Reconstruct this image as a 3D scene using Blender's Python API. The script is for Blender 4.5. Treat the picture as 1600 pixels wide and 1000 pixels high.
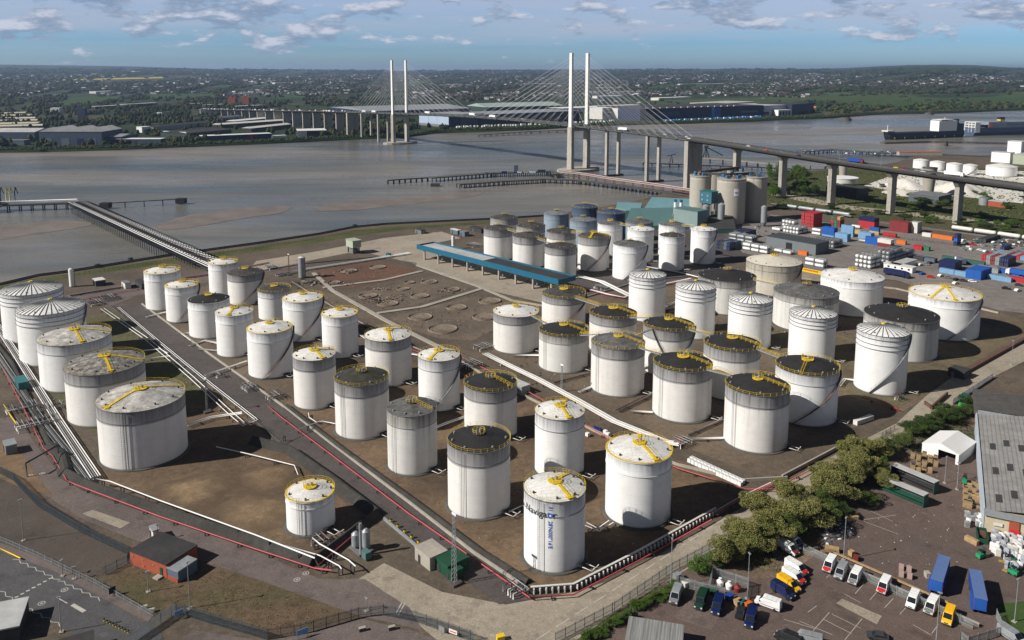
import bpy, math, random
import numpy as np
from mathutils import Vector, Matrix
random.seed(7); rng = np.random.default_rng(7)
scene = bpy.context.scene
C = scene.collection
for o in list(bpy.data.objects): bpy.data.objects.remove(o)
# ---------------------------------------------------------------- camera
F_PX, YP, YH, CAM_H = 1300., 300., 107., 118.
TH = math.atan((YP - YH) / F_PX); CT, ST = math.cos(TH), math.sin(TH)
cam = bpy.data.cameras.new('camera'); cam.sensor_width = 36; cam.lens = F_PX / 1600 * 36
cam.shift_y = -0.125; cam.clip_start = 1; cam.clip_end = 80000
camo = bpy.data.objects.new('camera', cam); C.objects.link(camo)
camo.location = (0, 0, CAM_H); camo.rotation_euler = (math.pi / 2 - TH, 0, 0)
scene.camera = camo
# ---------------------------------------------------------------- light
SUN_AZ = math.radians(17); SUN_EL = math.radians(36)
travel = Vector((math.cos(SUN_AZ) * math.cos(SUN_EL), math.sin(SUN_AZ) * math.cos(SUN_EL), -math.sin(SUN_EL)))
sl = bpy.data.lights.new('sun', 'SUN'); sl.energy = 4.9; sl.angle = math.radians(0.5); sl.color = (1.0, 0.955, 0.89)
so = bpy.data.objects.new('sun', sl); C.objects.link(so); so.rotation_euler = (-travel).to_track_quat('Z', 'Y').to_euler()
world = bpy.data.worlds.new('World'); scene.world = world; world.use_nodes = True
N = world.node_tree.nodes; L = world.node_tree.links; N.clear()
def nd(N, t, **k):
    n = N.new(t)
    for a, b in k.items(): setattr(n, a, b)
    return n
sky = nd(N, 'ShaderNodeTexSky', sky_type='NISHITA', sun_disc=False); sky.sun_elevation = SUN_EL
sky.sun_rotation = math.atan2(-travel.x, -travel.y) % (2 * math.pi)
sky.altitude = 100; sky.air_density = 1.0; sky.dust_density = 0.6; sky.ozone_density = 2.2
tc = nd(N, 'ShaderNodeTexCoord'); sep = nd(N, 'ShaderNodeSeparateXYZ'); L.new(tc.outputs['Generated'], sep.inputs[0])
def M(N, L, op, a, b=None, clamp=False):
    m = nd(N, 'ShaderNodeMath', operation=op, use_clamp=clamp)
    for i, v in enumerate((a, b)):
        if v is None: continue
        if isinstance(v, (int, float)): m.inputs[i].default_value = v
        else: L.new(v, m.inputs[i])
    return m.outputs[0]
# clouds lie on a flat deck: direction / elevation
zc = M(N, L, 'ADD', M(N, L, 'MAXIMUM', sep.outputs[2], 0.0), 0.018)
u = M(N, L, 'DIVIDE', sep.outputs[0], zc); v = M(N, L, 'DIVIDE', sep.outputs[1], zc)
cmb = nd(N, 'ShaderNodeCombineXYZ'); L.new(u, cmb.inputs[0]); L.new(v, cmb.inputs[1])
def noise(N, L, vec, scale, detail=6, rough=0.55, w=None):
    n = nd(N, 'ShaderNodeTexNoise'); n.inputs['Scale'].default_value = scale
    n.inputs['Detail'].default_value = detail; n.inputs['Roughness'].default_value = rough
    if vec is not None: L.new(vec, n.inputs['Vector'])
    return n.outputs['Fac']
def ramp(N, L, fac, stops):
    r = nd(N, 'ShaderNodeValToRGB'); L.new(fac, r.inputs[0]); e = r.color_ramp.elements
    while len(e) < len(stops): e.new(0.5)
    for q, (p, c) in zip(e, stops):
        q.position = p; q.color = (*c, 1) if len(c) == 3 else c
    return r.outputs[0]
def mixc(N, L, f, a, b, mode='MIX'):
    m = nd(N, 'ShaderNodeMix', data_type='RGBA', blend_type=mode)
    for s, v in ((m.inputs[0], f), (m.inputs[6], a), (m.inputs[7], b)):
        if isinstance(v, (int, float)): s.default_value = v
        elif isinstance(v, tuple): s.default_value = (*v, 1)
        else: L.new(v, s)
    return m.outputs[2]
tint = ramp(N, L, sep.outputs[2], [(0.0, (.66, .98, 1.50)), (0.030, (.50, .88, 1.50)), (0.052, (.74, .96, 1.45)), (0.075, (.98, 1.06, 1.5)), (0.14, (.85, 1.0, 1.3)), (.5, (.7, .85, 1.05))])
skyc = mixc(N, L, 1.0, sky.outputs[0], tint, 'MULTIPLY')
mq = nd(N, 'ShaderNodeMapping'); mq.inputs['Scale'].default_value = (1, 1, 3.2); L.new(tc.outputs['Generated'], mq.inputs[0])
n1 = noise(N, L, mq.outputs[0], 17, 9, 0.60)
high = noise(N, L, cmb.outputs[0], 0.09, 6, 0.6)
elev = M(N, L, 'MULTIPLY', M(N, L, 'SUBTRACT', sep.outputs[2], 0.010), 26, True)
thin = ramp(N, L, high, [(0.40, (0, 0, 0)), (0.60, (1, 1, 1))])
thinf = M(N, L, 'MULTIPLY', M(N, L, 'MULTIPLY', thin, elev), 0.8)
c1 = mixc(N, L, thinf, skyc, (5.0, 5.5, 7.0))
big = noise(N, L, mq.outputs[0], 3.1, 3, 0.5)
lift = M(N, L, 'MULTIPLY', M(N, L, 'SUBTRACT', big, .5), .30)
cband = ramp(N, L, sep.outputs[2], [(0.016, (0, 0, 0)), (0.038, (.8,) * 3), (0.055, (1, 1, 1)), (0.30, (.8,) * 3)])
nn = M(N, L, 'ADD', M(N, L, 'ADD', n1, lift), M(N, L, 'MULTIPLY', M(N, L, 'SUBTRACT', cband, 1.0), .16))
nn = M(N, L, 'SUBTRACT', nn, M(N, L, 'MULTIPLY', sep.outputs[0], .06))
cmf = M(N, L, 'MULTIPLY', ramp(N, L, nn, [(0.485, (0, 0, 0)), (0.56, (1, 1, 1))]), 0.85)
# lit tops / grey bases from a second tap shifted towards the sun
mp = nd(N, 'ShaderNodeMapping'); mp.inputs['Location'].default_value = (0.0, 0.0, 0.028); L.new(mq.outputs[0], mp.inputs[0])
n2 = noise(N, L, mp.outputs[0], 17, 9, 0.60)
lit = ramp(N, L, M(N, L, 'ADD', M(N, L, 'SUBTRACT', n1, n2), 0.5), [(0.44, (2.5, 3.5, 5.1)), (0.54, (3.6, 4.4, 5.9)), (0.66, (7.0, 7.4, 8.6))])
c2 = mixc(N, L, cmf, c1, lit)
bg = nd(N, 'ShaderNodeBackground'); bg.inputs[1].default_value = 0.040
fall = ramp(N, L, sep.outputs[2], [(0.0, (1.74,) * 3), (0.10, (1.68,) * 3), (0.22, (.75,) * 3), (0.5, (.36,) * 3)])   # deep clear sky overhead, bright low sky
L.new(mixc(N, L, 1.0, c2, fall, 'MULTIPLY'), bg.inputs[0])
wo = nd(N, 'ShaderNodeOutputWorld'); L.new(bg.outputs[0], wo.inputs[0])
vs = scene.view_settings; vs.view_transform = 'Standard'; vs.look = 'None'; vs.exposure = 0.36; vs.gamma = 1.0
# ---------------------------------------------------------------- measuring: photo pixel -> point on a level plane
def P(x, y, z=0.):
    a = (x - 800) / F_PX; b = (y - YP) / F_PX
    dx, dy, dz = a, CT - ST * b, -ST - CT * b
    t = (z - CAM_H) / dz
    return (dx * t, dy * t, z)
def PP(pts, z=0.): return [P(x, y, z) for x, y in pts]
# ---------------------------------------------------------------- mesh builder
class MB:
    def __init__(s): s.v = []; s.f = []; s.m = []; s.s = []
    def add(s, vs, fs, mi=0, sm=False):
        b = len(s.v); s.v += [tuple(q) for q in vs]
        for f in fs: s.f.append(tuple(b + i for i in f)); s.m.append(mi); s.s.append(sm)
        return s
    def box(s, c, d, rz=0., mi=0, tilt=0.):
        x, y, z = d[0] / 2, d[1] / 2, d[2] / 2; cr, sr = math.cos(rz), math.sin(rz); vs = []
        for k in (-z, z):
            for a, b in ((-x, -y), (x, -y), (x, y), (-x, y)):
                zz = k + a * math.tan(tilt)
                vs.append((c[0] + a * cr - b * sr, c[1] + a * sr + b * cr, c[2] + zz))
        return s.add(vs, [(3, 2, 1, 0), (4, 5, 6, 7), (0, 1, 5, 4), (1, 2, 6, 5), (2, 3, 7, 6), (3, 0, 4, 7)], mi)
    def cyl(s, c, r, h, n=16, r2=None, mi=0, sm=True, cap=True, a0=0):
        r2 = r if r2 is None else r2; vs = []
        for k, q in ((0, r), (h, r2)):
            for i in range(n):
                a = a0 + 2 * math.pi * i / n; vs.append((c[0] + q * math.cos(a), c[1] + q * math.sin(a), c[2] + k))
        s.add(vs, [(i, (i + 1) % n, n + (i + 1) % n, n + i) for i in range(n)], mi, sm)
        if cap: s.add(vs[n:], [tuple(range(n))], mi); s.add(vs[:n], [tuple(range(n - 1, -1, -1))], mi)
        return s
    def tube(s, pts, r, n=6, mi=0, closed=False):
        pts = [Vector(p) for p in pts]; m = len(pts); vs = []
        for i, p in enumerate(pts):
            if closed: d = pts[(i + 1) % m] - pts[i - 1]
            else: d = pts[min(i + 1, m - 1)] - pts[max(i - 1, 0)]
            if d.length < 1e-6: d = Vector((1, 0, 0))
            d.normalize(); up = Vector((0, 0, 1)) if abs(d.z) < 0.95 else Vector((1, 0, 0))
            a = d.cross(up).normalized(); b = a.cross(d)
            for k in range(n):
                t = 2 * math.pi * (k + .5) / n; vs.append(p + (a * math.cos(t) + b * math.sin(t)) * r)
        fs = []
        for i in range(m if closed else m - 1):
            j = (i + 1) % m
            for k in range(n): fs.append((i * n + k, j * n + k, j * n + (k + 1) % n, i * n + (k + 1) % n))
        if not closed: fs += [tuple(range(n - 1, -1, -1)), tuple((m - 1) * n + k for k in range(n))]
        return s.add(vs, fs, mi, n > 4)
    def prism(s, poly, z0, z1, mi=0, mtop=None):
        n = len(poly); A = sum(poly[i][0] * poly[(i + 1) % n][1] - poly[(i + 1) % n][0] * poly[i][1] for i in range(n))
        if A < 0: poly = poly[::-1]
        vs = [(p[0], p[1], z0) for p in poly] + [(p[0], p[1], z1) for p in poly]
        s.add(vs, [(i, (i + 1) % n, n + (i + 1) % n, n + i) for i in range(n)], mi)
        s.add(vs, [tuple(range(n, 2 * n))], mi if mtop is None else mtop)
        return s
    def sheet(s, poly, z, mi=0):
        n = len(poly); A = sum(poly[i][0] * poly[(i + 1) % n][1] - poly[(i + 1) % n][0] * poly[i][1] for i in range(n))
        if A < 0: poly = poly[::-1]
        return s.add([(p[0], p[1], z) for p in poly], [tuple(range(n))], mi)
    def wall(s, pts, w, h, z0=0., mi=0, wt=None):
        """wall of width w (wt at top) following pts"""
        wt = w if wt is None else wt; n = len(pts); P2 = [Vector(p[:2]) for p in pts]; ns = []
        for i in range(n):
            d = (P2[min(i + 1, n - 1)] - P2[max(i - 1, 0)]).normalized(); ns.append(Vector((-d.y, d.x)))
        vs = []
        for p, q in zip(P2, ns):
            for ww, z in ((w, z0), (wt, z0 + h)):
                for sg in (-1, 1): e = p + q * ww / 2 * sg; vs.append((e.x, e.y, z))
        fs = []
        for i in range(n - 1):
            a = i * 4; b = a + 4
            fs += [(a, b, b + 2, a + 2), (a + 1, a + 3, b + 3, b + 1), (a + 2, b + 2, b + 3, a + 3)]
        fs += [(0, 2, 3, 1), (n * 4 - 4, n * 4 - 3, n * 4 - 1, n * 4 - 2)]
        return s.add(vs, fs, mi)
    def ring(s, c, r0, r1, h, n=48, mi=0):
        vs = []
        for r, z in ((r0, 0), (r1, 0), (r1, h), (r0, h)):
            for i in range(n): a = 2 * math.pi * i / n; vs.append((c[0] + r * math.cos(a), c[1] + r * math.sin(a), c[2] + z))
        fs = []
        for k in range(4):
            for i in range(n): fs.append((k * n + i, k * n + (i + 1) % n, ((k + 1) % 4) * n + (i + 1) % n, ((k + 1) % 4) * n + i))
        return s.add(vs, fs, mi, False)
    def build(s, name, mats, parent=None, loc=None):
        me = bpy.data.meshes.new(name); me.from_pydata(s.v, [], s.f)
        if not isinstance(mats, (list, tuple)): mats = [mats]
        for q in mats: me.materials.append(q)
        me.polygons.foreach_set('material_index', s.m); me.polygons.foreach_set('use_smooth', s.s); me.update()
        o = bpy.data.objects.new(name, me); C.objects.link(o)
        if parent: o.parent = parent
        if loc: o.location = loc
        return o
def fastmesh(name, V, Fq, mats, mi=None, parent=None, smooth=False):
    """numpy arrays of verts and quads/tris"""
    me = bpy.data.meshes.new(name); k = Fq.shape[1]
    me.vertices.add(len(V)); me.vertices.foreach_set('co', V.astype(np.float32).ravel())
    me.loops.add(Fq.size); me.loops.foreach_set('vertex_index', Fq.astype(np.int32).ravel())
    me.polygons.add(len(Fq)); me.polygons.foreach_set('loop_start', np.arange(0, Fq.size, k, dtype=np.int32))
    me.polygons.foreach_set('loop_total', np.full(len(Fq), k, np.int32))
    for q in (mats if isinstance(mats, (list, tuple)) else [mats]): me.materials.append(q)
    if mi is not None: me.polygons.foreach_set('material_index', mi.astype(np.int32))
    me.polygons.foreach_set('use_smooth', np.full(len(Fq), smooth))
    me.update(calc_edges=True); me.validate()
    o = bpy.data.objects.new(name, me); C.objects.link(o)
    if parent: o.parent = parent
    return o
def tag(o, label=None, cat=None, group=None, kind=None):
    if label: o['label'] = label
    if cat: o['category'] = cat
    if group: o['group'] = group
    if kind: o['kind'] = kind
    return o
def thing(name, label, cat, loc=(0, 0, 0), rz=0., group=None):
    o = bpy.data.objects.new(name, None); C.objects.link(o); o.location = loc; o.rotation_euler = (0, 0, rz)
    o.empty_display_size = 0.5
    return tag(o, label, cat, group)
KIDS = {}
def kids(o):
    if o.name not in KIDS: KIDS[o.name] = [c for c in bpy.data.objects if c.parent == o]
    return KIDS[o.name]
def dup(o, loc, rz, label=None, sc=None, mats=None, parent=None):
    c = o.copy(); C.objects.link(c)
    if parent: c.parent = parent
    else:
        c.location = loc; c.rotation_euler = (0, 0, rz)
        if label: c['label'] = label
        if sc: c.scale = sc if isinstance(sc, tuple) else (sc, sc, sc)
    for k in kids(o):
        dup(k, None, None, parent=c)
    return c
def structure(o): o['kind'] = 'structure'; return o
# ---------------------------------------------------------------- materials
MATS = {}
def mat(name, col, rough=0.85, var=0.25, scale=0.4, metal=0., col2=None, bump=0., detail=6, spec=0.3, stretch=None, scale2=None):
    """plain paint/soil/concrete with mottling: two octaves of noise between col and col2"""
    if name in MATS: return MATS[name]
    m = bpy.data.materials.new(name); m.use_nodes = True; N = m.node_tree.nodes; L = m.node_tree.links
    b = N['Principled BSDF']; b.inputs['Roughness'].default_value = rough; b.inputs['Metallic'].default_value = metal
    b.inputs['Specular IOR Level'].default_value = spec
    t = nd(N, 'ShaderNodeTexCoord'); vec = t.outputs['Object']
    if stretch:
        mp = nd(N, 'ShaderNodeMapping'); mp.inputs['Scale'].default_value = stretch; L.new(vec, mp.inputs[0]); vec = mp.outputs[0]
    n1 = noise(N, L, vec, scale, detail, 0.6); n2 = noise(N, L, vec, scale2 or scale * 7, 5, 0.65)
    c2 = col2 or tuple(c * (1 - var) for c in col)
    f = ramp(N, L, n1, [(0.35, (0, 0, 0)), (0.65, (1, 1, 1))])
    cc = mixc(N, L, f, col, c2)
    f2 = ramp(N, L, n2, [(0.3, (1 - var * .8,) * 3), (0.7, (1 + var * .5,) * 3)])
    cc = mixc(N, L, 1.0, cc, f2, 'MULTIPLY')
    if rough >= .9 and scale < .12:   # ground: grit, stains and wheel-worn streaks
        n3 = noise(N, L, vec, 2.2, 6, .8); cc = mixc(N, L, 1.0, cc, ramp(N, L, n3, [(.3, (.62,) * 3), (.5, (1.0,) * 3), (.72, (1.45,) * 3)]), 'MULTIPLY')
        n4 = noise(N, L, vec, .16, 9, .72); cc = mixc(N, L, ramp(N, L, n4, [(.54, (0, 0, 0)), (.64, (.55,) * 3)]), cc, tuple(c * .42 for c in col))
        n5 = noise(N, L, vec, .33, 9, .75); cc = mixc(N, L, ramp(N, L, n5, [(.58, (0, 0, 0)), (.68, (.4,) * 3)]), cc, tuple(min(.6, c * 1.6 + .03) for c in col))
    L.new(cc, b.inputs['Base Color'])
    if bump:
        bp = nd(N, 'ShaderNodeBump'); bp.inputs['Strength'].default_value = 0.6; bp.inputs['Distance'].default_value = bump
        L.new(n2, bp.inputs['Height']); L.new(bp.outputs[0], b.inputs['Normal'])
    MATS[name] = m; return m
def glassy(name, col): 
    m = mat(name, col, rough=0.12, var=0.1, scale=0.3, spec=0.6); return m
K = dict(
 white=mat('white_paint', (.74, .735, .72), .5, .07, .5), offwhite=mat('offwhite_paint', (.62, .60, .56), .6, .12, .3),
 yellow=mat('yellow_paint', (.72, .50, .02), .5, .15, 1.), black=mat('black_steel', (.022, .022, .024), .6, .3, 1.),
 dark=mat('dark_steel', (.05, .05, .052), .7, .3, .6), grey=mat('grey_steel', (.20, .205, .21), .6, .2, .5, .2),
 galv=mat('galvanised', (.34, .36, .37), .5, .2, .6, .3), pink=mat('pink_pipe', (.50, .085, .10), .5, .2, .4),
 rust=mat('rusty_steel', (.14, .075, .055), .8, .35, .6), red=mat('red_paint', (.55, .02, .02), .5, .15, .5),
 blue=mat('blue_paint', (.02, .06, .30), .5, .15, .5), navy=mat('navy_paint', (.012, .02, .075), .45, .15, .5),
 sky=mat('light_blue_paint', (.18, .34, .56), .55, .12, .4), teal=mat('teal_paint', (.03, .14, .15), .5, .2, .4),
 orange=mat('orange_paint', (.62, .13, .02), .5, .15, .5), green=mat('green_paint', (.014, .07, .038), .55, .2, .5),
 maroon=mat('maroon_paint', (.20, .03, .03), .6, .2, .5), conc=mat('concrete', (.36, .33, .28), .9, .18, .12, bump=.02),
 dconc=mat('dark_concrete', (.10, .095, .085), .9, .3, .15, bump=.03), brick=mat('red_brick', (.36, .085, .045), .9, .2, .6),
 glass=glassy('dark_glass', (.012, .016, .022)), rubber=mat('rubber', (.015, .015, .015), .8, .2, 1.),
 wood=mat('pale_wood', (.42, .29, .15), .8, .3, 1.), cream=mat('cream_wall', (.50, .43, .30), .8, .1, .3),
 roofgrey=mat('roof_sheet', (.17, .165, .16), .8, .25, .08, stretch=(6, .4, 1), scale2=.3),
 roofpale=mat('pale_roof_sheet', (.44, .44, .43), .7, .2, .05), roofdark=mat('dark_roof', (.045, .043, .042), .85, .3, .1),
 fence=mat('fence_steel', (.12, .15, .155), .6, .2, .5, .3), pale=mat('palisade_steel', (.36, .38, .38), .55, .2, .5, .3),
 slate=mat('blue_grey_cladding', (.10, .135, .175), .6, .12, .05), bluegrey=mat('dusty_blue_cladding', (.045, .07, .115), .7, .15, .05),
)
# ================================================================ THE SETTING
SHEETS = [0]
def structure_sheet(name, px, z, m):
    SHEETS[0] += 1; z += SHEETS[0] * .0006
    o = MB().sheet(PP(px), z).build(name, m); return structure(o)
# water
wm = bpy.data.materials.new('river_water'); wm.use_nodes = True; N = wm.node_tree.nodes; L = wm.node_tree.links; b = N['Principled BSDF']
t = nd(N, 'ShaderNodeTexCoord'); mp = nd(N, 'ShaderNodeMapping'); mp.inputs['Scale'].default_value = (.35, 1.3, 1); mp.inputs['Rotation'].default_value = (0, 0, -.12)
L.new(t.outputs['Object'], mp.inputs[0])
a1 = noise(N, L, mp.outputs[0], .0035, 6, .55); a2 = noise(N, L, mp.outputs[0], .03, 5, .6)
cc = mixc(N, L, ramp(N, L, a1, [(.40, (0, 0, 0)), (.60, (1, 1, 1))]), (.205, .182, .150), (.085, .097, .095))
cc = mixc(N, L, 1.0, cc, ramp(N, L, a2, [(.3, (.80, .80, .80)), (.7, (1.15, 1.15, 1.15))]), 'MULTIPLY')
L.new(cc, b.inputs['Base Color']); L.new(ramp(N, L, noise(N, L, mp.outputs[0], .006, 5, .6), [(.42, (.12,) * 3), (.58, (.38,) * 3)]), b.inputs['Roughness']); b.inputs['IOR'].default_value = 1.33
bn = noise(N, L, mp.outputs[0], .25, 6, .7); bp = nd(N, 'ShaderNodeBump'); bp.inputs['Strength'].default_value = .8; bp.inputs['Distance'].default_value = .9
L.new(bn, bp.inputs['Height']); L.new(bp.outputs[0], b.inputs['Normal'])
WZ = -4.0
structure(MB().sheet([(-9000, 150), (9000, 150), (9000, 6500), (-9000, 6500)], WZ).build('river_water', wm))
# mud banks just proud of the water
mudm = mat('river_mud', (.20, .165, .14), .55, .3, .06, bump=.12, scale2=.9, spec=.5)
def blob(px, z, name, m, n=10, jit=1.0):
    pts = []; k = len(px)
    for i in range(k):
        x0, y0 = px[i]; x1, y1 = px[(i + 1) % k]
        for j in range(n):
            q = j / n; pts.append((x0 + (x1 - x0) * q + random.uniform(-2, 2) * jit, y0 + (y1 - y0) * q + random.uniform(-.5, .5) * jit))
    # closed outline smoothed once
    pts = [((pts[i - 1][0] + 2 * pts[i][0] + pts[(i + 1) % len(pts)][0]) / 4, (pts[i - 1][1] + 2 * pts[i][1] + pts[(i + 1) % len(pts)][1]) / 4) for i in range(len(pts))]
    return structure(MB().sheet([P(x, y, z) for x, y in pts], z).build(name, m))
blob([(488, 325), (540, 315), (620, 309), (700, 303), (760, 300), (735, 308), (640, 319), (560, 328), (500, 330)], WZ + .12, 'mud_bank', mudm)
blob([(240, 352), (300, 334), (380, 325), (440, 321), (459, 323), (440, 332), (360, 344), (290, 357), (255, 360)], WZ + .12, 'mud_bank', mudm)
blob([(-60, 362), (20, 350), (90, 344), (150, 347), (140, 352), (110, 358), (50, 366), (-20, 378), (-70, 385)], WZ + .12, 'mud_bank', mudm)
blob([(985, 317), (1005, 309), (1050, 303), (1120, 290), (1150, 300), (1100, 330), (1020, 330)], WZ + .5, 'mud_bank', mudm)
# far land with gentle hills behind
SKY = [(-1400, 103), (-300, 101), (0, 101), (100, 102), (200, 103), (300, 106), (400, 108.5), (550, 110), (800, 110), (950, 109), (1100, 107), (1300, 107), (1340, 105.5), (1390, 102.5), (1450, 101), (1520, 102), (1570, 105), (1640, 107.5), (1900, 105), (3000, 104)]
def skyl(x):
    for (a, ya), (c, yc) in zip(SKY, SKY[1:]):
        if x <= c: q = max(0, (x - a) / (c - a)); return ya + (yc - ya) * q
    return 104
def hz(x, y):
    d = math.hypot(x, y)
    if d < 3500 or y < 10: return -1.
    px = 800 + F_PX * x / (.99 * y); top = 118 + (107 - skyl(px)) * 16000 / 1315
    q = min(1, max(0, (d - 3500) / 12500)); h = top * (q ** 1.25)
    if 1320 < px < 1600 and q < 1: h += 30 * math.exp(-((px - 1450) / 90) ** 2) * math.sin(math.pi * q) 
    h += 5 * math.sin(x / 900 + 1.3) * math.sin(y / 1300) * min(1, q * 6) * (1 - q)
    if d > 16000: h = top * max(0., 1 - (d - 16000) / 9000.)
    return -1 + h
FAR = [(-2600, 252), (-600, 243), (0, 235.5), (60, 235), (200, 231), (300, 226.5), (400, 223), (480, 219), (560, 215), (630, 213), (662, 209), (672, 206.5), (700, 205), (760, 203.5), (830, 201), (900, 197), (960, 194), (1075, 191.5), (1180, 188), (1205, 186), (1300, 183.5), (1345, 178.5), (1400, 176.5), (1480, 175.5), (1560, 172), (1640, 170), (2200, 165), (3400, 160)]
farp = PP(FAR, -1.)
fm = bpy.data.materials.new('far_land'); fm.use_nodes = True; N = fm.node_tree.nodes; L = fm.node_tree.links; b = N['Principled BSDF']
t = nd(N, 'ShaderNodeTexCoord'); vo = nd(N, 'ShaderNodeTexVoronoi'); vo.inputs['Scale'].default_value = .0028; L.new(t.outputs['Object'], vo.inputs['Vector'])
sp = nd(N, 'ShaderNodeSeparateColor'); L.new(vo.outputs['Color'], sp.inputs[0])
fc = ramp(N, L, sp.outputs[0], [(0., (.020, .032, .014)), (.35, (.030, .050, .017)), (.6, (.045, .042, .028)), (.8, (.042, .06, .022)), (1., (.075, .07, .045))])
m1 = noise(N, L, t.outputs['Object'], .012, 8, .7)
fc = mixc(N, L, ramp(N, L, m1, [(.42, (0, 0, 0)), (.56, (1, 1, 1))]), fc, (.022, .033, .016))
L.new(fc, b.inputs['Base Color']); b.inputs['Roughness'].default_value = 1.; b.inputs['Specular IOR Level'].default_value = 0.1
# sheet: rows follow the shoreline outward
rows = []
xs = np.linspace(-1400, 3000, 90)
def shore_y(x):
    for (a, ya), (c, yc) in zip(FAR, FAR[1:]):
        if x <= c: return ya + (yc - ya) * max(0, (x - a)) / (c - a)
    return 160
V = []; nr = 46
for i, x in enumerate(xs):
    p = P(x, shore_y(x), -1.); d0 = math.hypot(p[0], p[1]); ux, uy = p[0] / d0, p[1] / d0
    V.append((p[0], p[1], -6.)); V.append((p[0], p[1], -1.))
    for k in range(1, nr):
        d = d0 * (26000 / d0) ** (k / (nr - 1)); V.append((ux * d, uy * d, hz(ux * d, uy * d)))
    
nr1 = nr + 1
Fq = [(i * nr1 + k, i * nr1 + k + 1, (i + 1) * nr1 + k + 1, (i + 1) * nr1 + k) for i in range(len(xs) - 1) for k in range(nr1 - 1)]
Fq = [tuple(reversed(f)) for f in Fq]
structure(fastmesh('far_land', np.array(V), np.array(Fq), fm, smooth=True))
# foreshore strip along the far bank
fs = MB(); shore = [(x, y) for x, y in FAR if -700 < x < 1700]
A_ = [P(x, y + 1.3, WZ + .1) for x, y in shore]; B_ = [P(x, y, -1.) for x, y in shore]
vs_ = [(p[0], p[1], WZ + .1) for p in A_] + [(p[0] * 1.004, p[1] * 1.004, -.6) for p in B_]
n_ = len(shore); fs.add(vs_, [(i, i + 1, n_ + i + 1, n_ + i) for i in range(n_ - 1)])
structure(fs.build('foreshore', mat('foreshore_mud', (.16, .115, .085), .9, .35, .02)))
# near land
soil = mat('terminal_soil', (.125, .095, .068), .95, .4, .035, col2=(.075, .06, .045), bump=.05, scale2=.6)
NEAR = [(0, 444), (60, 430), (100, 425), (175, 413), (262, 399), (312, 392), (400, 380), (500, 365), (550, 355), (600, 350), (765, 342), (850, 337), (985, 316), (1040, 301), (1110, 287), (1200, 268), (1330, 262), (1400, 254), (1430, 243), (1520, 243), (1600, 240), (1900, 236)]
nearp = [(-900, 330, 0)] + PP(NEAR) + [(2500, 1300, 0), (2500, -400, 0), (-900, -400, 0)]
structure(MB().prism(nearp, -6, 0).build('ground', soil))
WALLP = PP(NEAR[:12])
green = mat('rough_grass', (.055, .072, .022), 1., .35, .05, col2=(.10, .095, .045), bump=.15, scale2=.8, spec=.1)
structure_sheet('embankment_grass', [(0, 447), (60, 434), (100, 429), (175, 417), (262, 404), (400, 386), (500, 371), (550, 360), (600, 355), (765, 346), (765, 350), (640, 358), (560, 368), (480, 382), (380, 396), (262, 412), (100, 436), (0, 455)], .02, green)
w = thing('flood_wall', 'long dark concrete flood wall between the terminal and the river', 'flood wall')
MB().wall([(-900, 330)] + [(p[0], p[1]) for p in WALLP], .8, 2.4, -5.2 + 3.6).build('wall', K['black'], w)
MB().wall([(p[0] + 1.2, p[1] - 3.2) for p in WALLP], .35, .8, 0).build('kerb', K['dconc'], w)
# ---- surfaces inside the terminal
asph = mat('old_asphalt', (.086, .072, .068), .92, .22, .03, col2=(.062, .054, .052), bump=.02, scale2=.5)
mauve = mat('mauve_asphalt', (.145, .115, .105), .92, .2, .04, col2=(.11, .088, .082), scale2=.4)
beige = mat('concrete_road', (.33, .285, .225), .9, .2, .03, col2=(.26, .22, .17), scale2=.5)
earth = mat('bund_earth', (.165, .112, .068), .98, .35, .03, col2=(.072, .05, .033), bump=.08, scale2=.5)
redearth = mat('red_earth', (.14, .07, .042), .98, .3, .05, col2=(.09, .055, .038), bump=.08, scale2=.5)
tan = mat('pale_sand', (.235, .165, .095), .98, .3, .05, col2=(.15, .10, .06), bump=.08, scale2=.8)
N = tan.node_tree.nodes; L = tan.node_tree.links; b = N['Principled BSDF']; src = b.inputs['Base Color'].links[0].from_socket; t = nd(N, 'ShaderNodeTexCoord'); sz = nd(N, 'ShaderNodeSeparateXYZ'); L.new(t.outputs['Object'], sz.inputs[0])
th_ = M(N, L, 'ADD', sz.outputs[2], M(N, L, 'MULTIPLY', M(N, L, 'SUBTRACT', noise(N, L, t.outputs['Object'], .25, 7, .7), .5), 1.6))   # thin sand lets the earth through
L.new(mixc(N, L, ramp(N, L, th_, [(.10, (0, 0, 0)), (.85, (1, 1, 1))]), (.10, .068, .042), src), b.inputs['Base Color'])
gravel = mat('dark_gravel', (.085, .068, .056), .98, .2, .1, bump=.06, scale2=3.)
yardm = mat('van_yard_asphalt', (.125, .088, .073), .92, .18, .025, col2=(.10, .076, .066), scale2=.35)
cyard = mat('container_yard_asphalt', (.21, .185, .165), .92, .2, .02, col2=(.15, .135, .125), scale2=.2)
pubr = mat('public_road_asphalt', (.088, .085, .088), .9, .2, .04, col2=(.065, .063, .066), scale2=.4)
dslope = mat('bund_slope', (.05, .047, .042), .95, .3, .05, bump=.03)
R_A = [(175, 478), (222, 476), (330, 558), (438, 632), (520, 698), (640, 788), (740, 866), (838, 935), (780, 945), (700, 885), (600, 812), (560, 772), (450, 700), (375, 638), (270, 560)]
R_C = [(-10, 655), (25, 650), (60, 700), (105, 752), (250, 806), (400, 862), (500, 905), (570, 905), (640, 950), (660, 985), (560, 962), (400, 905), (300, 872), (205, 842), (130, 812), (95, 790), (60, 765), (-20, 700)]
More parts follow.
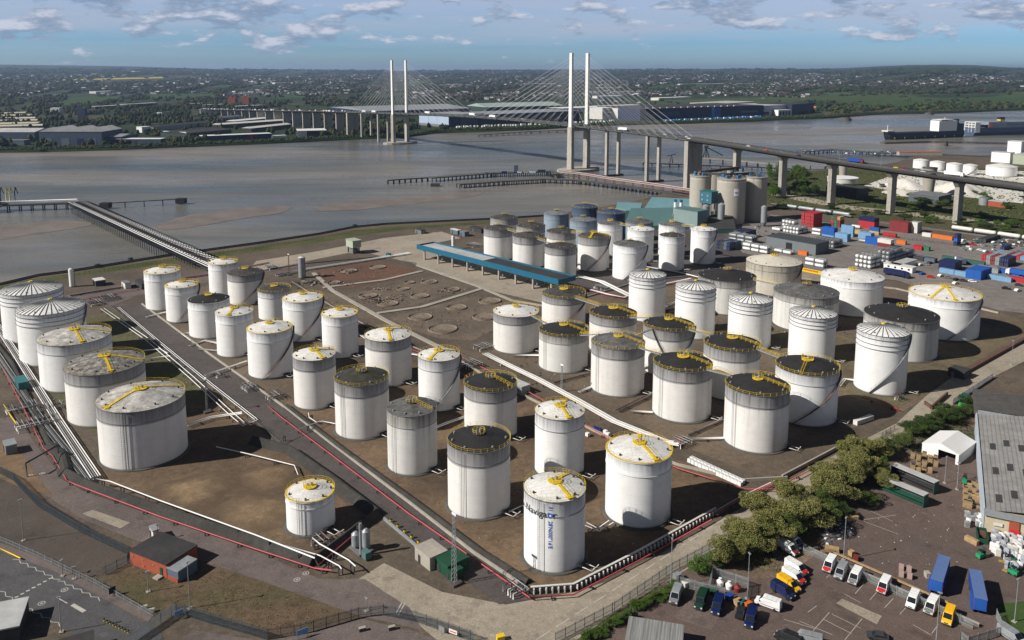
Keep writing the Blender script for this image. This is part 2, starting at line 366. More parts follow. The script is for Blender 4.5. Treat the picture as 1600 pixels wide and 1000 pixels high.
R_B = [(640, 965), (560, 905), (600, 880), (690, 925), (790, 945), (900, 925), (960, 905), (1110, 822), (1230, 752), (1330, 697), (1400, 662), (1448, 618), (1490, 588), (1620, 528), (1640, 545), (1530, 600), (1480, 640), (1432, 668), (1335, 728), (1240, 790), (1130, 856), (1060, 898), (960, 958), (880, 1015), (700, 1015)]
structure_sheet('bund_floor', [(140, 745), (180, 660), (250, 640), (330, 600), (380, 650), (450, 710), (545, 790), (490, 880), (400, 850), (250, 800)], .02, earth)
structure_sheet('bund_floor', [(440, 636), (470, 600), (620, 560), (720, 570), (860, 640), (960, 690), (1060, 720), (1160, 760), (1110, 812), (960, 898), (850, 930), (740, 866), (600, 760), (520, 696)], .02, earth)
structure_sheet('bund_floor', [(760, 545), (800, 520), (900, 470), (1010, 440), (1100, 410), (1400, 440), (1600, 500), (1600, 528), (1400, 650), (1250, 735), (1180, 742), (1050, 690), (900, 610)], .02, mat('bund_soil', (.145, .108, .075), .98, .3, .03, col2=(.085, .066, .048), bump=.08, scale2=.5))
structure_sheet('bund_floor', [(60, 600), (120, 500), (190, 485), (270, 560), (330, 620), (260, 640), (150, 680)], .02, mat('mossy_soil', (.085, .07, .042), .98, .4, .06, col2=(.10, .10, .04), scale2=.6))
structure_sheet('bund_floor', [(222, 478), (330, 445), (450, 440), (560, 470), (640, 520), (560, 560), (440, 630), (330, 556)], .02, mat('bund_soil', (.145, .108, .075), .98, .3, .03, col2=(.085, .066, .048), bump=.08, scale2=.5))
structure_sheet('bund_floor', [(735, 410), (760, 375), (900, 350), (1120, 360), (1180, 400), (1100, 430), (900, 465), (870, 445)], .02, asph)
structure_sheet('asphalt_road', R_A, .05, asph)
structure_sheet('service_road', R_C, .06, mauve)
structure_sheet('concrete_road', R_B, .04, beige)
structure_sheet('concrete_road', [(385, 428), (400, 408), (500, 392), (600, 372), (690, 362), (720, 372), (655, 385), (900, 452), (905, 470), (860, 476), (770, 455), (640, 410), (560, 392), (480, 408)], .05, beige)
structure_sheet('concrete_road', [(100, 462), (190, 445), (320, 425), (480, 400), (480, 415), (330, 440), (215, 462), (170, 480)], .045, mauve)
structure_sheet('red_earth_plot', [(487, 425), (582, 407), (652, 421), (625, 436), (540, 452), (505, 447)], .05, redearth)
structure_sheet('red_earth_plot', [(535, 462), (680, 432), (740, 448), (645, 478), (582, 487)], .05, mat('grey_earth', (.15, .115, .085), .98, .35, .05, col2=(.1, .078, .058), bump=.1, scale2=.5))
structure_sheet('red_earth_plot', [(605, 496), (745, 462), (800, 478), (800, 500), (740, 532), (690, 530), (640, 514)], .05, mat('grey_earth', (.1, .1, .1)))
structure_sheet('red_earth_plot', [(1150, 480), (1240, 500), (1420, 560), (1600, 490), (1600, 520), (1400, 640), (1250, 600)], .05, mat('olive_soil', (.15, .12, .065), .98, .35, .04, col2=(.10, .08, .05), bump=.1, scale2=.5))
structure_sheet('gravel_yard', [(-40, 738), (0, 740), (60, 775), (130, 820), (205, 862), (205, 880), (150, 902), (60, 870), (-40, 832)], .03, gravel)
structure_sheet('rough_ground', [(165, 905), (205, 875), (300, 872), (400, 905), (560, 962), (600, 958), (420, 1000), (275, 948), (240, 965)], .025, mat('weedy_earth', (.12, .078, .05), .98, .4, .05, col2=(.075, .066, .03), bump=.08, scale2=.5))
structure_sheet('verge', [(-10, 845), (60, 870), (240, 960), (232, 972), (150, 930), (-10, 856)], .035, mauve)
structure_sheet('public_road', [(-40, 858), (20, 868), (90, 895), (158, 935), (250, 985), (262, 1020), (150, 1020), (90, 975), (-40, 920)], .045, pubr)
structure_sheet('concrete_forecourt', [(262, 1020), (300, 985), (420, 1003), (560, 966), (640, 985), (740, 1020)], .045, mauve)
structure_sheet('dirt_patch', [(-30, 690), (20, 690), (70, 760), (85, 775), (40, 765), (-30, 735)], .06, mat('tan_dirt', (.19, .125, .075), .98, .3, .05))
structure_sheet('van_yard', [(900, 1020), (1010, 950), (1062, 908), (1110, 880), (1200, 870), (1300, 800), (1400, 720), (1530, 690), (1545, 830), (1640, 850), (1640, 1020)], .03, yardm)
structure_sheet('bare_bank', [(1110, 880), (1120, 850), (1240, 790), (1300, 800), (1270, 870), (1230, 900), (1180, 905)], .05, mat('leafy_dirt', (.20, .14, .095), .98, .4, .1, col2=(.1, .075, .05), scale2=1.2))
structure_sheet('grass_verge', [(1556, 945), (1640, 935), (1640, 1020), (1580, 1020)], .06, mat('lawn', (.05, .09, .02), 1, .3, .2, bump=.05))
structure_sheet('container_yard', [(1130, 350), (1230, 330), (1400, 350), (1600, 375), (1700, 385), (1700, 500), (1560, 485), (1400, 438), (1290, 425), (1160, 395)], .035, cyard)
marsh = mat('marsh_grass', (.05, .065, .022), 1., .4, .02, col2=(.085, .078, .038), bump=.2, scale2=.3, spec=.1)
structure_sheet('marsh', [(1190, 318), (1200, 272), (1330, 264), (1600, 262), (1800, 262), (1800, 392), (1600, 374), (1420, 350), (1300, 336)], .03, marsh)
structure_sheet('ballast', [(1180, 322), (1300, 338), (1420, 354), (1600, 378), (1600, 386), (1400, 362), (1280, 346), (1170, 330)], .06, mat('track_ballast', (.12, .095, .07), .98, .3, .2))
structure_sheet('dirt_track', [(1205, 300), (1260, 308), (1330, 322), (1440, 333), (1600, 352), (1600, 356), (1430, 338), (1320, 327), (1250, 314), (1205, 305)], .06, beige)
chalk = mat('white_chalk', (.62, .60, .55), .95, .08, .01, col2=(.5, .47, .41), bump=.3, scale2=.1)
structure_sheet('chalk_yard', [(1350, 290), (1400, 272), (1440, 264), (1620, 268), (1700, 300), (1700, 325), (1600, 318), (1500, 307), (1420, 303)], .07, chalk)
# tan mounds and the rings of demolished tanks
def ellipse_mound(c, r, h, m, name):
    V = []; n, k = 28, 8
    for i in range(k + 1):
        for j in range(n):
            a = 2 * math.pi * j / n; q = i / k; rr = r * (1 - q) * (1 + .12 * math.sin(3 * a + c[0]) + .07 * math.sin(7 * a)); z = h * (math.sin(q * math.pi / 2) ** 1.3)
            V.append((c[0] + rr * math.cos(a), c[1] + rr * math.sin(a), .0 + z))
    Fs = [(i * n + j, i * n + (j + 1) % n, (i + 1) * n + (j + 1) % n, (i + 1) * n + j) for i in range(k) for j in range(n)]
    return structure(MB().add(V, Fs, 0, True).build(name, m))
structure_sheet('concrete_patch', [(128, 803), (145, 797), (203, 817), (188, 826)], .07, beige)
for x, y, r in ((307, 766, 11), (402, 802, 12), (425, 745, 9)): ellipse_mound(P(x, y), r, .9, tan, 'sand_mound')
ellipse_mound((435, 800, 0), 26, 9, chalk, 'chalk_heap'); ellipse_mound((395, 830, 0), 22, 8, chalk, 'chalk_heap'); ellipse_mound((372, 785, 0), 18, 4, chalk, 'chalk_heap')
# markings
def marking(pts, w, z, m=K['white'], name='road_marking'):
    mb = MB()
    for a, c in zip(pts, pts[1:]):
        a, c = Vector(P(*a)[:2]), Vector(P(*c)[:2]); d = (c - a).normalized(); n = Vector((-d.y, d.x)) * w / 2
        mb.add([(*(a - n), z), (*(c - n), z), (*(c + n), z), (*(a + n), z)], [(0, 1, 2, 3)])
    return structure(mb.build(name, m))
worn = mat('worn_road_paint', (.50, .47, .42), .9, .25, .8)
d0, d1 = Vector(P(838, 1000)), Vector(P(1125, 815))
d1 = d0 + (d1 - d0) * 1.0; Ld = (d1 - d0).length; dr = (d1 - d0).normalized(); dn = Vector((-dr.y, dr.x, 0)); s_ = 0
mb = MB()
while s_ < Ld:
    a = d0 + dr * s_; c = a + dr * 4; mb.add([(*(a - dn * .12).xy, .07), (*(c - dn * .12).xy, .07), (*(c + dn * .12).xy, .07), (*(a + dn * .12).xy, .07)], [(0, 1, 2, 3)]); s_ += 6
structure(mb.build('road_marking', worn))
def zig(a, b, n, amp=.35):
    A, B = Vector(P(*a)), Vector(P(*b)); d = (B - A) / n; nn = Vector((-d.y, d.x, 0)).normalized() * amp; mb = MB(); pts = [A + d * i + nn * (1 if i % 2 else -1) for i in range(n + 1)]
    for p, q in zip(pts, pts[1:]):
        e = (q - p).normalized(); m_ = Vector((-e.y, e.x, 0)) * .09
        mb.add([(*(p - m_).xy, .075), (*(q - m_).xy, .075), (*(q + m_).xy, .075), (*(p + m_).xy, .075)], [(0, 1, 2, 3)])
    structure(mb.build('road_marking', worn))
zig((22, 873), (92, 907), 11); zig((92, 907), (158, 938), 10); zig((-10, 915), (28, 943), 7); zig((28, 943), (96, 978), 10)
mb = MB()
for i in range(7):   # crossing squares
    q = i / 6; x = 26 + (79 - 26) * q; y = 933 + (904 - 933) * q; c = P(x, y); mb.box((c[0], c[1], .07), (.75, .5, .012), .55)
structure(mb.build('crossing_marking', worn))
def speed_ring(x, y):
    c = P(x, y); mb = MB().ring((c[0], c[1], .066), .62, .78, .01, 24).ring((c[0], c[1], .066), .12, .3, .01, 12); structure(mb.build('road_marking', worn))
for x, y in ((101, 922), (65, 943), (478, 896), (464, 906), (1080, 842), (47, 743), (66, 740)): speed_ring(x, y)
marking([(89, 934), (105, 943)], .25, .07, worn); marking([(113, 945), (132, 956)], .9, .07, worn)
for i in range(2): marking([(617 + i * 5, 962 - i * 0), (628 + i * 5, 942)], .25, .07, worn)
# bays and lines in the van yard
for a, b in [((1291, 903), (1297, 898)), ((1336, 928), (1350, 912)), ((1359, 938), (1370, 925)), ((1382, 950), (1396, 935)), ((1406, 960), (1415, 950)), ((1456, 990), (1466, 976)), ((1319, 928), (1346, 943)), ((1426, 976), (1456, 993)),
             ((1265, 992), (1296, 957)), ((1320, 1000), (1347, 967)), ((1287, 968), (1330, 990)), ((1300, 960), (1345, 982)), ((1250, 971), (1300, 992)), ((1262, 957), (1276, 947)), ((1350, 815), (1404, 835)), ((1345, 813), (1400, 805)), ((1332, 785), (1395, 815)), ((1225, 968), (1275, 983))]:
    marking([a, b], .12, .055, worn)
structure_sheet('concrete_patch', [(1306, 943), (1316, 936), (1378, 963), (1370, 976)], .06, beige)
structure_sheet('concrete_patch', [(1050, 965), (1075, 940), (1130, 955), (1112, 985)], .04, mat('patched_asphalt', (.15, .115, .10), .92, .2, .1))
# ================================================================ STORAGE TANKS
def shell_mat(name, low, band, frac, dirt, seams=True, ribs=0.):
    m = bpy.data.materials.new(name); m.use_nodes = True; N = m.node_tree.nodes; L = m.node_tree.links; b = N['Principled BSDF']
    t = nd(N, 'ShaderNodeTexCoord'); oi = nd(N, 'ShaderNodeObjectInfo'); sg = nd(N, 'ShaderNodeSeparateXYZ'); L.new(t.outputs['Generated'], sg.inputs[0])
    gz = sg.outputs[2]
    ofs = nd(N, 'ShaderNodeVectorMath', operation='ADD'); L.new(t.outputs['Object'], ofs.inputs[0])
    cx = nd(N, 'ShaderNodeCombineXYZ'); r100 = M(N, L, 'MULTIPLY', oi.outputs['Random'], 200.); L.new(r100, cx.inputs[0]); L.new(r100, cx.inputs[1]); L.new(cx.outputs[0], ofs.inputs[1])
    mp = nd(N, 'ShaderNodeMapping'); mp.inputs['Scale'].default_value = (1, 1, .045); L.new(ofs.outputs[0], mp.inputs[0])
    st = noise(N, L, mp.outputs[0], 1.1, 5, .65); st2 = noise(N, L, mp.outputs[0], .25, 3, .5); sp = noise(N, L, ofs.outputs[0], .35, 6, .65)
    # weathered upper course
    bm = ramp(N, L, gz, [(frac - .012, (0, 0, 0)), (frac, (1, 1, 1))])
    bandc = mixc(N, L, ramp(N, L, st, [(.35, (0, 0, 0)), (.68, (1, 1, 1))]), band, tuple(c * .55 for c in band))
    lowc = mixc(N, L, ramp(N, L, sp, [(.35, (0, 0, 0)), (.75, (.55, .55, .55))]), low, tuple(c * .80 for c in low))
    bandc = mixc(N, L, ramp(N, L, gz, [(frac, (.65,) * 3), (.97, (0, 0, 0))]), bandc, tuple(c * 1.5 for c in band))
    c = mixc(N, L, bm, lowc, bandc)
    # streaks running down, stronger near the top
    up = ramp(N, L, gz, [(.3, (.06,) * 3), (.70, (.3,) * 3), (.95, (1, 1, 1))])
    sk = M(N, L, 'MULTIPLY', M(N, L, 'MULTIPLY', ramp(N, L, st, [(.50, (0, 0, 0)), (.72, (1, 1, 1))]), up), dirt)
    sk = M(N, L, 'ADD', sk, M(N, L, 'MULTIPLY', ramp(N, L, st2, [(.45, (0, 0, 0)), (.65, (1, 1, 1))]), dirt * .22), True)
    sk = M(N, L, 'MULTIPLY', sk, M(N, L, 'ADD', M(N, L, 'MULTIPLY', oi.outputs['Random'], 1.5), .35), True)
    c = mixc(N, L, sk, c, (.10, .092, .085))
    rs = M(N, L, 'MULTIPLY', ramp(N, L, noise(N, L, mp.outputs[0], 2.6, 4, .6), [(.62, (0, 0, 0)), (.72, (1, 1, 1))]), M(N, L, 'MULTIPLY', up, dirt * .8), True)
    c = mixc(N, L, rs, c, (.22, .12, .06))
    # dirt line round the foot
    ft = ramp(N, L, gz, [(.006, (1, 1, 1)), (.02, (0, 0, 0))]); c = mixc(N, L, M(N, L, 'MULTIPLY', ft, .45), c, (.12, .09, .06))
    if seams:
        so_ = nd(N, 'ShaderNodeSeparateXYZ'); L.new(t.outputs['Object'], so_.inputs[0])
        fr = M(N, L, 'FRACT', M(N, L, 'DIVIDE', so_.outputs[2], 2.25)); lt = M(N, L, 'LESS_THAN', fr, .035)
        c = mixc(N, L, M(N, L, 'MULTIPLY', lt, .16), c, (.2, .19, .18))
    L.new(c, b.inputs['Base Color']); b.inputs['Roughness'].default_value = .55; b.inputs['Specular IOR Level'].default_value = .25
    return m
def roof_mat(name, a, b_, scale, lo=.35, hi=.65, patch=0.):
    m = bpy.data.materials.new(name); m.use_nodes = True; N = m.node_tree.nodes; L = m.node_tree.links; b = N['Principled BSDF']
    t = nd(N, 'ShaderNodeTexCoord'); oi = nd(N, 'ShaderNodeObjectInfo'); ofs = nd(N, 'ShaderNodeVectorMath', operation='ADD'); L.new(t.outputs['Object'], ofs.inputs[0])
    cx = nd(N, 'ShaderNodeCombineXYZ'); r100 = M(N, L, 'MULTIPLY', oi.outputs['Random'], 200.); L.new(r100, cx.inputs[0]); L.new(cx.outputs[0], ofs.inputs[1])
    n1 = noise(N, L, ofs.outputs[0], scale, 7, .7); n2 = noise(N, L, ofs.outputs[0], scale * 6, 4, .7)
    c = mixc(N, L, ramp(N, L, n1, [(lo, (0, 0, 0)), (hi, (1, 1, 1))]), a, b_)
    # plates of the cone: a brick pattern seen in plan
    br = nd(N, 'ShaderNodeTexBrick'); br.inputs['Scale'].default_value = .22; br.inputs['Color1'].default_value = (1, 1, 1, 1); br.inputs['Color2'].default_value = (1 - patch,) * 3 + (1,)
    br.inputs['Mortar'].default_value = (.6, .6, .6, 1); br.inputs['Mortar Size'].default_value = .006; L.new(ofs.outputs[0], br.inputs['Vector'])
    c = mixc(N, L, 1.0, c, br.outputs[0], 'MULTIPLY')
    c = mixc(N, L, 1.0, c, ramp(N, L, n2, [(.3, (.8,) * 3), (.7, (1.1,) * 3)]), 'MULTIPLY')
    L.new(c, b.inputs['Base Color']); b.inputs['Roughness'].default_value = .7; b.inputs['Specular IOR Level'].default_value = .2
    return m
WH = (.77, .765, .75)
SH = dict(white=shell_mat('white_shell', WH, (.50, .50, .505), .79, .20), dirty=shell_mat('stained_white_shell', (.72, .70, .67), (.27, .265, .265), .76, .42),
          clean=shell_mat('clean_white_shell', WH, (.66, .665, .67), .82, .16), rib=shell_mat('girdered_white_shell', (.75, .745, .73), (.58, .58, .575), .84, .16),
          streak=shell_mat('streaked_shell', (.66, .65, .62), (.32, .31, .29), .80, .8), cream=shell_mat('cream_shell', (.56, .52, .44), (.42, .385, .32), .5, .45),
          blue=shell_mat('blue_shell', (.075, .105, .155), (.055, .08, .125), .8, .3), bluegrey=shell_mat('blue_grey_shell', (.26, .32, .38), (.20, .25, .31), .8, .3),
          silo=shell_mat('concrete_shell', (.40, .37, .31), (.43, .40, .34), .95, .35, False))
RF = dict(white=roof_mat('white_roof', (.76, .75, .72), (.58, .56, .52), .25, patch=.1), dirtywhite=roof_mat('weathered_white_roof', (.62, .60, .56), (.30, .28, .255), .35, .38, .62, .3),
          moss=roof_mat('mossy_roof', (.42, .40, .36), (.10, .09, .08), .6, .35, .6, .25), black=roof_mat('black_roof', (.022, .02, .02), (.035, .033, .032), .3), grey=roof_mat('grey_roof', (.17, .165, .16), (.08, .078, .075), .3, patch=.25),
          darkgreen=roof_mat('dark_mossy_roof', (.035, .035, .025), (.07, .065, .05), .4, patch=.2), rib=roof_mat('ribbed_white_roof', (.80, .79, .77), (.6, .59, .56), .4),
          cream=roof_mat('cream_roof', (.62, .57, .48), (.5, .46, .38), .25), dark=roof_mat('stained_dark_roof', (.10, .092, .08), (.045, .04, .038), .4, patch=.3),
          blue=roof_mat('blue_roof', (.05, .08, .14), (.03, .05, .1), .4), bluegrey=roof_mat('blue_grey_roof', (.20, .22, .23), (.12, .13, .14), .4))
def railing(mb, pts, h=1.05, step=1, r=.035, mi=0, closed=False):
    up = [(p[0], p[1], p[2] + h) for p in pts]; mid = [(p[0], p[1], p[2] + h * .5) for p in pts]
    mb.tube(up, r, 3, mi, closed); mb.tube(mid, r * .8, 3, mi, closed)
    for p in pts[::step]: mb.tube([p, (p[0], p[1], p[2] + h)], r, 3, mi)
def tank(x, y, R, H, roof, shell, label, style='', group=None):
    """style letters: w two yellow roof walkways, p yellow platform, r rail ring, g big girders, s spiral stair, l ladder, k yellow rim stripe, d dark-legged walkways"""
    t = thing('storage_tank', label, 'storage tank', (x, y, 0), 0, group)
    n = 72 if y < 420 else 40
    MB().cyl((0, 0, .02), R + .9, .32, n, R + .8, sm=False).build('base_ring', K['dconc'], t)
    MB().cyl((0, 0, .34), R, H - .34, n, cap=False).build('shell', SH[shell], t)
    rise = R * (.20 if roof != 'rib' else .23); k = 7; V = []; ns = 36 if y < 420 else 24
    rm = MB(); V = [((R + .02) * (1 - i / k) * math.cos(2 * math.pi * j / ns), (R + .02) * (1 - i / k) * math.sin(2 * math.pi * j / ns), H + .06 + rise * (1 - (1 - i / k) ** 1.35)) for i in range(k) for j in range(ns)] + [(0, 0, H + .06 + rise)]
    Fs = [(i * ns + j, i * ns + (j + 1) % ns, (i + 1) * ns + (j + 1) % ns, (i + 1) * ns + j) for i in range(k - 1) for j in range(ns)] + [((k - 1) * ns + j, (k - 1) * ns + (j + 1) % ns, k * ns) for j in range(ns)]
    rm.add(V, Fs, 0, False); ro = rm.build('roof', RF[roof], t)
    zr = lambda q: H + .06 + rise * (1 - q ** 1.35)        # height of the cone at radius fraction q
    # rim angle and girders
    gm = MB().ring((0, 0, H - .12), R, R + .16, .18, n)
    if roof == 'rib':
        for q in (.93, .84, .76): gm.ring((0, 0, H * q), R, R + .28, .14, n)
    elif 'g' in style: gm.ring((0, 0, H * .80), R, R + .14, .14, n)
    else: gm.ring((0, 0, H * .79), R, R + .13, .13, n)
    gm.build('wind_girder', K['grey'] if shell != 'clean' else K['offwhite'], t)
    if roof == 'rib':
        rb = MB(); nr = 28 if R < 10 else 36
        for j in range(nr):
            a = 2 * math.pi * j / nr
            rb.tube([((R + .1) * q * math.cos(a), (R + .1) * q * math.sin(a), zr(q) + .12) for q in (.06, .4, .7, 1.0)], .13, 4)
        rb.build('roof_ribs', K['grey'], t)
        MB().cyl((0, 0, H + rise - .1), .8, .7, 12).build('crown_cap', K['yellow'], t)
    a1, a2 = WA.get((x, y), (math.radians(-75), math.radians(35)))
    if 'w' in style:
        ym = K['yellow']
        for a in (a1, a2):
            wm_ = MB()
            q = [(.10 + .88 * i / 6) for i in range(7)]; ca, sa = math.cos(a), math.sin(a); nx, ny = -sa * .42, ca * .42
            pts = [(R * e * ca, R * e * sa, zr(e) + .2) for e in q]
            for p, e in zip(pts, pts[1:]):
                wm_.add([(p[0] - nx, p[1] - ny, p[2]), (e[0] - nx, e[1] - ny, e[2]), (e[0] + nx, e[1] + ny, e[2]), (p[0] + nx, p[1] + ny, p[2]),
                         (p[0] - nx, p[1] - ny, p[2] - .12), (e[0] - nx, e[1] - ny, e[2] - .12), (e[0] + nx, e[1] + ny, e[2] - .12), (p[0] + nx, p[1] + ny, p[2] - .12)], [(0, 1, 2, 3), (0, 4, 5, 1), (3, 2, 6, 7), (0, 3, 7, 4), (1, 5, 6, 2)])
            wk = wm_.build('roof_walkway', ym, t)
            rl = MB()
            for s in (-.42, .42): railing(rl, [(R * e * ca - sa * s, R * e * sa + ca * s, zr(e) + .2) for e in (.12, .34, .56, .78, .98)], r=.03)
            rl.build('handrail', ym, wk)
        ca, sa = math.cos(a1), math.sin(a1); MB().box((R * .9 * ca, R * .9 * sa, zr(.9) + .26), (1.1, 2., .1), a1).build('landing', ym, t)
    if 'p' in style or 'w' in style or 'q' in style:
        pr = 1.7 if R < 10 else 2.0; pm = K['yellow'] if 'q' not in style else K['dark']
        cp = MB().cyl((0, 0, H + rise + .02), pr, .16, 18, sm=False).build('centre_platform', pm, t)
        pl = MB(); railing(pl, [(pr * math.cos(2 * math.pi * j / 10), pr * math.sin(2 * math.pi * j / 10), H + rise + .18) for j in range(10)], r=.045, closed=True); pl.build('handrail', K['yellow'], cp)
        vm = MB().cyl((.4, .3, H + rise), .35, 1.0, 10).cyl((-.6, .2, H + rise), .22, .8, 8); vm.build('vent', K['galv'], t)
    if 'd' in style:    # plain handrailed track on a dark roof
        dm = MB()
        for a in (a1,):
            ca, sa = math.cos(a), math.sin(a)
            for s in (-.4, .4): railing(dm, [(R * e * ca - sa * s, R * e * sa + ca * s, zr(e) + .1) for e in (.15, .32, .49, .66, .83, 1.0)], r=.045)
        dm.build('handrail', K['yellow'], t)
    if 'k' in style:
        MB().ring((0, 0, H + .1), R * .945, R + .06, .06, n).build('rim_walkway', K['yellow'], t)
    if 'r' in style or 'k' in style or 'w' in style:
        m_ = 30 if y < 420 else 18; rr = MB(); railing(rr, [((R + .12) * math.cos(2 * math.pi * j / m_), (R + .12) * math.sin(2 * math.pi * j / m_), H + .05) for j in range(m_)], r=.04 if 'r' in style else .03, closed=True)
        rr.build('rim_railing', K['yellow'], t)
    # hatches and vents round the roof edge
    vmesh = None
    for j in range(5 + int(R / 3) if y < 600 else 0):
        a = 2 * math.pi * (j + .3 * math.sin(x * 7 + j)) / (5 + int(R / 3)); e = .86; lc = (R * e * math.cos(a), R * e * math.sin(a), zr(e))
        if vmesh is None: vmesh = MB().cyl((0, 0, 0), .28, .5, 7).build('roof_vent', K['dark'] if roof in ('white', 'dirtywhite', 'moss') else K['galv'], t, lc)
        else: v_ = vmesh.copy(); C.objects.link(v_); v_.parent = t; v_.location = lc
    la = math.atan2(-y, -x) - math.radians(38 + 12 * math.sin(x))       # ladder near the lit left flank
    if 'l' in style:
        lm = MB(); ca, sa = math.cos(la), math.sin(la)
        for s in (-.3, .3): lm.tube([((R + .25) * ca - sa * s, (R + .25) * sa + ca * s, .3), ((R + .25) * ca - sa * s, (R + .25) * sa + ca * s, H + .9)], .04, 4)
        for i in range(int(H / .6)): z = .6 + i * .6; lm.tube([((R + .25) * ca - sa * .3, (R + .25) * sa + ca * .3, z), ((R + .25) * ca + sa * .3, (R + .25) * sa - ca * .3, z)], .025, 3)
        lm.build('ladder', K['grey'], t)
        pm = MB(); a = la + 1.1 / R; pm.tube([((R + .25) * math.cos(a), (R + .25) * math.sin(a), .3), ((R + .25) * math.cos(a), (R + .25) * math.sin(a), H * .98)], .07, 5); pm.build('riser_pipe', K['galv'], t)
    if 's' in style:
        a0 = math.atan2(-y, -x) - math.radians(22 if R < 12 else -8); sw = 1.95 if R < 12 else 1.3; ns_ = 30; sm_ = MB(); pin, po = [], []
        for i in range(ns_ + 1):
            a = a0 + sw * i / ns_; z = .4 + (H - .5) * i / ns_
            pin.append(((R + .12) * math.cos(a), (R + .12) * math.sin(a), z)); po.append(((R + .85) * math.cos(a), (R + .85) * math.sin(a), z))
        vs = []
        for a, b in zip(pin, po): vs += [a, b, (a[0], a[1], a[2] - .22), (b[0], b[1], b[2] - .22)]
        sm_.add(vs, [f for i in range(ns_) for f in ((i * 4, i * 4 + 1, i * 4 + 5, i * 4 + 4), (i * 4 + 1, i * 4 + 3, i * 4 + 7, i * 4 + 5), (i * 4 + 2, i * 4 + 6, i * 4 + 7, i * 4 + 3))])
        so_ = sm_.build('spiral_stair', K['grey'] if int(x) % 2 else K['rust'], t)
        rl = MB(); railing(rl, po, step=2, r=.035); rl.build('handrail', K['grey'], so_)
    # outlet pipes and valves at the foot
    if R < 11:
        a = math.radians(-38)
        for s in (-.9, .9):
            bx, by = R * math.cos(a) - math.sin(a) * s, R * math.sin(a) + math.cos(a) * s
            MB().tube([(bx - .3, by, 1.0), (bx + 1.6, by - 1.2, 1.0), (bx + 3.2, by - 2.4, .9), (bx + 4.0, by - 1.2, .9)], .13, 6).build('outlet_pipe', K['offwhite'], t)
        MB().box((R * math.cos(a) + .8, R * math.sin(a) - .6, 1.3), (.5, 2.6, .6), a).build('valves', K['black'], t)
    return t
WA = {}
R_ = math.radians
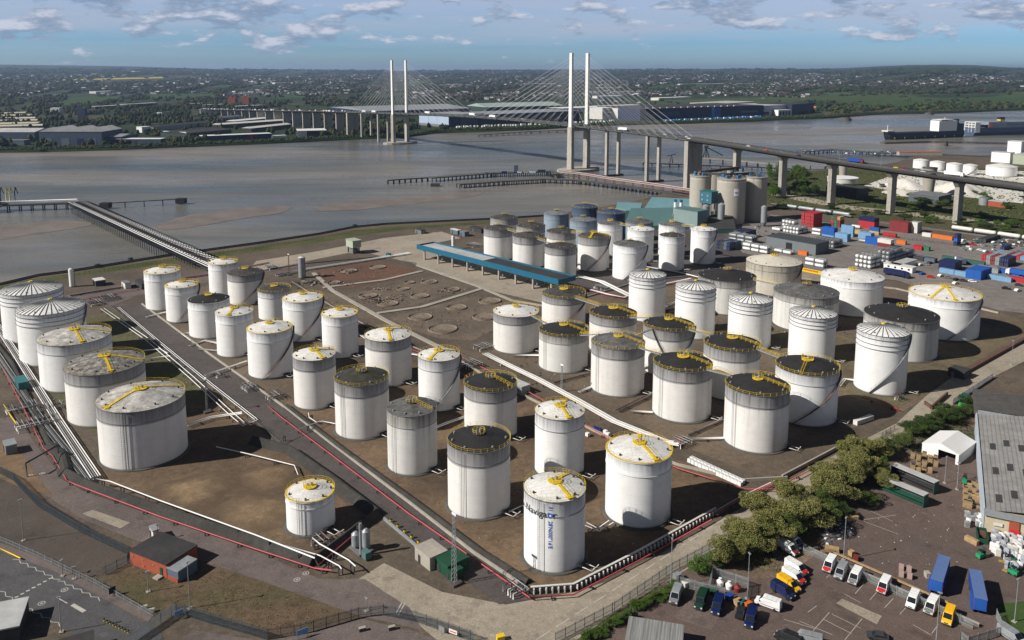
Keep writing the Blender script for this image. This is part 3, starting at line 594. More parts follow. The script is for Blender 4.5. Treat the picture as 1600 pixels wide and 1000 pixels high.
TK = [
(-213.6, 359.4, 12.3, 21.4, 'rib', 'rib', '', 'white tank with radially ribbed white roof, farthest of the five big tanks at left', None),
(-189.7, 331.5, 12.6, 21.2, 'rib', 'rib', 's', 'radially ribbed white tank, second farthest of the five big tanks on the left', None),
(-166.0, 304.3, 12.6, 17.9, 'dirtywhite', 'white', 'w', 'big white tank with pale stained roof, middle of the five big left tanks', (-50, 20)),
(-140.1, 274.5, 12.6, 18.0, 'moss', 'dirty', 'w', 'big white tank with mottled mossy grey roof and yellow walkways, black-stained upper band', (-55, 10)),
(-114.3, 244.3, 12.6, 18.2, 'dirtywhite', 'dirty', 'w l', 'nearest big left tank, patchy pale roof with yellow V walkway and sooty upper band', (-120, 40)),
(-174.5, 404.7, 8.5, 18.4, 'white', 'clean', 'wk', 'white tank with white roof by the jetty root, leftmost of the small tank group', (20, 100)),
(-156.7, 383.9, 7.5, 16.7, 'white', 'clean', 'wk s', 'slim white tank with white roof just in front of the leftmost small tank', (20, 100)),
(-153.5, 431.8, 7.6, 16.5, 'white', 'clean', 'wk', 'slim white tank with white roof standing closest to the jetty pipes', (20, 100)),
(-136.2, 413.9, 8.8, 15.5, 'dark', 'dirty', 'p s', 'grey-topped stained tank with dark roof right of the jetty pipes', None),
(-136.0, 362.0, 8.9, 16.0, 'black', 'clean', 'p', 'wide white tank with flat black roof, left of centre in the small tank group', None),
(-116.2, 336.8, 7.5, 17.7, 'white', 'clean', 'w', 'white tank with yellow railed roof in front of the flat black-roofed left one', (-90, 60)),
(-113.8, 387.0, 7.6, 13.7, 'dark', 'white', 'p r', 'white tank whose dark roof bristles with fittings, behind the left tank group', None),
(-92.7, 357.4, 8.7, 17.8, 'white', 'clean', 'k p s', 'white tank with pale roof and yellow rim, diagonal stair on its right flank', None),
(-94.7, 313.7, 8.6, 18.1, 'white', 'clean', 'k p s', 'large pale-roofed tank with yellow rim at the road, front of the left tank group', (-90, 40)),
(-71.8, 335.3, 7.4, 17.4, 'white', 'clean', 'k p', 'white tank with yellow-rimmed pale roof, right end of the left tank group', None),
(-70.2, 283.5, 7.4, 17.9, 'white', 'dirty', 'w', 'slim white tank with streaked grey band beside the internal road, yellow walkway roof', (-50, 35)),
(-49.4, 261.1, 8.8, 18.1, 'darkgreen', 'dirty', 'q r l', 'white tank with dark mossy roof and rusty rim, second from the internal road corner', None),
(-47.3, 306.1, 8.8, 17.7, 'white', 'dirty', 'w', 'white tank with yellow T walkway and grey sooty band, back of central block', (-75, 55)),
(-25.8, 281.7, 7.3, 18.3, 'white', 'white', 'w s', 'slim white tank with white roof, yellow walkway and curved pipe down its right side', (-115, 30)),
(-29.9, 236.0, 7.4, 18.3, 'grey', 'streak', 'q l d', 'slim grey-streaked tank with grey roof, in front of the dark mossy roofed one', (-30, 0)),
(-7.0, 258.6, 8.6, 17.1, 'black', 'dirty', 'q r d', 'black-roofed white tank with yellow rail, behind the front black-roofed tank of the central block', (-35, 0)),
(-9.0, 213.1, 8.5, 18.8, 'black', 'dirty', 'q r l', 'nearest black-roofed tank of the central block, yellow double rail round its rim', None),
(14.1, 233.3, 7.3, 18.4, 'white', 'white', 'w', 'slim white tank with yellow T on its white roof, directly behind the lettered tank', (-70, 70)),
(33.8, 208.9, 8.7, 18.0, 'white', 'clean', 'wk', 'large clean white tank with yellow disc and rim on its white roof, near the trees', (-65, 80)),
(10.3, 188.3, 7.4, 18.1, 'white', 'white', 'w l', 'nearest white tank bearing black name lettering and blue coordinates, yellow walkway roof', (-60, 60)),
(-52.6, 202.9, 6.2, 9.2, 'white', 'clean', 'k p l', 'small squat white tank with yellow rim alone in the front left bund', None),
(1.7, 343.0, 9.7, 16.0, 'white', 'dirty', 'p r', 'white tank with pale roof, left end of the right-hand tank block', None),
(20.6, 321.0, 9.8, 14.8, 'black', 'streak', 'd p r l', 'black-roofed tank second from the left end of the right block front row', (-30, 0)),
(39.4, 297.4, 9.9, 17.9, 'grey', 'dirty', 'd p r l', 'grey-roofed white tank in the middle of the right block front row', (-30, 0)),
(58.9, 275.0, 10.0, 18.0, 'black', 'dirty', 'd p r l', 'black-roofed white tank, fourth in the right block front row', (-30, 0)),
(78.0, 252.4, 9.9, 18.7, 'black', 'dirty', 'd p r l', 'nearest black-roofed tank of the right block, beside the big tank shadow', (-30, 0)),
(42.9, 341.6, 10.0, 15.7, 'black', 'dirty', 'd p r', 'black-roofed tank behind the grey-roofed one, second row of the right block', (-30, 0)),
(61.8, 317.0, 9.9, 18.4, 'black', 'dirty', 'd p r s', 'black-roofed tank with dark diagonal stair, middle of the right block second row', (-30, 0)),
(80.7, 293.5, 10.1, 18.6, 'black', 'dirty', 'd p r', 'black-roofed grey-streaked tank behind the nearest of the right block', (-30, 0)),
(100.8, 272.2, 10.3, 17.8, 'black', 'white', 'd p r s', 'dark-roofed tank with yellow railed T walkway and a big shadow curving across its shell', (-120, 0)),
(137.5, 297.4, 9.0, 22.3, 'rib', 'rib', 's', 'tall white tank with ribbed roof standing at the right block corner by the road', None),
(123.5, 330.2, 9.1, 19.2, 'rib', 'rib', '', 'tall ribbed-roof white tank behind the dark-roofed one with the railed T walkway', None),
(64.6, 386.1, 8.7, 21.3, 'rib', 'rib', '', 'ribbed-roof white tank farthest left of the five ribbed ones in the right block', None),
(82.0, 361.0, 8.8, 22.3, 'rib', 'rib', '', 'ribbed-roof white tank with three girders, second from left of the ribbed ones', None),
(102.3, 346.2, 9.0, 20.6, 'rib', 'rib', '', 'ribbed-roof white tank in the middle of the ribbed row', None),
(106.8, 402.7, 14.0, 16.5, 'black', 'streak', 'g q p', 'broad black-roofed streaked tank behind the ribbed row', None),
(140.6, 436.1, 14.4, 16.1, 'cream', 'cream', 'g p s', 'broad cream tank with pale roof, farthest of the broad tanks by the container yard', None),
(136.7, 375.6, 14.4, 16.0, 'grey', 'streak', 'g q', 'broad tank with grey roof and heavy vertical stains, between the cream and black broad tanks', None),
(167.9, 400.0, 14.5, 17.0, 'white', 'clean', 'g p', 'broad white tank with plain pale grey roof in front of the container yard', None),
(163.4, 337.8, 14.5, 16.4, 'black', 'streak', 'g q p', 'broad stained tank with black roof, right of the tall corner ribbed tank', None),
(195.2, 364.4, 14.7, 17.9, 'white', 'clean', 'g k w s', 'broad white tank with yellow rim and yellow V walkway, rightmost of all', (-100, -140)),
(24.2, 377.8, 10.2, 14.2, 'dark', 'dirty', 'p r s', 'white tank with patchy dark roof and yellow rails beyond the black-roofed left pair', None),
(-8.6, 508.9, 9.0, 20.0, 'dark', 'dirty', 'q', 'stained tank with dark roof, left end of the front row behind the blue canopy', None),
(9.8, 489.6, 9.4, 19.3, 'dark', 'dirty', 'q', 'white tank with dark grey roof, second in the front row behind the blue canopy', None),
(27.8, 466.7, 9.1, 17.7, 'dark', 'dirty', 'q p', 'dark-roofed tank directly behind the right end of the blue canopy', None),
(48.5, 484.9, 9.4, 19.9, 'dark', 'dirty', 'w s', 'tank with dark roof crossed by a bright yellow walkway, behind the blue canopy', (-110, -10)),
(67.2, 464.3, 9.6, 19.4, 'grey', 'clean', 'q p s', 'white tank with brown-grey roof and a curved stair line, right of the canopy end', None),
(95.0, 484.4, 7.4, 20.3, 'dark', 'clean', 'q p', 'slim white tank with mossy dark roof, second from the right of the back group', None),
(117.3, 500.7, 7.5, 21.0, 'white', 'clean', 'p s', 'slim white tank with shadowed lower shell, rightmost of the back group', None),
(62.8, 523.7, 7.9, 20.2, 'grey', 'clean', 'p', 'pale-roofed white tank in the middle of the back group', None),
(79.7, 506.3, 8.1, 20.0, 'white', 'clean', 'p', 'white tank with cream roof between the pale-roofed and the mossy-roofed back tanks', None),
(101.8, 520.4, 8.3, 20.1, 'grey', 'clean', 'p', 'pale tank hidden behind the slim mossy-roofed one of the back group', None),
(12.2, 528.7, 9.3, 17.9, 'dark', 'dirty', 'q', 'dark-roofed white tank in the second row behind the canopy, left part', None),
(30.6, 507.3, 9.1, 18.4, 'dark', 'dirty', 'q p', 'dark-roofed stained tank just behind the dark-roofed canopy-end tank', None),
(31.0, 574.0, 8.7, 17.9, 'bluegrey', 'bluegrey', 'q', 'left one of the blue-grey tanks at the river side of the back group', None),
(51.0, 575.0, 9.1, 22.5, 'blue', 'blue', 'q r', 'tallest dark blue tank at the back by the river', None),
(47.0, 542.0, 8.8, 19.3, 'bluegrey', 'bluegrey', 'q', 'blue-grey tank standing in front of the tallest dark blue one', None),
(68.4, 566.5, 9.8, 20.0, 'blue', 'blue', 'q r', 'broad dark blue tank right of the tallest blue one', None),
(84.4, 541.6, 9.0, 17.9, 'grey', 'bluegrey', 'q', 'dull blue-grey tank in front of the green-roofed sheds', None),
(-5.4, 555.8, 9.3, 18.3, 'dark', 'dirty', 'q', 'stained dark-roofed tank at the far left back by the flood wall', None),
(488.8, 989.3, 8.3, 9.9, 'white', 'clean', '', 'leftmost white tank beyond the bridge approach', None),
(499.1, 970.4, 8.0, 9.7, 'white', 'clean', '', 'second white tank from the left beyond the bridge approach', None),
(509.6, 952.5, 8.2, 9.6, 'white', 'clean', '', 'third white tank from the left beyond the bridge approach', None),
(514.9, 928.5, 7.3, 10.8, 'white', 'clean', 's', 'fourth white tank beyond the bridge approach, with curved stair', None),
(545.0, 920.1, 15.4, 10.6, 'white', 'clean', '', 'broad low white tank beyond the bridge approach near the right edge', None),
(577.0, 902.0, 14.9, 10.4, 'white', 'clean', '', 'broad low white tank beyond the bridge approach cut by the right edge', None),
]
for i, (x, y, R, H, ro, sh, st, lab, wa) in enumerate(TK):
    if wa: WA[(x, y)] = (R_(wa[0]), R_(wa[1]))
    TK[i] = tank(x, y, R, H, ro, sh, lab, st)
TNAV, TMOD = TK[24], None
# ---- lettering on the nearest tank
def text_faces(s, size, ext=.02):
    cu = bpy.data.curves.new('lettering', 'FONT'); cu.body = s; cu.size = size; cu.extrude = ext; cu.offset = .006 * size if size > 2 else 0; cu.resolution_u = 3
    to = bpy.data.objects.new('lettering_source', cu); C.objects.link(to); bpy.context.view_layer.update()
    me = bpy.data.meshes.new_from_object(to.evaluated_get(bpy.context.evaluated_depsgraph_get()))
    bpy.data.objects.remove(to); return me
def wrap_text(s, size, R, a0, z0, m, parent, name, vertical=False, off=.06, bold=0., sx=1.):
    me = text_faces(s, size)
    for v in me.vertices:
        x, y, e = v.co; x *= sx
        if vertical: ang, z = a0 + y / R, z0 - x
        else: ang, z = a0 + x / R, z0 + y
        rr = R + off + e; v.co = (rr * math.cos(ang), rr * math.sin(ang), z)
    me.materials.clear(); me.materials.append(m); o = bpy.data.objects.new(name, me); C.objects.link(o); o.parent = parent; return o
RN = 7.4
wrap_text('Navigat', 2.45, RN, R_(-158), 14.1, K['black'], TNAV, 'lettering', sx=1.0)
wrap_text('r', 2.45, RN, R_(-96.5), 14.1, K['black'], TNAV, 'lettering')
bm = mat('letter_blue', (.03, .10, .42), .5, .1, 1.)
wrap_text("51", 1.25, RN, R_(-103.5), 17.0, bm, TNAV, 'lettering', True, sx=.95)
wrap_text("28'N000\u00b016'E", 1.32, RN, R_(-104), 13.4, bm, TNAV, 'lettering', True, sx=.95)
dv = []; ac = R_(-100.5)
for rr, zz in ((.62, .09), (.26, .11)):
    V = [((RN + zz) * math.cos(ac + rr * math.cos(q) / RN), (RN + zz) * math.sin(ac + rr * math.cos(q) / RN), 14.75 + rr * math.sin(q)) for q in np.linspace(0, 2 * math.pi, 25)[:-1]]
    MB().add(V, [tuple(range(24))]).build('roundel' if rr > .5 else 'roundel_centre', mat('bright_blue', (.01, .12, .65), .5, .1, 1.) if rr > .5 else K['white'], TNAV)
# ---- catwalks from roof to roof
def catwalk(i, j, label, m=None, hi=0.):
    a, b = TK[i], TK[j]; A = Vector(a.location); B = Vector(b.location)
    def top(o): return max(v.co.z for v in [c for c in o.children if c.name.startswith('shell')][0].data.vertices)
    def rad(o): return max(v.co.x for v in [c for c in o.children if c.name.startswith('shell')][0].data.vertices)
    d = (B - A).normalized(); p = A + d * (rad(a) + .1); q = B - d * (rad(b) + .1); p.z = top(a) + .25; q.z = top(b) + .25
    t = thing('catwalk', label, 'catwalk', tuple(p), 0, 'catwalks between tank roofs'); q = q - p; n = Vector((-d.y, d.x, 0)) * .45
    MB().add([(-n.x, -n.y, 0), (q.x - n.x, q.y - n.y, q.z), (q.x + n.x, q.y + n.y, q.z), (n.x, n.y, 0), (-n.x, -n.y, -.35), (q.x - n.x, q.y - n.y, q.z - .35), (q.x + n.x, q.y + n.y, q.z - .35), (n.x, n.y, -.35)],
             [(0, 1, 2, 3), (4, 7, 6, 5), (0, 4, 5, 1), (3, 2, 6, 7), (0, 3, 7, 4), (1, 5, 6, 2)]).build('deck', m or K['galv'], t)
    rl = MB()
    for s in (-1, 1): railing(rl, [tuple(q * e + n * s) for e in np.linspace(0, 1, 6)], r=.04)
    rl.build('handrail', K['yellow'], t)
catwalk(27, 28, 'yellow railed catwalk from the left black-roofed tank to the grey-roofed tank')
catwalk(28, 29, 'yellow railed catwalk from the grey-roofed tank to the black-roofed tank beside it')
catwalk(29, 30, 'yellow railed catwalk leading to the nearest black-roofed tank of the right block')
catwalk(26, 27, 'yellow railed catwalk joining the pale-roofed end tank to its black-roofed neighbour')
catwalk(46, 31, 'yellow railed catwalk between the patchy dark roof and the black roof behind the grey one')
catwalk(31, 32, 'yellow railed catwalk across the middle of the second tank row')
catwalk(32, 33, 'yellow railed catwalk from the tank with the diagonal stair to the grey-streaked tank')
catwalk(33, 34, 'yellow railed catwalk leading to the tank with the railed T walkway')
catwalk(28, 32, 'yellow railed catwalk crossing between the first and second rows above the diagonal stair')
catwalk(54, 55, 'yellow railed catwalk between the two pale-roofed back tanks')
catwalk(56, 53, 'yellow railed catwalk reaching the rightmost back tank')
catwalk(58, 50, 'yellow railed catwalk near the bright yellow roof walkway of the back group')
catwalk(47, 49, 'yellow railed catwalk behind the blue canopy')
catwalk(40, 42, 'yellow railed catwalk from the broad black roof to the broad grey roof')
# ================================================================ ROAD BRIDGE
BA = Vector((186, 850, 0)); BD = Vector((-.585, .811, 0)).normalized(); BN = Vector((BD.y, -BD.x, 0))  # BN points to the right (west) of the axis
DZ = [(-900, 14), (-520, 27), (-400, 31), (-270, 35.0), (-215, 36.7), (-160, 38.6), (-109, 41.2), (-56, 44), (0, 46.5), (90, 49), (181, 50.6), (290, 51.8), (406, 51.2), (520, 49), (631, 45.6), (812, 40.2), (1000, 34), (1200, 27), (1500, 17), (1800, 6)]
def dz(t):
    for (a, za), (c, zc_) in zip(DZ, DZ[1:]):
        if t <= c: return za + (zc_ - za) * (t - a) / (c - a)
    return 6
def bp(t, s=0, z=None): p = BA + BD * t + BN * s; return Vector((p.x, p.y, dz(t) if z is None else z))
bconc = mat('bridge_concrete', (.36, .335, .295), .9, .14, .03, bump=.05, stretch=(1, 1, .2)); bwhite = mat('pylon_paint', (.72, .71, .68), .6, .08, .05)
br = thing('road_bridge', 'long cable-stayed road bridge with twin white pylon pairs crossing the river', 'bridge')
# deck
def deck(t0, t1, step, hw, th, name, m, mt=None):
    mb = MB(); n = int((t1 - t0) / step); vs = []
    for i in range(n + 1):
        t = t0 + (t1 - t0) * i / n; z = dz(t)
        for s, zz in ((-hw, z), (hw, z), (hw, z - .9), (hw * .55, z - th), (-hw * .55, z - th), (-hw, z - .9)): q = bp(t, s, zz); vs.append(tuple(q))
    for i in range(n):
        a = i * 6; b_ = a + 6
        for k in range(6): k2 = (k + 1) % 6; mb.f.append((a + k, a + k2, b_ + k2, b_ + k)); mb.m.append(1 if k == 0 else 0); mb.s.append(False)
    mb.v = vs; mb.f += [tuple(range(6)), tuple(n * 6 + k for k in range(5, -1, -1))]; mb.m += [0, 0]; mb.s += [False, False]
    return mb.build(name, [m, mt or m], br)
road = mat('bridge_road', (.10, .097, .094), .9, .15, .05)
wsteel = mat('weathering_steel', (.04, .036, .033), .8, .2, .05); deck(-900, 0, 30, 10.5, 3.0, 'approach_deck', wsteel, road); deck(0, 812, 28, 10.8, 2.4, 'cable_stayed_deck', mat('deck_steel', (.10, .12, .115), .7, .2, .05), road); deck(812, 1800, 40, 10.5, 3., 'approach_deck', wsteel, road)
for s in (-10.6, 10.6, 0):
    pb = MB(); ts = list(range(-900, 1801, 30)); vs = []
    for t in ts:
        for a, h in ((-.14, 0.), (.14, 0.), (.14, 1.0), (-.14, 1.0)): vs.append(tuple(bp(t, s + a, dz(t) + h)))
    pb.add(vs, [(i * 4 + k, i * 4 + (k + 1) % 4, i * 4 + 4 + (k + 1) % 4, i * 4 + 4 + k) for i in range(len(ts) - 1) for k in range(4)])
    pb.build('parapet', K['dark'] if s else K['dconc'], br)
for i in range(0, 30):   # outriggers under the cable deck where the stays land
    t = 14 + i * 27.; 
    for s in (-11.6, 11.6): MB().box((0, 0, 0), (2.2, 3.2, 1.5), math.atan2(BN.y, BN.x)).build('stay_anchor', K['dark'], br, tuple(bp(t, s, dz(t) - 1.1)))
# pylons and stays
def taper_box(mb, c, z0, z1, a0, b0, a1, b1):
    vs = []
    for z, a, b_ in ((z0, a0, b0), (z1, a1, b1)):
        for u_, v_ in ((-1, -1), (1, -1), (1, 1), (-1, 1)):
            p = c + BD * (u_ * a / 2) + BN * (v_ * b_ / 2); vs.append((p.x, p.y, z))
    return mb.add(vs, [(3, 2, 1, 0), (4, 5, 6, 7), (0, 1, 5, 4), (1, 2, 6, 5), (2, 3, 7, 6), (3, 0, 4, 7)])
for t0, ztop in ((181, 136), (631, 131)):
    for s in (-12.6, 12.6):
        c = bp(t0, s, 0); taper_box(MB(), c, WZ - 2, dz(t0) - 1.5, 8.6, 4.6, 7.6, 4.2).build('pier_leg', bconc, br)
        taper_box(MB(), c, dz(t0) - 1.5, ztop, 5.4, 3.0, 4.4, 2.6).build('pylon', bwhite, br)
    cb = MB(); taper_box(cb, bp(t0, 0, 0), dz(t0) - 6.5, dz(t0) - 3, 6, 23, 6, 23); cb.build('cross_beam', bconc, br)
    pts = [bp(t0, 0, 0) + BD * (16 * math.cos(q)) * 1.1 + BN * (30 * math.sin(q)) for q in np.linspace(0, 2 * math.pi, 17)[:-1]]
    MB().prism([(p.x, p.y) for p in pts], WZ - 2, -1.2).build('pier_island', bconc, br)
    for s in (-11.9, 11.9):
        for k in range(12):
            for sg in (-1, 1):
                tt = t0 + sg * (18 + (176 - 18) * (k + .5) / 12 if sg * (1 if t0 < 400 else -1) < 0 else 22 + 196 * (k + .5) / 12)
                zt = dz(t0) + 34 + (ztop - 5 - dz(t0) - 34) * k / 11
                a = bp(t0, s, zt) + BD * sg * 2; b_ = bp(tt, s, dz(tt) + .3)
                MB().tube([a, b_], .115, 4).build('stay_cable', mat('stay_sheath', (.55, .56, .58), .5, .05, 1.), br)
# side-span piers (paired legs) and approach piers
for t0 in (121, 57, 631 + 60, 631 + 124):
    for s in (-9, 9): taper_box(MB(), bp(t0, s, 0), WZ - 2, dz(t0) - 2, 3.4, 3.4, 3.2, 3.2).build('pier_leg', bconc, br)
    if t0 < 400:
        mb = MB(); taper_box(mb, bp(t0, 0, 0), WZ - 2, WZ + 1.5, 6, 30, 6, 30); mb.build('pier_foundation', K['dark'], br)
for t0 in (0, 812): taper_box(MB(), bp(t0, 0, 0), -5, dz(t0) - 1.6, 5.0, 22, 5.0, 22).build('anchor_pier', bconc, br)
pt = [-56, -109, -160, -215, -269, -323, -377, -431, -485, -540] + [812 + 54 * k for k in range(1, 15)]
for t0 in pt:
    mb = MB(); ztop = dz(t0) - 2.9; full = t0 > 800
    taper_box(mb, bp(t0, 0, 0), -5, ztop - 4, 3.6, 7.5 if not full else 16, 3.6, 7.5 if not full else 16)
    taper_box(mb, bp(t0, 0, 0), ztop - 4, ztop, 3.6, 7.5 if not full else 16, 3.6, 15 if not full else 18)
    mb.build('pier', bconc, br)
# lamp columns on the bridge
for i in range(30):
    t0 = -470 + i * 38 if i < 14 else 830 + (i - 14) * 50
    if t0 > 60 and t0 < 820: continue
    for s in (0,):
        q = bp(t0, s); o = thing('street_lamp', 'slender grey lamp column on the central reserve of the bridge deck', 'street lamp', tuple(q), 0, 'lamp columns along the bridge')
        MB().cyl((0, 0, 0), .16, 10, 6, .09).build('column', K['galv'], o)
        for sg in (-1, 1): MB().tube([(0, 0, 10), (BN.x * 2 * sg, BN.y * 2 * sg, 10.3)], .07, 4).build('lamp_arm', K['galv'], o)
# ---- a simple lorry and car used on the bridge and roads
def wheels(o, xs, w, r, m=None):
    for x in xs:
        for s in (-1, 1):
            mb = MB(); n = 12; vs = [(x + r * math.cos(2 * math.pi * j / n), s * w + e, r + r * math.sin(2 * math.pi * j / n)) for e in (-.13, .13) for j in range(n)]
            mb.add(vs, [(j, (j + 1) % n, n + (j + 1) % n, n + j) for j in range(n)] + [tuple(range(n)), tuple(range(2 * n - 1, n - 1, -1))])
            mb.build('wheel', K['rubber'], o)
def lorry(loc, rz, label, body, cab, group=None, Lb=12.2, curtain=True):
    o = thing('lorry', label, 'lorry', loc, rz, group)
    MB().box((-1.2, 0, 2.55), (Lb, 2.5, 2.75)).build('trailer_box', body, o)
    MB().box((-1.2, 0, 1.05), (Lb - .6, 1.2, .22)).build('chassis', K['dark'], o)
    cb_ = MB(); x0 = Lb / 2 - .9; cb_.add([(x0, -1.2, .6), (x0 + 2.1, -1.2, .6), (x0 + 2.1, -1.2, 1.9), (x0 + 1.85, -1.2, 3.1), (x0 + .5, -1.2, 3.7), (x0, -1.2, 3.7), (x0, 1.2, .6), (x0 + 2.1, 1.2, .6), (x0 + 2.1, 1.2, 1.9), (x0 + 1.85, 1.2, 3.1), (x0 + .5, 1.2, 3.7), (x0, 1.2, 3.7)],
        [(0, 1, 2, 3, 4, 5), (11, 10, 9, 8, 7, 6), (1, 7, 8, 2), (2, 8, 9, 3), (3, 9, 10, 4), (4, 10, 11, 5), (5, 11, 6, 0), (0, 6, 7, 1)]); cb_.build('cab', cab, o)
    MB().add([(x0 + 2.12, -1.05, 1.95), (x0 + 2.12, 1.05, 1.95), (x0 + 1.9, 1.05, 2.95), (x0 + 1.9, -1.05, 2.95)], [(0, 1, 2, 3)]).build('windscreen', K['glass'], o)
    wheels(o, (-Lb / 2 + .2, -Lb / 2 + 1.5, x0 - .6, x0 + 1.2), 1.1, .5)
    return o
def car(loc, rz, label, m, group=None):
    o = thing('car', label, 'car', loc, rz, group)
    prof = [(-2.1, .35), (2.1, .35), (2.15, .75), (1.1, .92), (.45, 1.4), (-1.1, 1.45), (-1.8, 1.0), (-2.15, .95)]
    def body(pr, w, name, m_):
        n = len(pr); mb = MB(); mb.add([(x, -w, z) for x, z in pr] + [(x, w, z) for x, z in pr], [tuple(range(n)), tuple(range(2 * n - 1, n - 1, -1))] + [(i, n + i, n + (i + 1) % n, (i + 1) % n) for i in range(n)]); return mb.build(name, m_, o)
    body(prof, .86, 'body', m); body([(.98, .96), (.42, 1.34), (-1.05, 1.39), (-1.65, 1.02)], .875, 'windows', K['glass'])
    MB().add([(1.13, -.7, .95), (1.13, .7, .95), (.5, .62, 1.40), (.5, -.62, 1.40)], [(0, 1, 2, 3)]).build('windscreen', K['glass'], o)
    wheels(o, (-1.35, 1.35), .8, .33)
    return o
rb = math.atan2(BD.y, BD.x)
lorries = [(100, -4.5, 'white', 'white box lorry on the bridge just past the near pylon'), (-178, 5, 'blue', 'blue lorry on the bridge approach above the marsh'), (-262, 4.5, 'white', 'white tanker lorry on the bridge approach at the far right'),
           (356, -5, 'white', 'white box lorry on the bridge at the middle of the main span'), (420, 4, 'white', 'white lorry on the bridge left of mid span'), (548, 4.5, 'white', 'white lorry on the bridge right of the far pylon'), (716, -4, 'white', 'white lorry on the bridge left of the far pylon'), (752, -5, 'offwhite', 'pale lorry on the bridge beside the far anchor pier')]
for t0, s, m, lb in lorries: lorry(tuple(bp(t0, s, dz(t0) + .05)), rb if s < 0 else rb + math.pi, lb, K[m], K['white' if m != 'blue' else 'maroon'])
cars = [(2, -5, 'white', 'white van-like car on the bridge above the near anchor pier'), (14, 5, 'white', 'white car on the bridge at the foot of the longest near stays'), (-66, 4, 'white', 'white car on the bridge approach above the grey silos'), (-92, -4, 'orange', 'orange car on the bridge approach beyond the silos'), (-104, 4, 'grey', 'grey car on the bridge approach over the first field pier'),
        (-128, -5, 'navy', 'dark blue car on the bridge approach'), (-214, 6, 'yellow', 'bright yellow-green car on the bridge approach'), (-222, 3, 'red', 'red car on the bridge approach'), (-232, 6, 'galv', 'silver car on the bridge approach'), (-238, 3, 'white', 'white car on the bridge approach behind a silver one'), (-250, -4, 'black', 'black car on the bridge approach'),
        (44, 4, 'white', 'white car under the near stays'), (300, 4, 'white', 'white car on the main span near the near pylon'), (600, -4, 'galv', 'silver car on the main span near the far pylon')]
for t0, s, m, lb in cars: car(tuple(bp(t0, s, dz(t0) + .05)), rb if s < 0 else rb + math.pi, lb, K[m])
fleet = thing('car', 'small distant car on the far approach of the bridge', 'car', tuple(bp(850, 4, dz(850) + .05)), rb, 'traffic on the far bridge approach')
MB().box((0, 0, .75), (4.3, 1.8, .9)).box((-.2, 0, 1.45), (2.6, 1.6, .5)).build('body', K['white'], fleet)
fleet2 = dup(fleet, tuple(bp(866, -4, dz(866) + .05)), rb); fleet2.children[0].data = fleet2.children[0].data.copy(); fleet2.children[0].data.materials[0] = K['grey']; KIDS.clear()
for i in range(70):
    t0 = 870 + i * 13 + random.uniform(-4, 4); s = random.choice((-7, -3.5, 3.5, 7)); dup(random.choice((fleet, fleet, fleet2)), tuple(bp(t0, s, dz(t0) + .05)), rb, sc=(random.choice((1, 1, 2.2)), 1, random.choice((1, 1, 1.8))))
# ================================================================ JETTIES
def pile_row(o, a, b, n, w, ztop, m, r=.35, cols=2, name='pile', zb=-6.):
    a, b = Vector(a[:2]), Vector(b[:2]); d = (b - a).normalized(); q = Vector((-d.y, d.x)); proto = None
    for i in range(n):
        for c in range(cols):
            p = a + (b - a) * (i / max(1, n - 1)) + q * (w * (c / (cols - 1) - .5) if cols > 1 else 0)
            if proto is None: proto = MB().cyl((0, 0, zb), r, ztop - zb, 7).build(name, m, o, (p.x, p.y, 0))
            else: e = proto.copy(); C.objects.link(e); e.parent = o; e.location = (p.x, p.y, 0)
def slab(o, pts, w, z, th, m, name='deck'): return MB().wall([p[:2] for p in pts], w, th, z - th).build(name, m, o)
J = thing('pipe_jetty', 'long dark trestle jetty carrying white pipes out into the river', 'jetty')
ja, jb = Vector(P(318, 408, 4)[:2]), Vector(P(118, 317, 4)[:2]); jd = (jb - ja).normalized(); jn = Vector((-jd.y, jd.x)); JL = (jb - ja).length
slab(J, [tuple(ja - jd * 12), tuple(jb)], 5.5, 1.2, .5, K['dark']); 
for s, z in ((-7.2, 4.4), (-4.6, 4.6), (1.0, 4.2), (5.5, 5.4)):
    for q in ((-.35, .35) if s != 5.5 else (0,)):
        MB().tube([(*(ja - jd * 45 + jn * (s + q * 2)), z), (*(jb + jn * (s + q * 2)), z)], .24, 6).build('pipe', K['white'], J)
for i in range(8): MB().tube([(*(ja - jd * 45 + jn * (-3.6 + i * .55)), 3.9), (*(jb + jn * (-3.6 + i * .55)), 3.9)], .14, 5).build('pipe', K['dark'] if i % 3 else K['rust'], J)
nb = int(JL / 4.2); beam = None
for i in range(min(nb, 62)):
    p = ja + jd * (i * JL / min(nb, 62))
    if beam is None:
        beam = MB().tube([(*(-jn * 12.5), 3.4), (*(jn * 7.2), 3.4)], .26, 4).tube([(*(-jn * 9.5), -5), (*(-jn * 9.5), 3.4)], .22, 4).tube([(*(-jn * 9.0), 5.2), (*(jn * 2.5), 5.2)], .3, 4).tube([(*(-jn * 4.8), -5), (*(-jn * 4.8), 3.4)], .22, 4).tube([(*(jn * 4.8), -5), (*(jn * 4.8), 3.4)], .22, 4).build('trestle', K['black'], J, (p.x, p.y, 0))
    else: e = beam.copy(); C.objects.link(e); e.parent = J; e.location = (p.x, p.y, 0)
for s in (-5.2, 5.2): slab(J, [tuple(ja + jn * s), tuple(jb + jn * s)], .4, 3.3, .5, K['black'], 'girder')
J2 = thing('loading_jetty', 'dark loading jetty head at the left edge with pipes and loading arms', 'jetty')
la_, lb_ = Vector(P(122, 314, 3)[:2]), Vector(P(-120, 322, 3)[:2]); ld = (lb_ - la_).normalized(); ln = Vector((-ld.y, ld.x))
slab(J2, [tuple(la_), tuple(lb_)], 7, 1.6, .8, K['dark']); pile_row(J2, tuple(la_), tuple(lb_), 14, 5, 1, K['black'], .5)
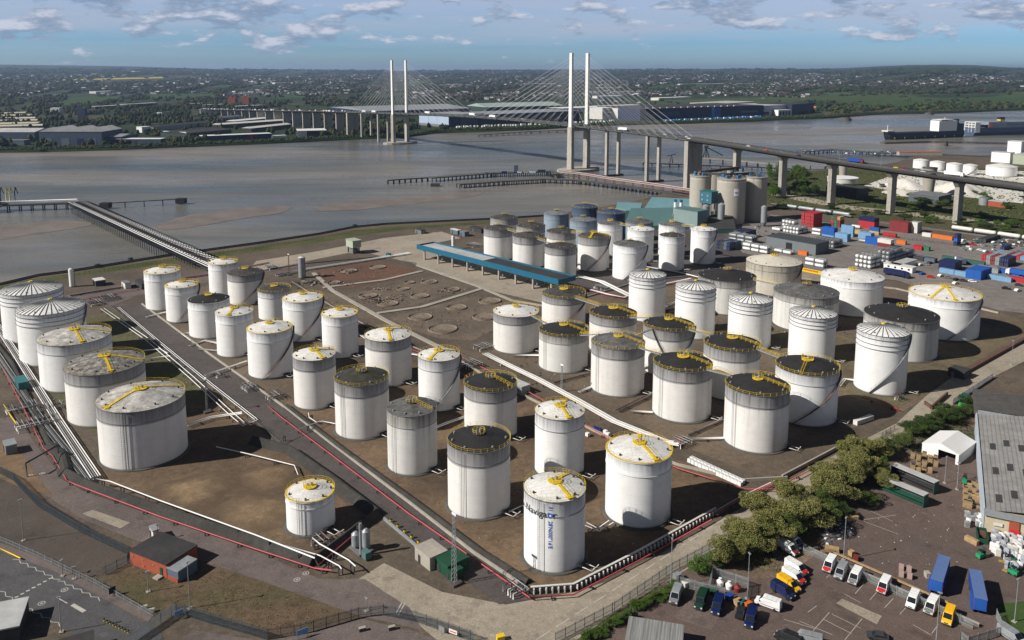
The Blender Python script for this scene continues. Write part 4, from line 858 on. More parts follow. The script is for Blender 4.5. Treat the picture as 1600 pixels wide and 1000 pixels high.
for s, z in ((-2, 3.4), (0, 3.2), (2.2, 5.0), (2.8, 5.0)): MB().tube([(*(la_ + ln * s), z), (*(lb_ + ln * s), z)], .28, 6).build('pipe', K['white'] if s > 2 else K['grey'], J2)
slab(J2, [tuple(la_ + ld * 58), tuple(la_ + ld * 110)], 20, 2.2, 1., K['dark'], 'platform')
MB().box((0, 0, 2.5), (8, 5, 5), .1).build('control_cabin', K['dark'], J2, (*(la_ + ld * 66), 2.2))
for i, (q, m) in enumerate(((62, 'black'), (67, 'cream'), (70.5, 'cream'), (76, 'black'))):
    p = Vector(P(24 - (q - 62) * 1.6, 318, 2)[:2]); MB().tube([(0, 0, 0), (0, 0, 9), (.6, 1, 14)], .5, 6).tube([(0.6, 1, 14), (1.2, 3, 8)], .35, 5).build('loading_arm', K[m] if m == 'black' else mat('pale_yellow_paint', (.5, .47, .15), .6, .1, 1.), J2, (p.x, p.y, 2.2))
W3 = thing('dolphin_walkway', 'thin dark walkway on piles running right to a small mooring dolphin', 'walkway')
wa_, wb_ = P(165, 319, 0), P(283, 312, 0); slab(W3, [wa_, wb_], 1.6, 1.0, .6, K['dark']); pile_row(W3, wa_, wb_, 5, 1.5, .6, K['black'], .4)
for q in (wa_, wb_): MB().box((q[0], q[1], -1), (8, 7, 4.6)).build('dolphin', K['black'], W3)
def jetty(name, label, pts, w, z, n, m=K['dconc'], rail=True):
    o = thing(name, label, 'jetty'); pp = [P(x, y, z) for x, y in pts]; slab(o, pp, w, z, 1.0, m); L0 = 0
    for a, b_ in zip(pp, pp[1:]):
        k = max(2, int(n * (Vector(a) - Vector(b_)).length / sum((Vector(u_) - Vector(v_)).length for u_, v_ in zip(pp, pp[1:])))); pile_row(o, a, b_, min(k, 45), w - 1, z - .8, K['black'], .55)
    if rail: MB().wall([p[:2] for p in pp], w + .4, .35, z - .45).build('fender_beam', K['black'], o)
    return o
jm = jetty('cargo_jetty', 'farther of two mid-river jetties, dark and cluttered with containers', [(672, 277), (770, 269.5), (862, 267), (872, 272)], 11, .8, 40)
jetty('approach_walkway', 'short dark walkway on dolphins at the left tip of the farther mid-river jetty', [(606, 281), (668, 277)], 3, .6, 8, K['dark'])
jetty('cargo_jetty', 'nearer of two mid-river jetties with pale deck curving toward the shore', [(716, 287), (790, 282), (850, 279), (905, 281), (960, 288), (1030, 298), (1085, 307)], 9, .6, 60)
dol = thing('mooring_dolphin', 'small square mooring dolphin standing alone between the mid-river jetties and the mud bank', 'dolphin', P(680, 291, -4)); MB().box((0, 0, 1.2), (9, 7, 3.4)).build('platform', K['dark'], dol); pile_row(dol, (-3.5, 0), (3.5, 0), 2, 5, 1, K['black'], .5)
cv = thing('pipe_gantry', 'red and white railed pipe gantry running from the near pylon to the grain silos', 'pipe gantry')
gp = [P(x, y, 5) for x, y in ((872, 268), (905, 271), (960, 280), (1020, 288), (1085, 298))]
slab(cv, gp, 3, 5, .7, K['conc']); MB().tube([(p[0], p[1] - 1.5, 6) for p in gp], .25, 5).build('pipe', K['pink'], cv); MB().tube([(p[0], p[1] + 1.5, 6) for p in gp], .2, 5).build('pipe', K['white'], cv)
for a, b_ in zip(gp, gp[1:]): pile_row(cv, a, b_, 5, 2, 4.4, K['black'], .3)
gp2 = [(p[0] + 6, p[1] - 14, 3) for p in gp]; g2 = thing('pipe_gantry', 'lower pink railed pipeline beside the nearer mid-river jetty', 'pipe gantry')
MB().tube([(p[0], p[1], 2.6) for p in gp2], .3, 5).build('pipe', K['pink'], g2); MB().tube([(p[0], p[1] - 1.2, 2.6) for p in gp2], .3, 5).build('pipe', K['rust'], g2)
for k, (x, y, m, lb, d) in enumerate([(788, 271, 'navy', 'dark blue container on the farther mid-river jetty', (6, 2.5, 2.6)), (806, 269, 'slate', 'tall slate control cabin on the farther mid-river jetty', (5, 4, 8)), (812, 270, 'white', 'white van on the farther mid-river jetty', (5, 2.2, 2)), (822, 270, 'cream', 'cream cabin on the farther mid-river jetty', (5, 2.4, 2.2)),
        (832, 270, 'white', 'long white container on the farther mid-river jetty', (7, 2.4, 2.5)), (846, 269, 'dark', 'dark machinery block at the right end of the mid-river jetty', (9, 3, 3)), (760, 271, 'grey', 'grey skip on the farther mid-river jetty', (4, 2, 1.5))]):
    q = P(x, y, .9); o = thing('jetty_cabin', lb, 'cabin', q, .1); MB().box((0, 0, d[2] / 2), d).build('body', K[m], o); MB().box((0, 0, d[2] + .06), (d[0] + .2, d[1] + .2, .12)).build('roof', K['grey'], o)
jetty('river_pier', 'pile pier on the far shore with a sloping ramp near the white tower', [(748, 210.5), (830, 205), (884, 203)], 5, .5, 16, K['rust'])
jetty('river_pier', 'curving pale conveyor jetty behind the silos', [(1090, 246), (1150, 250), (1220, 257), (1290, 259), (1345, 256)], 3, 2.5, 20, mat('conveyor_cover', (.45, .40, .33), .8, .2, .2))
jetty('river_pier', 'low dark pile pier behind the near bridge piers', [(1005, 254), (1075, 257), (1160, 260), (1300, 266)], 3, 0, 24, K['dark'])
jetty('ferry_jetty', 'wide jetty deck loaded with cargo below the grey cargo ship', [(1252, 236), (1300, 233), (1372, 238), (1450, 240), (1600, 246)], 16, 1., 40)
jetty('ferry_jetty', 'long low quay between the lagoon and the ferries', [(1380, 222), (1450, 220), (1540, 222), (1700, 226)], 12, -1.5, 30, K['dconc'])
for x, y, lb in ((1323, 188, 'round brick river fort platform standing in open water'), (1452, 179, 'small pile platform in the river off the far bank'), (1476, 228, 'tiny dark mooring post in the lagoon')):
    q = P(x, y, -4); o = thing('river_platform', lb, 'platform', q); MB().cyl((0, 0, -1), 11 if x < 1460 else 5, 6, 12).build('base', K['dconc'], o); MB().cyl((2, 1, 5), 6 if x < 1460 else 3, 2.5, 8).build('superstructure', K['dark'], o)
cr = thing('crane', 'black jib crane on the pier behind the anchor pier', 'crane', P(1103, 246, 0))
MB().tube([(-4, 0, 0), (0, 0, 14), (4, 0, 0)], .9, 4).tube([(0, 0, 0), (0, 0, 14)], .8, 4).build('tower', K['black'], cr); MB().tube([(-2, 0, 15), (22, -2, 3)], .9, 4).build('jib', K['black'], cr); MB().box((0, 0, 14), (5, 4, 4)).build('cab', K['dark'], cr)
q = P(1049, 250, 0); cr2 = thing('crane', 'black crane and hopper standing between the two near side-span piers', 'crane', q); MB().tube([(-2, 0, -4), (0, 0, 7), (2, 0, -4)], .8, 4).build('tower', K['black'], cr2); MB().tube([(-6, 0, 5), (6, 0, 8)], .6, 4).build('jib', K['black'], cr2)
# ================================================================ SHIPS
def hull(o, Lh, Bh, h, m, name='hull', flare=.25, tr=.95):
    n = 18; V = []
    for i in range(n + 1):
        q = i / n; x = (q - .5) * Lh; w = Bh / 2 * (min(1, (1 - q) / flare) ** .55 if q > 1 - flare else 1) * (tr if q < .03 else 1)
        zt = h + (2.2 * max(0, (q - .8) / .2) ** 1.5)
        V += [(x - (0 if q < 1 else 3), -w * .75, 0), (x, -w, h * .45), (x + (2 if q > .97 else 0), -w, zt), (x + (2 if q > .97 else 0), w, zt), (x, w, h * .45), (x - (0 if q < 1 else 3), w * .75, 0)]
    mb = MB().add(V, [(i * 6 + k, i * 6 + 6 + k, i * 6 + 6 + (k + 1) % 6, i * 6 + (k + 1) % 6) for i in range(n) for k in range(5)] + [(0, 1, 2, 3, 4, 5)]); return mb.build(name, m, o)
q1, q2 = P(1384, 219, -4), P(1503, 214, -4); sv = Vector(q1) - Vector(q2)
S1 = thing('cargo_ship', 'dark blue-grey cargo ship with white bridge house and yellow-marked funnel', 'ship', tuple((Vector(q1) + Vector(q2)) / 2 + Vector((0, 8, 0))), math.atan2(sv.y, sv.x)); SL = sv.length
hull(S1, SL, 20, 12, mat('ship_blue_grey', (.035, .05, .075), .6, .2, .05)); MB().box((0, 0, 11.2), (SL * .8, 17, .3)).build('cargo_deck', K['grey'], S1)
MB().box((-SL * .27, 0, 21), (SL * .24, 19, 18)).box((-SL * .25, 0, 31), (SL * .16, 20, 3)).build('bridge_house', K['white'], S1); MB().box((-SL * .1685, 0, 31.2), (.3, 19.5, 1.2)).box((-SL * .22, 10.1, 31.2), (SL * .09, .2, 1.1)).build('bridge_windows', K['glass'], S1)
MB().box((-SL * .435, 0, 18), (SL * .11, 17, 13)).build('aft_house', mat('ship_blue_grey', (.1, .1, .1)), S1); MB().box((-SL * .42, 3, 28), (7, 6, 9)).build('funnel', K['navy'], S1); MB().box((-SL * .42, 3, 28), (7.3, 6.3, 2.2)).build('funnel_band', K['yellow'], S1)
MB().cyl((SL * .46, 0, 14), .5, 11, 6).build('foremast', K['white'], S1); MB().cyl((-SL * .28, 0, 27.5), .4, 9, 6).build('mast', K['white'], S1); MB().box((SL * .45, 0, 15), (16, 14, 2.2)).build('foredeck', K['offwhite'], S1)
for i in range(7): MB().box((SL * (.42 - i * .13), 10.1, 3.2), (2.0, .4, 2.0)).build('hull_mark', K['yellow'] if i < 4 else K['white'], S1)
q1, q2 = P(1519, 212, -4), P(1760, 206, -4); sv = Vector(q1) - Vector(q2)
S2 = thing('ferry', 'large white and blue-grey ferry with open white stern decks, cut by the right edge', 'ferry', tuple((Vector(q1) + Vector(q2)) / 2 + Vector((0, 10, 0))), math.atan2(sv.y, sv.x)); SL = sv.length
hull(S2, -SL, 26, 14, mat('ferry_hull', (.06, .09, .15), .6, .15, .05)); MB().box((-SL * .02, 0, 19), (SL * .88, 25, 11)).build('upper_decks', mat('ferry_upper', (.22, .27, .34), .6, .1, .05), S2)
for k in range(4): MB().box((SL * .47, 0, 10.5 + k * 4.6), (SL * .06, 25.5, .8)).build('stern_deck', K['white'], S2)
for s in (-12, -3, 4, 12): MB().box((SL * .485, s, 15), (SL * .03, 1.6, 19)).build('stern_pillar', K['white'], S2)
MB().box((SL * .44, 0, 12), (SL * .05, 22, 14)).build('stern_hold', K['black'], S2); MB().box((SL * .31, 0, 28), (10, 8, 9)).build('funnel', K['navy'], S2); MB().box((SL * .31, 0, 27), (10.3, 8.3, 2.4)).build('funnel_band', K['yellow'], S2)
wn = None
for i in range(24):
    if wn is None: wn = MB().box((0, 0, 0), (2.4, .3, 1.2)).build('window', K['glass'], S2, (SL * .30, 12.65, 20))
    else: e = wn.copy(); C.objects.link(e); e.parent = S2; e.location = (SL * .30 - i * 5, 12.65, 20)
MB().box((-SL * .28, 0, 27.5), (22, 24, 6)).build('bridge_house', K['white'], S2)
MB().box((SL * .405, 12.7, 19), (9, .3, 8)).build('hull_emblem', mat('faded_orange', (.6, .2, .12), .6, .1, 1.), S2)
# ================================================================ THE FAR BANK
def hzv(x, y):
    d = np.hypot(x, y); px = 800 + F_PX * x / (.99 * y)
    sk = np.interp(px, [a for a, _ in SKY], [b for _, b in SKY]); top = 118 + (107 - sk) * 16000 / 1315
    q = np.clip((d - 3500) / 12500, 0, 1); h = top * q ** 1.25
    h = h + np.where((px > 1320) & (px < 1600), 30 * np.exp(-((px - 1450) / 90) ** 2) * np.sin(math.pi * q), 0)
    h = h + 5 * np.sin(x / 900 + 1.3) * np.sin(y / 1300) * np.minimum(1, q * 6) * (1 - q)
    return np.where(d < 3500, -1., -1 + h)
DS = np.geomspace(1000, 15500, 260)
def G(px, py):
    """photo pixels -> points on the far terrain"""
    px, py = np.atleast_1d(np.asarray(px, float)), np.atleast_1d(np.asarray(py, float))
    X = (px[:, None] - 800) / F_PX * (DS[None] * CT + (CAM_H) * ST); Y = np.broadcast_to(DS[None], X.shape)
    Z = hzv(X, Y); zc_ = Y * CT - (Z - CAM_H) * ST; yy = YP + F_PX * (-Y * ST - (Z - CAM_H) * CT) / zc_
    i = np.argmin(np.abs(yy - py[:, None]), 1); k = np.arange(len(px)); return np.stack([X[k, i], Y[k, i], Z[k, i]], 1)
def g1(x, y): return Vector(G(x, y)[0])
# fields that show their own colour
def field(px, m, z=1.0):
    pts = []
    for i in range(len(px)):
        a, b_ = px[i], px[(i + 1) % len(px)]
        for q in range(6): pts.append(g1(a[0] + (b_[0] - a[0]) * q / 6, a[1] + (b_[1] - a[1]) * q / 6))
    c = sum(pts, Vector()) / len(pts); vs = [(p.x, p.y, p.z + z) for p in pts] + [(c.x, c.y, c.z + z)]; n = len(pts)
    structure(MB().add(vs, [(i, (i + 1) % n, n) for i in range(n)]).build('field', m))
fg = mat('meadow_green', (.042, .078, .022), 1., .2, .004, spec=.1); fb = mat('ploughed_brown', (.085, .07, .045), 1., .2, .004, spec=.1); fl = mat('pasture_green', (.058, .088, .03), 1., .25, .003, spec=.1)
field([(90, 124.5), (255, 120.5), (257, 122.5), (180, 124.5), (96, 126)], mat('rape_yellow', (.42, .36, .03), 1., .1, .01), 2.)
field([(420, 148), (520, 146), (530, 152), (430, 155)], fg); field([(560, 128), (700, 127), (700, 130), (580, 131)], fl); field([(300, 133), (420, 131), (425, 135), (320, 137)], fl)
field([(145, 111), (176, 110.8), (176, 112.2), (145, 112.4)], MATS['rape_yellow'], 2.)
for p_, m in (([(80, 164), (110, 153), (190, 150), (180, 158), (120, 166)], fg), ([(215, 148), (330, 145), (345, 153), (240, 155)], fg), ([(990, 158), (1600, 140), (1640, 150), (1500, 158), (1200, 160), (1050, 168)], fl), ([(980, 132), (1260, 134), (1260, 140), (1010, 143)], fg),
              ([(1260, 138), (1640, 139), (1640, 148), (1300, 150)], fl), ([(1300, 160), (1640, 150), (1640, 164), (1350, 168)], fg), ([(1280, 173), (1345, 167), (1480, 170), (1500, 173.5), (1350, 176), (1290, 181)], fb), ([(0, 118), (80, 119), (70, 123), (0, 123)], fg), ([(120, 127), (250, 124), (250, 127), (140, 129)], fb), ([(200, 118.5), (330, 118), (330, 120.5), (260, 121)], fb)):
    field(p_, m)
# ---- woods and scattered trees: far-off masses, one object each
ICO = None
def ico():
    global ICO
    if ICO is None:
        import bmesh
        bm_ = bmesh.new(); bmesh.ops.create_icosphere(bm_, subdivisions=1, radius=1); bm_.verts.ensure_lookup_table()
        ICO = (np.array([v.co[:] for v in bm_.verts]), np.array([[v.index for v in f.verts] for f in bm_.faces])); bm_.free()
    return ICO
def clumps(name, P3, R, Hh, mats, sub=3):
    """each centre becomes a few rough lumps of different height"""
    V0, F0 = ico(); n = len(P3); VV = []; FF = []; MI = []; k = 0
    for j in range(sub):
        r = R * rng.uniform(.45, .8, n); off = rng.normal(0, .5, (n, 2)) * R[:, None]; h = Hh * rng.uniform(.5, 1.0, n)
        c = P3.copy(); c[:, :2] += off; c[:, 2] += h * .45
        v = V0[None] * (1 + rng.uniform(-.28, .28, (n, len(V0), 1))) * np.stack([r, r, h * .6], 1)[:, None, :] + c[:, None, :]
        VV.append(v.reshape(-1, 3)); FF.append((F0[None] + (np.arange(n) * len(V0))[:, None, None] + k).reshape(-1, 3)); k += n * len(V0)
        MI.append(np.repeat(rng.integers(0, len(mats), n), len(F0)))
    return fastmesh(name, np.concatenate(VV), np.concatenate(FF), mats, np.concatenate(MI))
fol = [mat('foliage_dark', (.018, .03, .014), 1., .3, .2, spec=.05), mat('foliage_mid', (.036, .055, .02), 1., .3, .2, spec=.05), mat('foliage_olive', (.07, .075, .028), 1., .3, .2, spec=.05), mat('foliage_brown', (.055, .045, .03), 1., .3, .2, spec=.05)]
def patchy(x, y): return np.sin(x / 37 + 1.7 * np.sin(y / 7)) + np.sin(y / 3.1 + x / 90) + np.sin(x / 11 + y / 2.)
def scatter(n, x0, x1, ylo, yhi, p=1.0, thr=-.6):
    x = rng.uniform(x0, x1, n); q = rng.uniform(0, 1, n) ** p; lo = np.interp(x, *ylo) if isinstance(ylo, tuple) else ylo; hi = np.interp(x, *yhi) if isinstance(yhi, tuple) else yhi
    y = lo + (hi - lo) * q; k = patchy(x, y) > thr; return x[k], y[k]
SHX = ([a for a, _ in FAR], [b_ - 2.0 for _, b_ in FAR])
def inside(x, y, poly):
    c = np.zeros(len(x), bool); n = len(poly)
    for i in range(n):
        (x1, y1), (x2, y2) = poly[i], poly[(i + 1) % n]
        c ^= ((y1 > y) != (y2 > y)) & (x < (x2 - x1) * (y - y1) / (y2 - y1 + 1e-9) + x1)
    return c
OPEN = [[(85, 163), (112, 153), (188, 151), (178, 158), (120, 165)], [(218, 148), (330, 146), (340, 152), (240, 154)], [(88, 126), (255, 119), (258, 127), (120, 129)], [(1050, 166), (1100, 157), (1640, 142), (1640, 164), (1350, 167), (1200, 163)], [(0, 225), (0, 200), (190, 198), (250, 215), (250, 226)],
        [(640, 200), (560, 172), (600, 156), (840, 158), (900, 150), (1200, 150), (1275, 165), (1275, 186), (1080, 191), (760, 203)], [(250, 219), (250, 200), (370, 198), (400, 190), (520, 190), (515, 220)], [(440, 145), (455, 145), (500, 175), (450, 180)]]
def keep(x, y, frac=.0):
    m = np.ones(len(x), bool)
    for pl in OPEN: m &= ~(inside(x, y, pl) & (rng.uniform(0, 1, len(x)) > frac))
    return x[m], y[m]
x, y = keep(*scatter(2600, -60, 700, 165, ([-60, 200, 560, 640, 700], [230, 228, 213, 208, 203]), 1., -.9), .10)
g = G(x, y); clumps('riverside_trees', g, rng.uniform(4, 8, len(g)), rng.uniform(8, 15, len(g)), fol)['kind'] = 'stuff'
x, y = keep(*scatter(3800, -60, 1680, 138, 170, 1., -.7), .06)
g = G(x, y); clumps('woodland', g, rng.uniform(6, 12, len(g)), rng.uniform(9, 15, len(g)), fol)['kind'] = 'stuff'
x, y = keep(*scatter(13000, -100, 1700, 113, 146, 1., -1.3), .1)
g = G(x, y); clumps('distant_woodland', g, rng.uniform(8, 24, len(g)), rng.uniform(10, 17, len(g)), fol[:2] + fol[3:], 2)['kind'] = 'stuff'
x, y = scatter(5500, -100, 1700, 108, 118, 1., -1.)
g = G(x, y); clumps('hilltop_woodland', g, rng.uniform(30, 90, len(g)), rng.uniform(14, 30, len(g)), fol[:2], 1)['kind'] = 'stuff'
x, y = keep(*scatter(900, 1180, 1640, 158, ([1180, 1300, 1345, 1480, 1640], [180, 180, 175, 172, 167]), 1., -.5), .25)
g = G(x, y); clumps('marsh_scrub', g, rng.uniform(5, 11, len(g)), rng.uniform(7, 13, len(g)), fol[:3])['kind'] = 'stuff'
bx = rng.uniform(-60, 1660, 2600); by = np.interp(bx, SHX[0], SHX[1]) + rng.uniform(-1.2, 1.2, len(bx)); g = G(bx, by); clumps('bank_scrub', g, rng.uniform(1.5, 4.5, len(g)), rng.uniform(1.5, 5, len(g)), [fol[1], fol[2], fol[1]], 2)['kind'] = 'stuff'
# ---- town beyond: past counting, one object per density zone
town_m = [mat('town_white', (.50, .49, .48), .8, .1, .1), mat('town_brick', (.10, .07, .06), .9, .2, .1), mat('town_red_roof', (.115, .07, .058), .9, .2, .1), mat('town_grey', (.20, .20, .20), .9, .2, .1), mat('town_slate', (.07, .07, .08), .9, .2, .1), mat('town_cream', (.42, .37, .30), .9, .1, .1)]
def houses(name, g, ln, wd, ht):
    n = len(g); a = rng.uniform(-.5, .9, n); V0 = np.array([(-1, -1, 0), (1, -1, 0), (1, 1, 0), (-1, 1, 0), (-1, -1, 1), (1, -1, 1), (1, 1, 1), (-1, 1, 1), (-1, 0, 1.7), (1, 0, 1.7)], float)
    F4 = np.array([(0, 1, 5, 4), (1, 2, 6, 5), (2, 3, 7, 6), (3, 0, 4, 7), (4, 5, 9, 8), (6, 7, 8, 9), (4, 8, 7, 7), (5, 6, 9, 9)]); F4[6] = (7, 4, 8, 8); F4[7] = (5, 6, 9, 9)
    v = V0[None] * np.stack([ln / 2, wd / 2, ht], 1)[:, None, :]; ca, sa = np.cos(a)[:, None], np.sin(a)[:, None]
    X = v[..., 0] * ca - v[..., 1] * sa; Y = v[..., 0] * sa + v[..., 1] * ca; v = np.stack([X, Y, v[..., 2]], -1) + g[:, None, :]
    FQ = (F4[None, :6] + (np.arange(n) * 10)[:, None, None]).reshape(-1, 4); wall = rng.choice([0, 1, 3, 4, 1, 4], n); roof = rng.choice([2, 4, 3, 4, 4, 0, 4], n)
    mi = np.stack([wall] * 4 + [roof] * 2, 1).ravel(); o = fastmesh(name, v.reshape(-1, 3), FQ, town_m, mi); o['kind'] = 'stuff'; return o
def town(name, n, x0, x1, y0, y1, ln=(9, 34), ht=(4, 8), thr=-.5):
    x, y = keep(*scatter(n, x0, x1, y0, y1, 1., thr), .1); g = G(x, y); return houses(name, g, rng.uniform(*ln, len(g)), rng.uniform(8, 13, len(g)), rng.uniform(*ht, len(g)))
town('distant_town', 5600, 380, 1280, 114, 150, (7, 24), (4, 7), -.6); town('distant_town', 3400, 1200, 1680, 111, 137, (8, 26), (4, 7), -.6); town('distant_town', 1500, -60, 420, 116, 150, (8, 26)); town('riverside_estate', 700, 640, 1260, 146, 166, (8, 20), (4, 7), -1.5)
x, y = scatter(1200, -60, 1660, 110, 120, 1., .4); g = G(x, y); houses('distant_village', g, rng.uniform(20, 70, len(g)), rng.uniform(10, 20, len(g)), rng.uniform(5, 10, len(g)))
# ---- individual sheds, works and warehouses of the far bank
def shed(label, a, b_, depth, h, wall, roof, name='industrial_shed', cat='shed', style='flat', group=None, parts=(), rise=None, loc=None):
    """a, b_: photo pixels of the base of the side facing us; depth in metres away from us"""
    A = g1(*a); B = g1(*b_); A.z = B.z = min(A.z, B.z); d = B - A; Ln = d.length; rz = math.atan2(d.y, d.x)
    o = thing(name, label, cat, tuple(A), rz, group)
    MB().box((Ln / 2, depth / 2, h / 2 - .5), (Ln, depth, h + 1)).build('wall', wall, o)
    r = rise if rise is not None else max(1., min(depth, Ln) * .10)
    if style == 'flat': MB().box((Ln / 2, depth / 2, h + .45), (Ln + .6, depth + .6, .5)).build('roof', roof, o)
    elif style == 'gable_x':  # ridge parallel to the front
        MB().add([(-.5, -.5, h), (Ln + .5, -.5, h), (Ln + .5, depth + .5, h), (-.5, depth + .5, h), (-.5, depth / 2, h + r), (Ln + .5, depth / 2, h + r)], [(0, 1, 5, 4), (2, 3, 4, 5), (1, 2, 5), (3, 0, 4)]).build('roof', roof, o)
    else:
        k = int(style.split()[1]) if ' ' in style else 1; mb = MB()
        for i in range(k):
            x0, x1 = Ln * i / k, Ln * (i + 1) / k; mb.add([(x0, -.5, h), (x1, -.5, h), (x1, depth + .5, h), (x0, depth + .5, h), ((x0 + x1) / 2, -.5, h + r), ((x0 + x1) / 2, depth + .5, h + r)], [(0, 4, 5, 3), (4, 1, 2, 5), (0, 1, 4), (2, 3, 5)])
        mb.build('roof', roof, o)
    for nm, m, x0, x1, z0, z1 in parts: MB().box(((x0 + x1) / 2 * Ln, -.15, (z0 + z1) / 2 * h), ((x1 - x0) * Ln, .3, (z1 - z0) * h)).build(nm, m, o)
    return o
bl = mat('dull_blue_cladding', (.045, .065, .105), .7, .12, .03); dkb = mat('navy_cladding', (.012, .022, .06), .6, .1, .02); lb_ = mat('pale_blue_cladding', (.36, .44, .56), .6, .08, .05); dgr = mat('dark_green_cladding', (.03, .05, .045), .8, .15, .05)
shed('great dark blue-grey works shed with wavy multi-gabled pale roof on the far left bank', (62, 226.5), (160, 226.5), 70, 21, bl, K['roofpale'], 'works_building', 'works', 'gable 3', rise=6, parts=[('door', K['slate'], .08, .2, 0, .5), ('door', K['slate'], .35, .48, 0, .5), ('panel', K['navy'], .6, .7, 0, .5), ('door', K['slate'], .78, .9, 0, .5)])
shed('lower blue-grey wing with pale roof at the far left edge of the far bank', (-30, 221), (55, 221), 60, 15, bl, K['roofpale'], 'works_building', 'works', 'gable_x', rise=5)
shed('low striped dark shed at the water end of the far left works', (-30, 227), (38, 227), 18, 7, K['slate'], K['grey'], style='flat')
shed('right lean-to wing of the great far-left works with grey glazed roof', (163, 225), (190, 225), 60, 12, bl, K['galv'], 'works_building', 'works', 'gable_x')
shed('long white-roofed blue shed on the bank right of the great works', (181, 226), (251, 225), 20, 8, bl, K['white'], style='flat', parts=[('door', K['dark'], .38, .46, 0, .8)])
shed('big shed with white gable end and long dark green flank', (256, 217), (291, 219), 3, 13, K['white'], K['white'])
shed('long dark green shed with dark roof beside the white gable end', (291, 219), (362, 213), 60, 12, dgr, K['roofdark'], style='gable_x', rise=3)
shed('long blue shed with white roof and red end panel on the far bank', (316, 221.5), (425, 217), 22, 9, dkb, K['white'], style='flat', parts=[('end_panel', K['red'], .68, .715, 0, .9), ('end_wall', K['offwhite'], 0, .03, 0, 1)])
shed('white-ended shed with pale roof nearest the far viaduct piers', (466, 215), (511, 214), 50, 11, K['roofdark'], K['white'], style='flat', parts=[('end_wall', K['offwhite'], 0, .3, 0, 1)])
shed('low white kiosk building on the bank in front of the viaduct', (428, 215.5), (448, 215), 10, 3.5, K['white'], K['white'])
for i, (a, b_, m, lb) in enumerate([((343, 201), (463, 193), K['offwhite'], 'long cream-roofed shed, front one of the row left of the viaduct'), ((367, 195), (438, 188), K['white'], 'long white-roofed shed, middle of the row left of the viaduct'), ((393, 207), (455, 200), K['offwhite'], 'cream-roofed shed just behind the white-ended one'),
        ((240, 205), (330, 196), K['roofdark'], 'dark-roofed shed behind the dark green one'), ((303, 191), (342, 190), dgr, 'green-grey shed with pale gable behind the dark roofs'), ((345, 190), (378, 187), K['slate'], 'purple-grey shed left of the long white roofs')]):
    shed(lb, a, b_, 22, 8, K['roofdark'] if i < 3 else K['galv'], m, style='gable_x', rise=2.5)
for i in range(6):
    shed('cream saw-tooth shed row at the far left, row counted %s from the river' % ('first', 'second', 'third', 'fourth', 'fifth', 'sixth')[i], (-20 + i * 2, 202 - i * 4.2), (66 - i * 4, 200.5 - i * 4.2), 18, 5, K['dark'], mat('cream_roof_sheet', (.50, .46, .36), .8, .1, .05), style='gable_x', rise=3)
for x_, lb in ((362, 'left one of two red brick tower blocks on the far bank'), (383, 'right one of two red brick tower blocks on the far bank')):
    o = shed(lb, (x_ - 6, 165.5), (x_ + 6, 165.5), 24, 26, mat('tower_brick', (.26, .085, .065), .9, .15, .1), K['brick'], 'tower_block', 'tower block', 'flat'); MB().box((8, 8, 29), (7, 7, 5)).box((19, 14, 28), (5, 5, 4)).build('roof_turret', K['brick'], o)
for a, b_, h, w_, r_, lb in [((149, 171), (200, 168), 8, K['roofdark'], K['white'], 'long flat white-roofed unit in the trees of the far bank'), ((186, 168), (246, 165), 9, K['roofdark'], K['white'], 'second long white-roofed unit in the trees, right of the first'), ((296, 166), (322, 164.5), 7, K['galv'], K['offwhite'], 'small pale-roofed unit left of the brick towers'),
        ((322, 168), (350, 167), 8, K['galv'], K['white'], 'white-roofed unit just left of the brick towers'), ((372, 171), (414, 169), 9, K['slate'], K['white'], 'white-roofed unit just right of the brick towers'), ((79, 177), (93, 177), 14, K['offwhite'], K['white'], 'pale stepped office block among trees at left'), ((313, 178), (350, 177), 12, K['offwhite'], K['galv'], 'pale two-part office block with dark middle'),
        ((253, 182), (275, 180), 10, K['offwhite'], K['green'], 'cream office building hidden by trees'), ((363, 181), (378, 180), 8, K['white'], K['white'], 'bright white box building in the estate'), ((378, 178), (390, 177.5), 6, K['teal'], mat('turquoise_roof', (.05, .38, .30), .6, .1, .1), 'small building with turquoise roof'), ((222, 207), (236, 206), 10, K['white'], K['white'], 'narrow white silo building left of the white gable end'),
        ((236, 209), (256, 208), 4, K['red'], mat('turquoise_roof', (.1, .1, .1)), 'low turquoise-roofed store in front of stacked goods'), ((404, 180), (440, 177), 8, K['brick'], K['roofpale'], 'low brown shed left of the motorway ramp')]:
    shed(lb, a, b_, 16, h, w_, r_, 'estate_building', 'building')
bd_ = shed('tall dark flood barrier gate tower standing among trees', (122, 190), (134, 190), 8, 30, dkb, K['slate'], 'barrier_gate', 'gate tower')
# right of the far pylon: distribution park
shed('huge grey-roofed warehouse behind the far pylon with dark blue front', (574, 183), (735, 178), 260, 15, dkb, K['galv'], 'warehouse', 'warehouse', 'gable_x', rise=7, parts=[('dock_door', K['slate'], .1, .2, 0, .6), ('dock_door', K['slate'], .5, .6, 0, .6)])
o = shed('long navy warehouse on the far shore whose left end is pale blue', (702, 199), (905, 189), 110, 23, dkb, K['galv'], 'warehouse', 'warehouse', 'flat', parts=[('bay_panel', bl, .08, .2, 0, .75), ('dock_door', K['slate'], .42, .47, .3, .8), ('bay_panel', K['navy'], .5, .68, .3, .9), ('glass_bay', K['glass'], .72, .97, .2, .9)])
shed('pale blue gable end block adjoining the long navy warehouse', (655, 195), (701, 199.2), 95, 25, lb_, K['galv'], 'warehouse', 'warehouse', 'flat', parts=[('wall_panel', lb_, .1, .33, .3, .95), ('wall_panel', lb_, .4, .62, .3, .95), ('plinth', K['grey'], 0, 1, 0, .2)])
